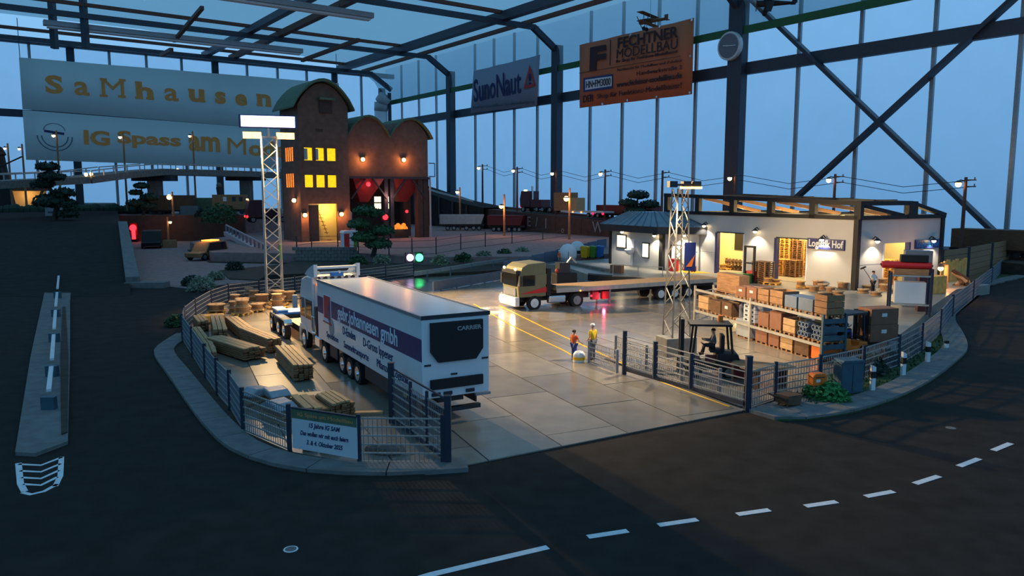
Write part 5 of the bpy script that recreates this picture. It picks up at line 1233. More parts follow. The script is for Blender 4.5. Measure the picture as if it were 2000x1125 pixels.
for k, (dx, y, n, me, lb) in enumerate(((-11.2 + 6.2, 5.3, 20, PB, 'tallest yellow pallet stack at the left inside the second doorway'), (-9.9 + 6.2, 5.3, 20, PB, 'second yellow pallet stack inside the second doorway'), (-8.6 + 6.2, 5.5, 19, PW, 'brown pallet stack under the window inside the second doorway'), (-9.0 + 6.2, 3.6, 9, PB, 'low yellow pallet stack inside the second doorway'), (-7.7 + 6.2, 3.6, 9, PW, 'low reddish pallet stack inside the second doorway'), (-7.3 + 6.2, 5.5, 19, PB, 'yellow pallet stack at the right inside the second doorway'))):
    q = hp(dx - 6.2 - 1.2, y); pstack(lb, (q.x, q.y, ZP + .036), HA, n, me)
q = hp(-1.6, fy(1768) + .3); pstack('yellow pallet stack inside the doorway of the right hall face', (q.x, q.y, ZP + .036), HA, 12, PB)
# barbells / drums in the first doorway
t = thing('valve_rack', 'row of small brown fittings inside the first doorway', 'rack', tuple(hp(fx(1425) - 2.0, 3.5, .03)), HA)
MB().box(-1.8, 1.8, -.1, .1, .55, .65).build('shelf', 'wood', t); MB().box(-1.8, 1.8, -.1, .1, .0, .1).build('shelf', 'wood', t)
for k in range(8): MB().cyl((-1.6 + k * .45, -.3, .75), (-1.6 + k * .45, .3, .95), .13, 10).build('fitting', 'wood_dark', t); MB().cyl((-1.6 + k * .45, -.3, .2), (-1.6 + k * .45, .3, .4), .13, 10).build('fitting', 'wood_dark', t)
for x in (-1.8, 1.8): MB().box(x - .05, x + .05, -.12, .12, 0, 1.1).build('upright', 'wood', t)
# green crate, letterbox, bins, bags on the platform
p = G(1447, 552, ZP); t = thing('plastic_crate', 'green plastic crate by the red stacker', 'crate', (p.x, p.y, ZP + .006), HA)
MB().box(-.75, .75, -.5, .5, 0, .7).build('body', 'green', t, bev=.03); MB().box(-.8, .8, -.55, .55, .7, .78).build('rim', 'green', t)
q = lw(-18.2, -2.2); t = thing('letterbox', 'red box standing by the annex entrance', 'box', (q.x, q.y, ZP + .006), HA)
MB().box(-.4, .4, -.3, .3, 0, 1.1).build('body', 'red', t, bev=.03); MB().box(-.42, .42, -.32, .32, 1.1, 1.2).build('lid', 'red', t); MB().cyl((.15, -.31, .6), (.15, -.33, .6), .15, 12).build('badge', 'white', t)
for u, c, l_ in ((1143, 'yellow', 'yellow wheeled bin behind the dock'), (1158, 'green', 'green wheeled bin between the yellow and blue ones'), (1170, 'blue', 'blue wheeled bin nearest the annex')):
    p = G(u, 504.5 - (u - 1143) * .03, ZP); t = thing('wheeled_bin', l_, 'bin', (p.x, p.y, ZP + .006), -.5, 'wheeled bins by the dock')
    m = MB(); w0, w1 = .36, .45; m.v = [(-w0, -w0, .08), (w0, -w0, .08), (w0, w0, .08), (-w0, w0, .08), (-w1, -w1, 1.25), (w1, -w1, 1.25), (w1, w1, 1.25), (-w1, w1, 1.25)]; m.f = [(3, 2, 1, 0), (4, 5, 6, 7), (0, 1, 5, 4), (1, 2, 6, 5), (2, 3, 7, 6), (3, 0, 4, 7)]
    m.build('body', c, t); MB().prof([(-.5, 1.25), (.5, 1.25), (.45, 1.36), (-.3, 1.42)], -.5, .5).build('lid', c, t)
    for y in (-.3, .3): MB().cyl((.36, y - .05, .12), (.36, y + .05, .12), .12, 10).build('wheel', 'rubber', t)
for u, v, l_, s, hole in ((1109, 508, 'white domed skip bin left of the other dome', 1.15, 0), (1127, 501, 'white domed bin with dark opening behind the first dome', 1.1, 1)):
    p = G(u, v, ZP); t = thing('domed_bin', l_, 'bin', (p.x, p.y, ZP + .006), 0, 'white domed bins by the dock')
    MB().lathe([(.75 * s, 0), (.85 * s, .4), (.85 * s, .9), (.72 * s, 1.35), (.45 * s, 1.7), (.12 * s, 1.82)], (0, 0, 0), 18).build('shell', 'bag_white', t, smooth=True)
    if hole: MB().box(-.1, .8 * s, -.9 * s, -.5 * s, .35, .75).build('opening', 'black', t)
    else: MB().box(-.03, .03, -.86 * s, -.82 * s, .2, 1.0).build('slot', 'plastic_grey', t)
p = G(1205, 533, ZP); carton('brown cardboard box on the dock beside the low wall', (p.x, p.y, ZP + .006), -.5, 1.1, .8, .75, 'cardboard', None, 'box', False)
# dock railings
def railing(label, pts, h, z):
    o = Vector(pts[0]); t = thing('dock_railing', label, 'railing', (o.x, o.y, z))
    for i, p in enumerate(pts):
        q = Vector(p) - o; MB().box(q.x - .03, q.x + .03, q.y - .03, q.y + .03, 0, h).build('post', 'steel_grey', t)
        if i:
            a = Vector(pts[i - 1]) - o
            for k in (h - .03, h * .1): MB().beam((a.x, a.y, k), (q.x, q.y, k), .05).build('rail', 'steel_grey', t)
railing('thin grey railing along the dock behind the flatbed', [g2(1197, 541, ZP), g2(1246, 543, ZP), g2(1294, 546, ZP)], 1.1, ZP)
railing('low thin railing at the right end of the dock', [g2(1362, 553, ZP), g2(1392, 556, ZP)], .6, ZP)
# machine behind the flatbed cab
p = D(1102, 560, 61); t = thing('dark_loader', 'dark machine with hoses standing behind the flatbed tractor', 'machine', (p.x, p.y, .056), .3)
MB().box(-.9, .9, -.6, .6, .3, 1.9).build('body', 'black', t, bev=.1); MB().box(-.6, .3, -.5, .5, 1.9, 2.7).build('cabin', 'dark_trim', t)
for x in (-.6, .6):
    for y in (-.6, .6): MB().cyl((x, y - .12, .35), (x, y + .12, .35), .35, 14).build('wheel', 'rubber', t)
MB().pipe([(.2, 0, 2.6), (.5, -.2, 3.1), (.9, -.3, 2.7)], .09, 6).build('hose', 'steel_grey', t); MB().ball((-.8, -.5, 2.1), .2, 6).build('lamp', 'dark_red', t)
# ------------------------------------------------------------------ people
def skin(name, V, E, Rr, mat, parent, root=0):
    me = bpy.data.meshes.new(name); me.from_pydata([tuple(v) for v in V], E, []); me.materials.append(MATS[mat])
    o = link(name, me, parent); md = o.modifiers.new('skin', 'SKIN'); md.use_smooth_shade = True
    sv = me.skin_vertices[0].data
    for i, r in enumerate(Rr): sv[i].radius = (r, r) if not isinstance(r, tuple) else r; sv[i].use_root = (i == root)
    sb = o.modifiers.new('sub', 'SUBSURF'); sb.levels = 1; sb.render_levels = 1
    return o
STAND = dict(pel=(0, 0, .94), sp=(0, 0, 1.14), ch=(0, 0, 1.34), nk=(0, .01, 1.49), hd=(0, -.01, 1.6), ht=(0, 0, 1.7),
             shl=(.19, 0, 1.42), ell=(.25, .02, 1.14), wrl=(.26, -.06, .9), shr=(-.19, 0, 1.42), elr=(-.25, .02, 1.14), wrr=(-.26, -.06, .9),
             hil=(.09, 0, .9), knl=(.1, -.01, .49), anl=(.1, .01, .09), tol=(.11, -.17, .04), hir=(-.09, 0, .9), knr=(-.1, -.01, .49), anr=(-.1, .01, .09), tor=(-.11, -.17, .04))
SIT = dict(STAND, pel=(0, 0, .0 + .1), sp=(0, .02, .3), ch=(0, .02, .5), nk=(0, .01, .66), hd=(0, -.02, .76), ht=(0, -.01, .87),
           shl=(.19, 0, .58), ell=(.24, -.12, .34), wrl=(.14, -.42, .38), shr=(-.19, 0, .58), elr=(-.24, -.12, .34), wrr=(-.14, -.42, .38),
           hil=(.1, -.05, .08), knl=(.12, -.45, .1), anl=(.12, -.52, -.3), tol=(.12, -.68, -.34), hir=(-.1, -.05, .08), knr=(-.12, -.45, .1), anr=(-.12, -.52, -.3), tor=(-.12, -.68, -.34))
def person(label, loc, rz, pose, top, legs, s=1.0, hat=None, short=True, group=None):
    t = thing('person', label, 'person', loc, rz, group); P = {k: Vector(v) * s for k, v in pose.items()}
    V, E, Q, I = [], [], [], {}
    def add(k, p, r): I[k] = len(V); V.append(p); Q.append(r * s)
    for k, r in (('pel', .13), ('sp', .12), ('ch', .14), ('nk', .055), ('hd', .095), ('ht', .075), ('shl', .06), ('ell', .043), ('wrl', .03), ('shr', .06), ('elr', .043), ('wrr', .03), ('hil', .085), ('knl', .06), ('anl', .042), ('tol', .035), ('hir', .085), ('knr', .06), ('anr', .042), ('tor', .035)): add(k, P[k], r)
    E += [(I[a], I[b]) for a, b in (('pel', 'sp'), ('sp', 'ch'), ('ch', 'nk'), ('nk', 'hd'), ('hd', 'ht'), ('ch', 'shl'), ('shl', 'ell'), ('ell', 'wrl'), ('ch', 'shr'), ('shr', 'elr'), ('elr', 'wrr'), ('pel', 'hil'), ('hil', 'knl'), ('knl', 'anl'), ('anl', 'tol'), ('pel', 'hir'), ('hir', 'knr'), ('knr', 'anr'), ('anr', 'tor'))]
    for sd, sg in (('l', 1), ('r', -1)):
        d = (P['wr' + sd] - P['el' + sd]).normalized(); side = d.cross(Vector((0, 1, 0)));
        side = side.normalized() if side.length > .1 else Vector((1, 0, 0)); w_ = P['wr' + sd]; pm = w_ + d * .07 * s
        add('pm' + sd, pm, .034); E.append((I['wr' + sd], I['pm' + sd]))
        for k in range(4):
            a = pm + d * .05 * s + side * (k - 1.5) * .022 * s; b = a + (d * (.05 - .006 * abs(k - 1.4)) + Vector((0, -.012, 0))) * s
            add('f%s%d' % (sd, k), a, .012); add('g%s%d' % (sd, k), b, .009); E += [(I['pm' + sd], I['f%s%d' % (sd, k)]), (I['f%s%d' % (sd, k)], I['g%s%d' % (sd, k)])]
        a = w_ + d * .04 * s + side * .05 * s; add('t' + sd, a, .013); add('u' + sd, a + (d * .035 + side * .012) * s, .01); E += [(I['wr' + sd], I['t' + sd]), (I['t' + sd], I['u' + sd])]
    skin('body', V, E, Q, 'skin', t)
    def sub(name, keys, pairs, rad, mat):
        vs = [P[k] if not callable(k) else k for k in keys]; ix = {k: i for i, k in enumerate(keys)}
        return skin(name, vs, [(ix[a], ix[b]) for a, b in pairs], [r * s for r in rad], mat, t)
    P['ml'] = P['shl'].lerp(P['ell'], .75 if short else 1); P['mr'] = P['shr'].lerp(P['elr'], .75 if short else 1); P['nb'] = P['ch'].lerp(P['nk'], .6)
    if short: sub('shirt', ['pel', 'sp', 'ch', 'nb', 'shl', 'ml', 'shr', 'mr'], [('pel', 'sp'), ('sp', 'ch'), ('ch', 'nb'), ('ch', 'shl'), ('shl', 'ml'), ('ch', 'shr'), ('shr', 'mr')], [.155, .15, .17, .075, .085, .07, .085, .07], top)
    else: sub('jacket', ['pel', 'sp', 'ch', 'nb', 'shl', 'ell', 'wrl', 'shr', 'elr', 'wrr'], [('pel', 'sp'), ('sp', 'ch'), ('ch', 'nb'), ('ch', 'shl'), ('shl', 'ell'), ('ell', 'wrl'), ('ch', 'shr'), ('shr', 'elr'), ('elr', 'wrr')], [.155, .15, .17, .075, .085, .065, .05, .085, .065, .05], top)
    sub('trousers', ['pel', 'hil', 'knl', 'anl', 'hir', 'knr', 'anr'], [('pel', 'hil'), ('hil', 'knl'), ('knl', 'anl'), ('pel', 'hir'), ('hir', 'knr'), ('knr', 'anr')], [.15, .105, .08, .065, .105, .08, .065], legs)
    for sd in 'lr':
        a, b = P['an' + sd], P['to' + sd]; MB().beam(a + Vector((0, .05, -.03)) * s, b + Vector((0, -.02, 0)), .1 * s, .08 * s).build('shoe', 'black', t, bev=.02)
    c = P['hd'].lerp(P['ht'], .55)
    if hat: MB().lathe_sc([(.115 * s, 0), (.11 * s, .05 * s), (.07 * s, .1 * s), (.01, .115 * s)], c + Vector((0, 0, .03 * s)), 12, (1, 1.05, 1)).build('cap', hat, t, smooth=True)
    else: MB().lathe_sc([(.112 * s, -.02 * s), (.115 * s, .04 * s), (.08 * s, .09 * s), (.01, .11 * s)], c + Vector((0, .02 * s, .02 * s)), 12, (1, 1.1, 1)).build('hair', 'hair', t, smooth=True)
    hd = P['hd']
    MB().ball(hd + Vector((0, -.1 * s, .01 * s)), .018 * s, 5, (.8, 1, 1.3)).build('nose', 'skin', t)
    for x in (-.035, .035): MB().ball(hd + Vector((x * s, -.088 * s, .04 * s)), .012 * s, 5).build('eye', 'black', t)
    MB().box(hd.x - .03 * s, hd.x + .03 * s, hd.y - .098 * s, hd.y - .08 * s, hd.z - .05 * s, hd.z - .042 * s).build('mouth', 'dark_red', t)
    for x in (-.098, .098): MB().ball(hd + Vector((x * s, 0, .02 * s)), .025 * s, 5, (.5, 1, 1.3)).build('ear', 'skin', t)
    return t
p = G(1121, 706); person('person in orange top and blue trousers standing beside the white dome', (p.x, p.y, .056), 2.3, dict(STAND, elr=(-.27, -.1, 1.16), wrr=(-.3, -.28, 1.02)), 'cloth_orange', 'cloth_blue', .86)
p = G(1157, 705); person('person in yellow vest, white cap and grey trousers by the gate', (p.x, p.y, .056), -2.4, dict(STAND, ell=(.27, .05, 1.16), wrl=(.22, -.12, 1.0)), 'cloth_yellow', 'cloth_grey', 1.02, hat='white')
p = G(1704, 573, ZP); bm_ = person('person in white shirt holding up a broom before the hall', (p.x, p.y, ZP + .006), .35, dict(STAND, elr=(-.34, -.06, 1.3), wrr=(-.3, -.2, 1.1), ell=(.36, -.04, 1.2), wrl=(.16, -.2, 1.02)), 'cloth_white', 'cloth_dark', .95, short=False)
q = Matrix.Rotation(.35, 3, 'Z') @ (Vector((-.3, -.25, 1.0)) * .95); br_ = thing('broom', 'long broom held up by the person in white', 'broom', (p.x + q.x, p.y + q.y, ZP + q.z), .35)
MB().cyl((.25, 0, -.35), (-.95, 0, 1.0), .025, 6).build('stick', 'wood', br_); MB().beam((-1.2, 0, .96), (-.75, 0, 1.1), .1, .1).build('brush', 'wood_dark', br_)
fk_m = Matrix.Rotation(math.pi - .12, 3, 'Z'); q = G(1379, 733) + fk_m @ Vector((-.28, 0, 0))
person('driver in dark clothes sitting in the black forklift', (q.x, q.y, 1.12 * 1.12 + .06), math.pi - .12 + math.pi / 2, SIT, 'cloth_grey', 'cloth_dark', .9, hat='black', short=False)
q = Vector((16.75, 37.9, 0)) + Matrix.Rotation(.5, 3, 'Z') @ Vector((-.28, 0, 0))
person('driver in dark vest sitting on the orange forklift', (q.x, q.y, 1.05 * 1.12 + .12), .5 + math.pi / 2, SIT, 'cloth_dark', 'cloth_blue', .95)
p = G(1092, 521, ZP); person('small figure in orange vest on the dock behind the flatbed', (p.x, p.y, ZP + .006), 1.0, STAND, 'cloth_orange', 'cloth_grey', .95, hat='white')
# white dome marker
p = G(1131, 708); t = thing('dome_marker', 'white dome with yellow band beside the two people in the yard', 'dome', (p.x, p.y, .056))
MB().lathe([(.3, 0), (.31, .1)], (0, 0, 0), 18).build('foot', 'white', t); MB().lathe([(.315, .1), (.315, .24)], (0, 0, 0), 18).build('band', 'yellow', t); MB().lathe([(.31, .24), (.29, .38), (.2, .5), (.02, .56)], (0, 0, 0), 18).build('dome', 'white', t, smooth=True)
# ------------------------------------------------------------------ plants
def bush(label, loc, r, n, mat, leaf=.12, name='shrub', cat='shrub', group=None, sc=(1, 1, .8), stems=5):
    t = thing(name, label, cat, loc, rnd.random() * 6, group); m = MB()
    for k in range(n):
        a, b = rnd.random() * 6.283, math.acos(rnd.uniform(-.3, 1)); q = r * rnd.uniform(.55, 1.0)
        c = Vector((q * math.sin(b) * math.cos(a) * sc[0], q * math.sin(b) * math.sin(a) * sc[1], r * sc[2] * .3 + q * math.cos(b) * sc[2]))
        d = Vector((rnd.gauss(0, 1), rnd.gauss(0, 1), rnd.gauss(0, .6))).normalized(); e = d.cross(Vector((rnd.gauss(0, 1), rnd.gauss(0, 1), rnd.gauss(0, 1)))).normalized(); l_ = leaf * rnd.uniform(.6, 1.3)
        m.quad(c - d * l_, c + e * l_ * .45, c + d * l_, c - e * l_ * .45)
    tag(m.build('foliage', mat, t), kind='stuff')
    for k in range(stems):
        a = k * 6.283 / stems; MB().cyl((0, 0, -.05), (math.cos(a) * r * .5 * sc[0], math.sin(a) * r * .5 * sc[1], r * sc[2] * .7), .03 * r + .01, 5, .012).build('stem', 'bark', t)
    return t
def bonsai(label, base, h, pads, mat, lean=.2, group='cloud-pruned pine trees'):
    t = thing('cloud_pine', label, 'tree', tuple(base), 0, group)
    pts = [(0, 0, 0), (lean * h * .4, 0, h * .3), (-lean * h * .2, 0, h * .6), (0, 0, h * .92)]
    for i in range(3): MB().cyl(pts[i], pts[i + 1], h * (.055 - .012 * i), 8, h * (.043 - .012 * i)).build('trunk', 'bark', t)
    for px, py, pz, pr in pads:
        pr *= 1.2
        m = MB(); m.ball((0, 0, 0), 1, 7)
        vs = [Vector(v) for v in m.v]; m.v = [(h * px + v.x * pr * h * (1 + rnd.uniform(-.12, .12)), h * py + v.y * pr * h, h * pz + v.z * pr * h * .36 * (1 + rnd.uniform(-.2, .2))) for v in vs]
        for k in range(140):
            a, b = rnd.random() * 6.283, math.acos(rnd.uniform(-.6, 1)); c = Vector((h * px + pr * h * math.sin(b) * math.cos(a), h * py + pr * h * math.sin(b) * math.sin(a), h * pz + pr * h * .45 * math.cos(b)))
            d = Vector((rnd.gauss(0, 1), rnd.gauss(0, 1), rnd.gauss(0, 1))).normalized(); e = d.cross(Vector((rnd.gauss(0, 1), rnd.gauss(0, 1), 1))).normalized(); l_ = .05 * h
            m.quad(c - d * l_, c + e * l_ * .5, c + d * l_, c - e * l_ * .5)
        tag(m.build('foliage_pad', mat, t), kind='stuff')
        MB().cyl((0, 0, h * pz * .85), (h * px, h * py, h * pz), h * .018, 5, h * .01).build('branch', 'bark', t)
    return t
p = G(1640, 800); bush('bright green leafy shrub beside the orange post box', (p.x, p.y + 1.2, .05), .78, 900, 'leaf_bright', .12, sc=(1.25, .8, .75))
p = G(1662, 770); bush('lower green shrub right of the post box against the fence', (p.x, p.y + .9, .05), .62, 600, 'leaf_bright', .11)
p = G(1720, 740); bush('dark green bush behind the delineator posts on the bank', (p.x - .1, p.y + .9, .05), .85, 800, 'leaf_dark', .12)
p = G(1745, 715); bush('low dark bush further along the right fence', (p.x, p.y + .6, .05), .6, 450, 'leaf_dark', .12)
for k, (u, v, mt, r, lb) in enumerate(((398, 570, 'leaf_pale', 1.25, 'large pale grey-green shrub outside the left fence corner'), (378, 560, 'leaf_dark', .9, 'dark shrub left of the pale shrub'), (425, 548, 'leaf_pale', .8, 'small pale shrub by the far left fence'), (462, 530, 'leaf_dark', 1.0, 'dark shrub behind the left mast'), (350, 640, 'leaf', .7, 'olive shrub on the left fence bend'))):
    p = G(u, v); bush(lb, (p.x - .4, p.y + .6, .03), r, 700, mt, .14)
for k, (u, v) in enumerate(((860, 512), (905, 507), (945, 503), (985, 498), (1020, 494), (700, 512), (745, 510))):
    p = G(u, v, 1.0); bush('grey-green bush in the planted strip, %s from the left' % ordn((2, 3, 4, 5, 6, 0, 1)[k]), (p.x, p.y, .75), 1.0, 350, 'leaf' if k % 2 else 'leaf_pale', .2, group='bushes in the planted strip')
bonsai('cloud-pruned pine with green pads before the colliery', G(728, 503, .9), 5.6, [(-.12, 0, .95, .2), (.05, .02, .9, .16), (-.25, 0, .68, .2), (.22, 0, .55, .19), (-.15, -.05, .42, .22), (.12, 0, .28, .22)], 'leaf')
bonsai('dark cloud-pruned pine at the far left beside the lit shelter', Vector((D(105, 416, 113).x, 113, 4.25)), 8.0, [(-.05, 0, .97, .15), (.02, 0, .8, .17), (-.16, 0, .66, .16), (.2, 0, .5, .16), (.24, 0, .3, .15), (-.02, 0, .35, .25), (.25, 0, .12, .14)], 'leaf_dark')
bonsai('dark spreading pine in front of the viaduct pillar', Vector((D(280, 428, 134).x, 134, 4.4)), 5.2, [(.0, 0, .98, .2), (-.2, 0, .76, .18), (.25, 0, .6, .25), (-.15, 0, .4, .3), (.2, 0, .3, .25)], 'leaf_dark')
bonsai('round pine beside the red wagons above the annex roof', ep(12, 9.2, ez(12)), 5.0, [(.0, 0, .9, .28), (-.3, 0, .65, .25), (.35, 0, .6, .26), (-.1, 0, .4, .32), (.3, 0, .3, .25)], 'leaf_dark')
p = D(430, 440, 128); bush('olive tree crown above the parking court', (p.x, p.y, 3.2), 3.0, 700, 'leaf', .35, 'tree_crown', 'tree', sc=(1.2, 1, .9))
p = D(395, 432, 129); bush('small dark bush above the retaining wall', (p.x, p.y, 4.3), 1.3, 300, 'leaf_dark', .25)
# ------------------------------------------------------------------ small things on the right bank
for k, (u, v, h) in enumerate(((1703, 768, 1.15), (1763, 738, 1.15), (1811, 712, 1.1), (1848, 684, .6))):
    p = G(u, v); t = thing('delineator_post', 'white and black delineator post on the bank, %s from the post box' % ordn(k), 'post', (p.x, p.y, .05), .2, 'delineator posts on the bank')
    MB().box(-.09, .09, -.07, .07, 0, h * .52).build('shaft', 'white', t); MB().box(-.095, .095, -.075, .075, h * .52, h * .76).build('black_band', 'black', t)
    if h > 1: MB().prof([(-.09, h * .76), (.09, h * .76), (.09, h * .92), (-.09, h)], -.07, .07).build('head', 'white', t)
p = G(1594, 782); t = thing('post_box', 'orange-yellow post box on a grey stand by the footpath', 'post box', (p.x, p.y, .09), .25)
MB().prof([(-.32, .55), (.32, .55), (.32, .95), (.2, 1.04), (-.2, 1.04), (-.32, .95)], -.2, .2).build('box', 'orange', t, bev=.03); MB().box(-.09, .09, -.1, .1, 0, .55).build('stand', 'kerb', t)
MB().box(-.18, .0, -.205, -.2, .7, .82).build('notice', 'paper', t); MB().box(-.2, .2, -.215, -.2, .88, .91).build('slot', 'dark_trim', t)
p = G(1655, 768); t = thing('utility_cabinet', 'blue-grey utility cabinet behind the green shrub', 'cabinet', (p.x, p.y, .05), .2)
MB().box(-.5, .5, -.3, .3, 0, 1.3).build('body', 'teal_steel', t, bev=.03); MB().prof([(-.55, 1.3), (.55, 1.3), (.45, 1.4), (-.45, 1.4)], -.35, .35).build('lid', 'teal_steel', t); MB().box(-.01, .01, -.31, -.3, .1, 1.2).build('door_gap', 'dark_trim', t)
p = G(1540, 795); t = thing('hand_cart', 'small brown cart tipped over by the footpath fence', 'cart', (p.x, p.y, .1), .6)
MB().prof([(-.4, .1), (.3, .0), (.45, .4), (-.45, .45)], -.3, .3).build('tray', 'wood_dark', t); MB().cyl((.5, -.06, .2), (.5, .06, .2), .2, 14).build('wheel', 'rubber', t)
for y in (-.2, .2): MB().cyl((-.4, y, .3), (-1.0, y, .55), .04, 6).build('handle', 'wood_dark', t); MB().cyl((-.25, y, .1), (-.4, y, -.0), .035, 6).build('leg', 'wood_dark', t)
# ------------------------------------------------------------------ colliery
CA = G(590, 473, 1.2); CA.z = 1.2; CR = math.atan2(WD.y, WD.x)
def cx(u):
    r_ = (u - CX) / F; return -(CA.x - r_ * CA.y) / (WD.x - r_ * WD.y)
def cyy(u):
    r_ = (u - CX) / F; return -(CA.x - r_ * CA.y) / (RD.x - r_ * RD.y)
twr = thing('colliery_tower', 'tall brown brick colliery tower with arched green roof and lit windows', 'building', tuple(CA), CR)
TW, TD, TH = 7.6, 7.4, 19.6
cols = [cx(598.5), cx(616), cx(621), cx(638.5), cx(643), cx(661)]
dz, dx0, dx1 = 5.5, cx(604.5), cx(660)
def piece(x0, x1, z0, z1): MB().box(x0, x1, 0, .35, z0, z1).build('wall_panel', 'brick', twr)
piece(0, dx0, 0, dz); piece(dx1, TW, 0, dz); piece(0, TW, dz, 7.9)
for z0, z1, zn in ((7.9, 9.75, 11.75), (11.75, 13.65, TH)):
    xs = [0] + cols + [TW]
    for k in range(0, 8, 2): piece(xs[k], xs[k + 1], z0, z1)
    piece(0, TW, z1, zn)
    for k in range(3):
        x0, x1 = cols[2 * k], cols[2 * k + 1]
        wi = MB().box(x0, x1, .28, .34, z0, z1).build('window', 'e_window', twr)
        if z0 > 11 and k < 2: MB().box(x0 + .05, x0 + (x1 - x0) * (.5 if k == 0 else .4), .24, .28, z0 + .1, z1 - .2).build('blind', 'plaster', wi)
        for a, b, c, d in ((x0, x1, z1 - .08, z1), (x0, x0 + .08, z0, z1)): MB().box(a, b, .02, .3, c, d).build('frame', 'brick_dark', wi)
MB().box(0, .35, .35, TD, 0, TH).build('side_wall', 'brick', twr); MB().box(TW - .35, TW, .35, TD, 0, TH).build('side_wall', 'brick', twr); MB().box(0, TW, TD - .3, TD, 0, TH).build('back_wall', 'brick', twr)
for z0, z1 in ((7.9, 9.9), (11.7, 13.7)):
    y0, y1 = cyy(578), cyy(562)
    for k in range(4): yy = y0 + (y1 - y0) * k / 4; wi = MB().box(-.06, 0, yy, yy + (y1 - y0) / 4 * .42, z0, z1).build('window', 'e_glow_orange', twr)
# arched roof with overhang
def arch(x0, x1, z0, rise, n=12): return [(x0 + (x1 - x0) * i / n, z0 + rise * math.sin(math.pi * i / n) ** .8) for i in range(n + 1)]
g = arch(0, TW, TH, 3.2); MB().prof(g, 0, .35).build('gable', 'brick', twr); MB().prof(g, TD - .35, TD).build('gable', 'brick', twr)
o_ = arch(-.95, TW + .75, TH - .3, 4.1); i_ = arch(-.95, TW + .75, TH - .55, 3.95)
MB().prof(o_ + i_[::-1], -.9, TD + .5).build('roof', 'roof_green', twr)
MB().box(3.2, 5.1, -.25, .1, 18.6, 20.4).build('hoist_opening', 'brick_dark', twr); MB().box(3.0, 5.3, -.9, .2, 20.4, 20.7).build('hoist_hood', 'roof_green', twr)
MB().box(cx(623), cx(637), -.05, 0, 15.9, 16.3).build('brick_panel', 'brick_dark', twr)
# door interior
MB().box(dx0 + (dx1 - dx0) * .42, dx1, 3.2, 3.3, 0, dz).build('inner_wall', 'e_window', twr) if False else None
MB().box(.4, TW - .4, 3.4, 3.5, 0, dz + .3).build('inner_wall', 'plaster_warm', twr)
MB().box(.4, TW - .4, .4, 3.4, dz, dz + .1).build('inner_ceiling', 'plaster_warm', twr)
MB().box(dx0, dx0 + (dx1 - dx0) * .43, .9, 1.0, 0, dz - .1).build('door_leaf', 'dark_trim', twr); MB().box(dx0 - .05, dx0 + (dx1 - dx0) * .45, .88, 1.02, dz - .2, dz - .05).build('door_leaf', 'lamp_body', twr)
m = MB()
for k in range(9): m.box(dx0 + (dx1 - dx0) * (.84 - .035 * k), dx0 + (dx1 - dx0) * (.96 - .035 * k), 2.0 + .12 * k, 2.3 + .12 * k, k * .55, k * .55 + .1)
tag(m.build('stair_flight', 'wood', twr), kind='stuff'); MB().beam((dx0 + (dx1 - dx0) * .82, 2.0, .9), (dx0 + (dx1 - dx0) * .55, 3.2, 5.4), .08).build('stair_rail', 'wood', twr)
MB().box(0, TW, -2.2, 0, -.05, .02).build('forecourt', 'hall_floor', twr)
lamp('POINT', (dx1 - .6, 1.8, dz - .8), (1, .68, .16), 420, twr, size=.3)
def amber(label, base, rz=0, power=200, mat='e_amber', r=.3):
    t = thing('amber_lamp', label, 'lamp', tuple(base), rz, 'amber lamps of the colliery')
    MB().ball((0, -.3, 0), r, 8).build('bulb', 'e_warm', t, smooth=True); MB().box(-.3, .3, -.08, 0, -.35, .4).build('back_plate', 'dark_trim', t); MB().lathe([(.4, .28), (.1, .45)], (0, -.3, 0), 10).build('shade', 'dark_trim', t)
    lamp('POINT', (0, -.75, -.05), (1, .36, .1), power, t, size=.25)
    return t
def cw(x, y, z): return CA + WD * x + RD * y + Vector((0, 0, z))
amber('amber lamp left of the tower doorway', cw(cx(596), -.02, 3.9), CR, 330); amber('amber lamp right of the tower doorway', cw(cx(667), -.02, 3.95), CR, 330)
q = cw(-.02, cyy(581), 6.0); amber('amber lamp on the shaded left side of the tower', q, CR - math.pi / 2, 160)
# silo house on legs
sil = thing('silo_house', 'brown brick silo house with twin arched roofs standing on legs', 'building', tuple(CA), CR)
S0, S1_, SZ0, SZ1 = TW + .05, cx(840), 9.6, 15.9
MB().box(S0, S1_, .4, 6.8, SZ0, SZ1).build('body', 'brick', sil)
MB().box(S0, S1_ + .4, .2, 7.0, SZ0 - .35, SZ0).build('floor_beam', 'dark_trim', sil)
hw = (S1_ - S0) / 2
for k in range(2):
    a = S0 + k * hw; g = arch(a, a + hw, SZ1, 2.6); MB().prof(g, .4, 6.8).build('gable', 'brick', sil)
    o_ = arch(a - (.1 if k == 0 else 0), a + hw + (.7 if k else 0), SZ1 - .15, 3.0); i_ = arch(a - (.1 if k == 0 else 0), a + hw + (.7 if k else 0), SZ1 - .35, 2.9)
    MB().prof(o_ + i_[::-1], -.2, 7.3).build('roof', 'roof_green', sil)
    c = a + hw / 2; m = MB(); m.v = [(c - 2.6, .6, SZ0 - .3), (c + 2.6, .6, SZ0 - .3), (c + 2.6, 6, SZ0 - .3), (c - 2.6, 6, SZ0 - .3), (c - .7, 2.4, SZ0 - 3.9), (c + .7, 2.4, SZ0 - 3.9), (c + .7, 3.8, SZ0 - 3.9), (c - .7, 3.8, SZ0 - 3.9)]
    m.f = [(0, 1, 5, 4), (1, 2, 6, 5), (2, 3, 7, 6), (3, 0, 4, 7), (4, 5, 6, 7)]; m.build('hopper', 'dark_red', sil)
    for s in (-1, 1): MB().beam((c + s * 3.0, .5, SZ0 - 3.4), (c + s * .6, .5, SZ0 - .4), .22).build('leg_brace', 'dark_trim', sil)
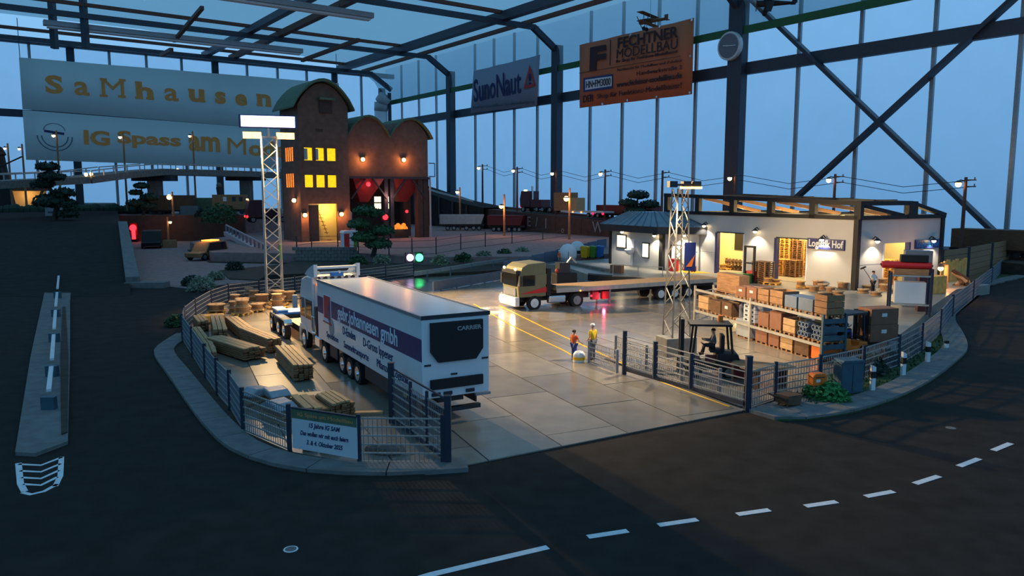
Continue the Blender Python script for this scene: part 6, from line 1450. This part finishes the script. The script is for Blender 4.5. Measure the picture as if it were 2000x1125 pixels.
for x in (S1_ - 1.3, S1_ - .4):
    MB().box(x - .55, x + .55, .5, 1.6, 0, SZ0 - .3).build('leg', 'brick_dark', sil)
for x in (S0 + hw - .5, S0 + hw + .5): MB().box(x - .3, x + .3, .6, 1.2, 0, SZ0 - .3).build('leg', 'dark_trim', sil)
for x in (S0 + .6, S1_ - .8): MB().box(x - .4, x + .4, 5.6, 6.6, 0, SZ0 - .3).build('leg', 'brick_dark', sil)
MB().beam((S1_ + .3, .3, 0), (S1_ + .3, .3, SZ0), .22).build('down_pipe', 'lamp_body', sil)
wi = MB().box(S1_, S1_ + .08, 1.4, 2.0, SZ0 + 2.8, SZ0 + 5.4).build('window', 'e_glow_orange', sil)
MB().pipe([(S1_ + .1, .3, SZ0 + .1), (S1_ + 1.2, .3, SZ0 + .1), (S1_ + 1.2, .3, SZ0 + 2.2), (S1_ + .1, .3, SZ0 + 2.2)], .08, 6).build('landing_rail', 'dark_trim', sil)
MB().ball((S0 + hw * .5 - .3, .2, SZ0 - 1.2), .34, 8).build('red_glow_ball', 'e_red', sil); lamp('POINT', (S0 + hw * .5 - .3, -.1, SZ0 - 1.5), (1, .06, .14), 130, sil, size=.2)  # added red ball and light standing for a red reflection on the hopper
amber('amber lamp on the silo house under the left arch', cw(cx(713), .38, SZ0 + 2.5), CR, 330); amber('amber lamp on the silo house under the right arch', cw(cx(792), .38, SZ0 + 2.6), CR, 330)
# dark loading hut with lit windows, signals and brazier below the silo
hut = thing('loading_hut', 'dark loading hut with two lit windows below the silo', 'building', tuple(cw(S0 + 3.0, 7.5, 0)), CR)
MB().box(0, 10, 0, 5, 0, 7.2).build('body', 'black', hut); MB().prof([(-.4, 7.2), (10.4, 7.2), (8.5, 8.4), (1.5, 8.4)], -.3, 5.3).build('roof', 'dark_trim', hut)
for x in (4.6, 6.3):
    for dx in (0, .62): 
        for dz_ in (0, 1.1): wi = MB().box(x + dx, x + dx + .55, -.06, 0, 4.5 + dz_, 5.4 + dz_).build('window', 'e_room', hut)
sc_ = thing('horse_figure', 'pale moulded figure of a horse beside the silo', 'sculpture', tuple(cw(S0 + 1.2, 4.5, 0)), CR)
MB().prof([(-.9, 0), (1.6, 0), (1.5, 1.6), (.9, 2.0), (1.0, 4.0), (.4, 4.6), (-.4, 4.4), (-.3, 2.2), (-1.0, 1.6)], -.3, .3).build('figure', 'lamp_body', sc_, bev=.1)  # horse figure as one drawn-out outline
def signal(label, u, v, Y, mat, lens=.35, h=3.0):
    p = D(u, v, Y); t = thing('signal_lamp', label, 'signal', (p.x, p.y, p.z), CR, 'coloured signal lamps')
    MB().ball((0, -.1, 0), lens, 8).build('lens', mat, t, smooth=True); MB().box(-lens * 1.2, lens * 1.2, 0, .2, -lens * 1.4, lens * 1.4).build('housing', 'black', t); MB().cyl((0, .15, -lens), (0, .15, 1.2 - p.z), .1, 6).build('pole', 'dark_trim', t)
    return t
signal('magenta signal lamp on a post under the silo', 752, 424, 116, 'e_red', .42); signal('small green signal strip left under the silo', 723, 414, 124, 'e_green', .2); signal('small red signal strip right under the silo', 794, 413, 124, 'e_red', .24); signal('tiny green lamp at the tower corner', 677, 424, 116, 'e_green', .18)
signal('blue lamp high between tower and silo', 681, 358, 122, 'e_blue', .5)
signal('violet-white traffic lamp above the grey fence', 800, 503, 78, 'e_violet', .36); signal('bright green traffic lamp above the grey fence', 818, 503, 78, 'e_green', .4)
p = D(780, 438, 122); bz = thing('brazier', 'glowing orange coal grate under the silo', 'brazier', (p.x, p.y, 1.2), CR)
MB().box(-1.3, 1.3, -.6, .6, 0, 1.4).build('grate', 'black', bz)
for k in range(7): MB().ball((-1.0 + k * .33, -.2, 1.5 + .25 * (k % 3)), .38, 6).build('ember', 'e_glow_orange', bz)
lamp('POINT', (0, -1.2, 1.8), (1, .4, .1), 60, bz, size=.3)
p = G(683, 489, 1.2); t = thing('portable_toilet', 'red white and green portable cabin before the colliery', 'cabin', (p.x, p.y, 1.2), .5)
MB().box(-.9, .9, -.8, .8, 0, 2.2).build('cabin', 'white', t); MB().box(-.9, -.25, -.84, -.8, .05, 2.1).build('red_panel', 'red', t); MB().box(.3, .92, -.84, -.8, .05, 2.1).build('green_panel', 'green', t); MB().prof([(-1, 2.2), (1, 2.2), (.8, 2.45), (-.8, 2.45)], -.9, .9).build('roof', 'white', t)
# low stone wall before the tower, of single stones
sw2 = thing('stone_wall', 'low grey stone wall before the colliery tower', 'wall', (-25.7, 89.6, 0), 0)
for k in range(5):
    for j in range(10): x = j * .76 + (.38 if k % 2 else 0); MB().box(x, min(7.6, x + .72), 0, .45, k * .4, k * .4 + .37).build('stone', 'wall_stone', sw2)
lamp('POINT', (0, 0, -50), (1, 1, 1), 0, sw2) if False else None
t = thing('orange_post_lamp', 'orange glowing marker at the right end of the stone wall', 'lamp', tuple(G(697, 511) + Vector((0, 0, 0))), 0)
MB().cyl((0, 0, 0), (0, 0, .8), .12, 8).build('post', 'dark_trim', t); MB().box(-.2, .2, -.2, .2, .6, 1.7).build('lens', 'e_glow_orange', t)
# bollard posts and low fence along the gravel yard
bo = fence('post_fence', 'row of thin dark posts with two rails along the gravel yard', [Vector((*g2(u, v, 1.2), 1.2)) for u, v in ((580, 494), (609, 489), (660, 487), (700, 497), (760, 500), (805, 500), (852, 497), (900, 488), (948, 482), (1000, 476), (1060, 468), (1110, 462))], 1.7, 'dark_trim', 3, 0, 'dark_trim', .3)
# grey rail barriers of the access road
def barrier(label, pts, z, h, w, mat, nposts):
    P = [Vector((*g2(u, v, z), 0)) for u, v in pts]; o = P[0]; t = thing('crash_barrier', label, 'guard rail', tuple(o), 0, 'crash barriers of the access road')
    for a, b in zip(P, P[1:]):
        MB().beam(a - o + Vector((0, 0, h)), b - o + Vector((0, 0, h)), .12, w).build('rail', mat, t)
        for k in range(nposts): q = a.lerp(b, (k + .5) / nposts) - o; MB().box(q.x - .08, q.x + .08, q.y - .08, q.y + .08, 0, h + .1).build('post', 'plastic_grey', t)
    return t
barrier('silver crash barrier along the far side of the access road', [(810, 553), (940, 530), (1064, 510)], 0, .85, .38, 'galv', 3)
barrier('dull grey concrete barrier along the near side of the access road', [(846, 571), (960, 551), (1092, 526)], 0, .5, .8, 'plastic_grey', 4)
nb_ = thing('noise_barrier', 'dark blue-grey barrier wall leading to the annex', 'fence', (-.8, 76, 0))
for k in range(9):
    a, b = Vector((13.2, 25, 0)) * (k / 9), Vector((13.2, 25, 0)) * ((k + .97) / 9); h_ = 1.5 + .1 * k; MB().beam(a + Vector((0, 0, h_ / 2)), b + Vector((0, 0, h_ / 2)), .15, h_).build('panel', 'blue_grey', nb_)
# ------------------------------------------------------------------ vehicles and stock behind
def dumper(label, loc, rz, mat, L=8.5):
    t = thing('tipper_trailer', label, 'trailer', loc, rz)
    MB().prof([(-L / 2, 1.2), (L / 2 - .6, 1.2), (L / 2, 3.0), (-L / 2, 3.0)], -1.2, 1.2).build('tub', mat, t); MB().box(-L / 2, L / 2, -.5, .5, .8, 1.2).build('chassis', 'dark_trim', t)
    for x in (-L * .32, -L * .18, L * .1, L * .26, L * .38):
        for s in (-1, 1): wheel(t, x, s, .45, .3, s, 'steel_grey')
    return t
dumper('silver tipper trailer parked below the embankment', (-9.6, 148, 1.2), .05, 'galv'); dumper('dark tipper behind the silver one', (-.9, 143, 1.2), -.3, 'dark_red', 7)
def boxcar(label, loc, rz, L, h, mat, name='wagon', lights=None):
    t = thing(name, label, 'wagon', loc, rz)
    MB().box(-L / 2, L / 2, -1.3, 1.3, .8, .8 + h).build('body', mat, t, bev=.04); MB().box(-L / 2 - .2, L / 2 + .2, -1.1, 1.1, .55, .8).build('frame', 'black', t)
    for k in range(int(L / 1.4)): MB().box(-L / 2 + .5 + k * 1.4, -L / 2 + .62 + k * 1.4, -1.36, -1.3, .85, .75 + h).build('rib', mat, t)
    for x in (-L * .36, -L * .22, L * .22, L * .36): MB().cyl((x, -1.0, .32), (x, -.8, .32), .32, 12).build('wheel', 'dark_trim', t); MB().cyl((x, .8, .32), (x, 1.0, .32), .32, 12).build('wheel', 'dark_trim', t)
    return t
ER = math.atan2(RD.y, RD.x)
def onbank(t_, off): q = ep(t_, off, ez(t_)); return (q.x, q.y, q.z + .12)
boxcar('long low red flat wagon behind the pine on the embankment', onbank(3, 5), ER, 14, 1.0, 'red'); boxcar('dark red wagon between lorry and pine on the embankment', onbank(20, 3.6), ER, 13, 1.5, 'dark_red')
boxcar('red hopper wagon right of the hall', onbank(-27.5, 6), ER, 5.5, 2.4, 'dark_red'); boxcar('brown closed container at the far right end of the track', onbank(-38, 6), ER, 7.5, 2.1, 'wood_dark', 'container')
# heavy lorry with low loader on the bank, seen from behind
def lorry(label, loc, rz):
    t = thing('heavy_lorry', label, 'truck', loc, rz)
    MB().prof([(0, .9), (2.6, .9), (2.7, 2.4), (2.3, 3.9), (0, 3.9)], -1.25, 1.25).build('cab', 'maroon', t, bev=.08); MB().box(-6.5, 2.4, -.5, .5, .6, .9).build('chassis', 'black', t); MB().box(-3.0, -.2, -1.2, 1.2, .9, 2.3).build('rear_box', 'maroon', t)
    MB().box(2.3, 2.5, -.35, .35, 3.9, 4.1).build('roof_beacon', 'e_warm', t)
    for x in (1.8, -1.8, -3.3, -5.2):
        for s in (-1, 1): wheel(t, x, s * 1.05, .52, .35, s, 'steel_grey')
    for y in (-1.0, 1.0): MB().ball((-6.5, y, 1.0), .2, 6).build('tail_lamp', 'e_red', t); MB().ball((2.7, y, 1.1), .18, 6).build('front_lamp', 'e_red', t)
    MB().box(-.35, -.1, .6, .9, 2, 4.8).build('exhaust', 'chrome', t); MB().box(2.6, 2.8, -.8, .8, .75, .95).build('number_plate', 'yellow', t)
    return t
lorry('dark maroon lorry with roof beacon on the embankment', onbank(40.2, 8.0), ER + .12)
ll = thing('low_loader', 'low loader with timber cases and red tail lamps on the embankment', 'trailer', onbank(26, 8.4), ER)
MB().box(-6.5, 4.5, -1.2, 1.2, .8, 1.1).build('deck', 'plaster', ll); MB().box(2.6, 6.6, -1.1, 1.1, 1.0, 4.2).build('plywood_case', 'wood', ll); MB().box(.6, 2.4, -1.0, 1.0, 1.1, 3.3).build('timber_case', 'wood_light', ll)
for x in (-5, -3.8, -2.6): wheel(ll, x, 1.0, .4, .3, 1); wheel(ll, x, -1.0, .4, .3, -1)
for x in (-6.4, -4.0): MB().ball((x, 1.25, .7), .2, 6).build('tail_lamp', 'e_pink', ll)
for x in (-1.0, 1.2): MB().ball((x, 1.25, .85), .14, 6).build('side_lamp', 'e_amber', ll)
# utility poles on the bank
def pole(label, u, vt, off, lit=True, cross=True, lampside=-1):
    r_ = (u - CX) / F; o = R0 - WD * off; t_ = -(o.x - r_ * o.y) / (RD.x - r_ * RD.y); q = ep(t_, off, ez(min(t_, 50))); zt_ = D(u, vt, q.y).z
    t = thing('utility_pole', label, 'pole', tuple(q), 0, 'utility poles along the embankment'); h = zt_ - q.z
    MB().cyl((0, 0, 0), (0, 0, h), .22, 8, .16).build('pole', 'steel_red', t)
    if cross:
        for z in (h - .3, h - 1.0): MB().box(-.1, 1.1, -.06, .06, z - .06, z + .06).build('cross_arm', 'wood_dark', t); MB().cyl((.95, 0, z), (.95, 0, z + .3), .07, 6).build('insulator', 'plastic_grey', t)
    if lit:
        MB().pipe([(0, 0, h - .4), (lampside * .6, 0, h - .3), (lampside * .75, 0, h - .5)], .06, 5).build('lamp_arm', 'dark_trim', t); MB().lathe([(.42, -.05), (.1, .2)], (lampside * .78, 0, h - .55), 10).build('lamp_shade', 'dark_trim', t); MB().ball((lampside * .78, 0, h - .75), .3, 8).build('bulb', 'e_warm', t, smooth=True)
    return q + Vector((0, 0, h))
names = ('leftmost by the third hall column', 'second from the left near the hall column', 'third from the left behind the maroon lorry', 'fourth from the left above the low loader', 'unlit one left of the lattice mast', 'short one before the clock column', 'one crossing the wind brace left of its centre', 'rightmost one beyond the hall')
tops = []
for nme_, (u, vt, lit, cr) in zip(names, ((943, 321, 1, 1), (1010, 326, 1, 1), (1086, 331, 1, 0), (1180, 331, 1, 1), (1291, 333, 0, 1), (1432, 338, 1, 0), (1625, 340, 1, 1), (1878, 346, 1, 1))): tops.append(pole('utility pole on the embankment, ' + nme_, u, vt, 8.6, lit, cr))
wt = thing('overhead_wires', 'thin overhead wires strung between the utility poles', 'wires', tuple(tops[0]))
for a, b in zip(tops, tops[1:]):
    for dz_ in (-.3, -1.0): MB().pipe([a - tops[0] + Vector((.9, 0, dz_)), (a + b) / 2 - tops[0] + Vector((.9, 0, dz_ - 1.0)), b - tops[0] + Vector((.9, 0, dz_))], .035, 4).build('wire', 'dark_trim', wt)
# orange street lamps on wooden posts
def street(label, u, vl, Y, zb, r=.34, power=40, side=-1, hx=.9):
    p = D(u, vl, Y); t = thing('street_lamp', label, 'lamp', (p.x - side * .5, Y, zb), 0, 'wooden street lamps'); h = p.z - zb
    MB().cyl((0, 0, 0), (0, 0, h + hx), .2, 8, .15).build('post', 'wood', t); MB().beam((0, 0, h + .3), (side * .5, 0, h + .25), .1).build('arm', 'wood_dark', t); MB().ball((side * .5, -.1, h), r, 8).build('bulb', 'e_warm', t, smooth=True); MB().lathe([(r * 1.3, .12), (.1, .4)], (side * .5, -.1, h), 10).build('shade', 'dark_trim', t)
    lamp('POINT', (side * .5, -.9, h - .2), (1, .45, .16), power, t, size=.2)
street('wooden street lamp before the graffiti wall right of the silver tipper', 979, 403, 128, 1.2, .36, 420, -1, 2.0); lamp('POINT', (0, 0, 0), (1, 1, 1), 0) if False else None; street('wooden street lamp in front of the low loader', 1106, 388, 118, 1.2, .4, 480, -1, 1.6); street('small street lamp by the ramp right of the silo', 893, 375, 150, 1.2, .3, 60)
street('street lamp between pine and brown wagons at the left', 331, 385, 130, 4.4, .42, 60); street('small street lamp on the dark retaining wall', 333, 434, 130.5, 0, .24, 18, 1)
street('tiny street lamp before the emblem of the lower banner', 105, 265, 140, 5, .28, 10); street('tiny street lamp before the word Spass of the banner', 235, 268, 142, 5, .28, 10); street('tiny street lamp before the middle of the lower banner', 371, 266, 146, 5, .24, 10)
street('tiny pink street lamp at the left edge', 10, 290, 140, 5, .2, 6); street('tiny street lamp left of the banners', 38, 291, 140, 5, .22, 6)
street('small street lamp outside the right rear corner of the hall', 1836, 524, 60, ZP, .2, 260, -1, .3)
hopper_fill_light = lamp('POINT', (S0 + hw, -.6, 6.5), (1, .42, .38), 260, sil, size=.5)  # added pinkish fill without a fixture, reveals the hoppers
# ------------------------------------------------------------------ viaduct and left background
vd = thing('viaduct', 'long grey road viaduct crossing below the banners', 'bridge', (-60, 145, 0)); o = Vector((-60, 145, 0))
vp_ = [D(-40, 362, 112), D(75, 356, 121), D(150, 352, 127), D(220, 343, 134), D(300, 336, 142), D(400, 338, 150), D(560, 343, 164), D(700, 348, 176)]
for a, b in zip(vp_, vp_[1:]):
    MB().beam(a - o, b - o, 6.5, 1.1).build('deck', 'wall_stone', vd); sd = (b - a).cross(Vector((0, 0, 1))).normalized() * 3.2
    for s in (-1, 1):
        MB().beam(a - o + sd * s + Vector((0, 0, 1.5)), b - o + sd * s + Vector((0, 0, 1.5)), .1, .18).build('rail', 'galv', vd)
        n = max(2, int((b - a).length / 2.4))
        for k in range(n): q = a.lerp(b, k / n) - o + sd * s; MB().box(q.x - .07, q.x + .07, q.y - .07, q.y + .07, q.z + .4, q.z + 1.5).build('rail_post', 'galv', vd)
for u, Y in ((302, 142), (480, 157)):
    q = D(u, 345, Y); MB().box(q.x - o.x - 1.0, q.x - o.x + 1.0, q.y - o.y - 1, q.y - o.y + 1, 4.4, q.z).build('pillar', 'wall_stone', vd); MB().beam(q - o + Vector((-3.6, 0, -.3)), q - o + Vector((3.6, 0, -.3)), 3, 1.0).build('pillar_head', 'dark_trim', vd)
for u, v, Y in ((168, 341, 129), (178, 340, 130), (347, 332, 146)):
    q = D(u, v, Y - 3.4); MB().ball(q - o, .28, 6).build('deck_lamp', 'e_warm', vd)
sh = thing('lit_shelter', 'warm lit open shelter with slanting posts at the far left', 'building', (-95, 148, 5.3), .5)
MB().box(-9, 5, 2.4, 2.6, 0, 3.4).build('back_wall', 'plaster_warm', sh); MB().box(-10, 6, -1.2, 3, 3.4, 4.6).build('roof', 'brick', sh)
for x in (-3.0, 3.0): MB().beam((x, -.8, 0), (x + 1.6, -.6, 3.6), .5, .5).build('slanting_post', 'wood', sh)
MB().box(-9, 5, -1.2, 2.6, -.3, .02).build('base', 'wood', sh)
for x in (-4, 2): lamp('POINT', (x, .6, 2.6), (1, .55, .2), 150, sh, size=.3)
wm_ = thing('windmill', 'dark windmill with folded sails at the left picture edge', 'windmill', (-93.5, 141, 5)); MB().lathe([(3.0, 0), (2.4, 4), (1.7, 10), (2.0, 10.2), (1.4, 11.5), (.1, 12.3)], (-.4, 0, 0), 12).build('tower', 'black', wm_)
for k in range(4): a = .4 + k * math.pi / 2; MB().beam((2.0, -2.0, 8), (2.0 + math.cos(a) * 4.5, -2.2, 8 + math.sin(a) * 4.5), .5, .12).build('sail', 'dark_trim', wm_)
boxcar('brown covered wagon behind the lit street lamp', (D(335, 419, 141).x, 141, 4.4), .25, 8.0, 2.7, 'wood_dark'); boxcar('green brown shed wagon left of the locomotive', (D(390, 415, 146).x, 146, 4.4), .25, 7.0, 2.2, 'roof_green')
lc = thing('locomotive', 'tan steam locomotive with tall chimney below the viaduct', 'locomotive', (D(450, 412, 143).x, 143, 4.4), .2)
MB().box(-2.9, 3.0, -1.3, 1.3, .9, 3.6).build('cab', 'wood', lc, bev=.05); MB().box(-3.2, 3.2, -1.1, 1.1, .5, .9).build('frame', 'black', lc); MB().cyl((-1.9, 0, 3.6), (-1.9, 0, 5.0), .32, 10, .45).build('chimney', 'dark_trim', lc); MB().ball((-1.8, 0, 5.3), .5, 6).build('spark_arrestor', 'stone', lc)
for x in (-1.0, .6, 1.8): MB().box(x, x + .6, -1.34, -1.3, 2.4, 3.2).build('window', 'glass_dark' if x > 0 else 'white', lc)
for x in (-2.2, -.8, .8, 2.2): MB().cyl((x, -1.15, .45), (x, -.9, .45), .45, 12).build('wheel', 'dark_trim', lc)
rl = lorry('dark lorry with red lamps between locomotive and left mast', (D(512, 418, 134).x, 134, 3.2), -2.6)
carton('teal container between wagon and locomotive', (D(372, 415, 138).x, 138, 4.4), .2, 3.0, 2.2, 1.6, 'teal_steel', None, 'container', False, 'container')
# stair ramp railing beside the court
rr = thing('ramp_railing', 'grey baluster railing of the ramp left of the left mast', 'railing', (-36.5, 99, 0)); o = Vector((-36.5, 99, 0))
a, b = D(442, 452, 118), D(524, 497, 95)
MB().beam(a - o + Vector((0, 0, 1.0)), b - o + Vector((0, 0, 1.0)), .14, .2).build('hand_rail', 'lamp_body', rr); MB().beam(a - o + Vector((0, 0, -.3)), b - o + Vector((0, 0, -.3)), .8, .6).build('curb', 'lamp_body', rr)
for k in range(12): q = a.lerp(b, k / 11) - o; MB().box(q.x - .12, q.x + .12, q.y - .12, q.y + .12, q.z - .1, q.z + 1.0).build('baluster', 'plastic_grey', rr)
# cars in the court
def car(label, u, v, rz, mat, s=1.0, lit=None):
    p = G(u, v); t = thing('parked_car', label, 'car', (p.x, p.y, .03), rz, 'cars in the parking court')
    MB().prof([(-2.2 * s, .4), (2.1 * s, .4), (2.2 * s, .95), (1.2 * s, 1.05), (.6 * s, 1.75 * s), (-1.8 * s, 1.8 * s), (-2.2 * s, 1.0)], -.9 * s, .9 * s).build('body', mat, t, bev=.08)
    MB().prof([(1.05 * s, 1.08), (.55 * s, 1.68 * s), (-1.65 * s, 1.72 * s), (-1.9 * s, 1.1)], -.93 * s, .93 * s).build('windows', 'glass_dark', t)
    for x in (-1.4, 1.4):
        for y in (-.85, .85): wheel(t, x * s, y * s, .36 * s, .24, 1 if y > 0 else -1, 'steel_grey')
    if lit: MB().ball((2.15 * s, .6, .8), .13, 6).build('lamp', lit, t); MB().ball((2.15 * s, -.6, .8), .13, 6).build('lamp', lit, t)
    return t
car('dark van parked against the retaining wall', 298, 484, -1.2, 'black', 1.45)
pc = car('tan pickup with amber lit cab in the parking court', 405, 507, -1.9, 'wood', 1.25)
MB().box(-1.6, .2, -.6, .6, 2.28, 2.42).build('light_bar', 'e_amber', pc); lamp('POINT', (.9, 0, 2.9), (1, .5, .15), 45, pc, size=.2); MB().box(.9, 1.1, -.8, .8, 1.0, 1.15).build('amber_sill', 'e_glow_orange', pc)
carton('small brown case beside the dark van', tuple(G(332, 484)), .2, 1.9, 1.0, 1.2, 'wood', None, 'box', False)
p = G(262, 473); t = thing('warning_column', 'red glowing warning lamp column at the court entrance', 'lamp', (p.x, p.y, .03), 0)
MB().box(-.5, .5, -.4, .4, 0, .5).build('foot', 'dark_trim', t); MB().cyl((0, 0, .5), (0, 0, 2.0), .3, 10).build('column', 'e_red', t); MB().ball((0, -.1, 2.4), .55, 8).build('lens', 'e_red', t); MB().box(-.6, .6, .1, .5, 1.2, 3.2).build('housing', 'dark_red', t)
lamp('POINT', (.3, -1.2, 2.2), (1, .06, .06), 22, t, size=.3)
# dark edging behind the climbing road and sign board
t = thing('boundary_hedge', 'low dark hedge line along the far left road', 'hedge', (-74, 140, 5)); 
m = MB()
for k in range(26): m.ball((-16 + k * 1.0, k * .35 - 4, .3), .75 + .2 * (k % 3), 5)
tag(m.build('foliage', 'leaf_dark', t), kind='stuff'); MB().beam((-17, -4.6, -.2), (10, 5, -.2), .6, .7).build('edging', 'black', t)
p = D(105, 410, 122); t = thing('road_sign', 'pale rectangular board at the top of the climbing road', 'sign', (p.x, p.y, 4.4), .1)
MB().box(-1.3, 1.3, -.06, .06, .3, 1.6).build('board', 'lamp_body', t); MB().box(-.9, .7, -.07, -.06, .7, 1.0).build('print', 'print_grey', t)
for x in (-1.0, 1.0): MB().box(x - .06, x + .06, 0, .1, 0, 1.5).build('leg', 'dark_trim', t)
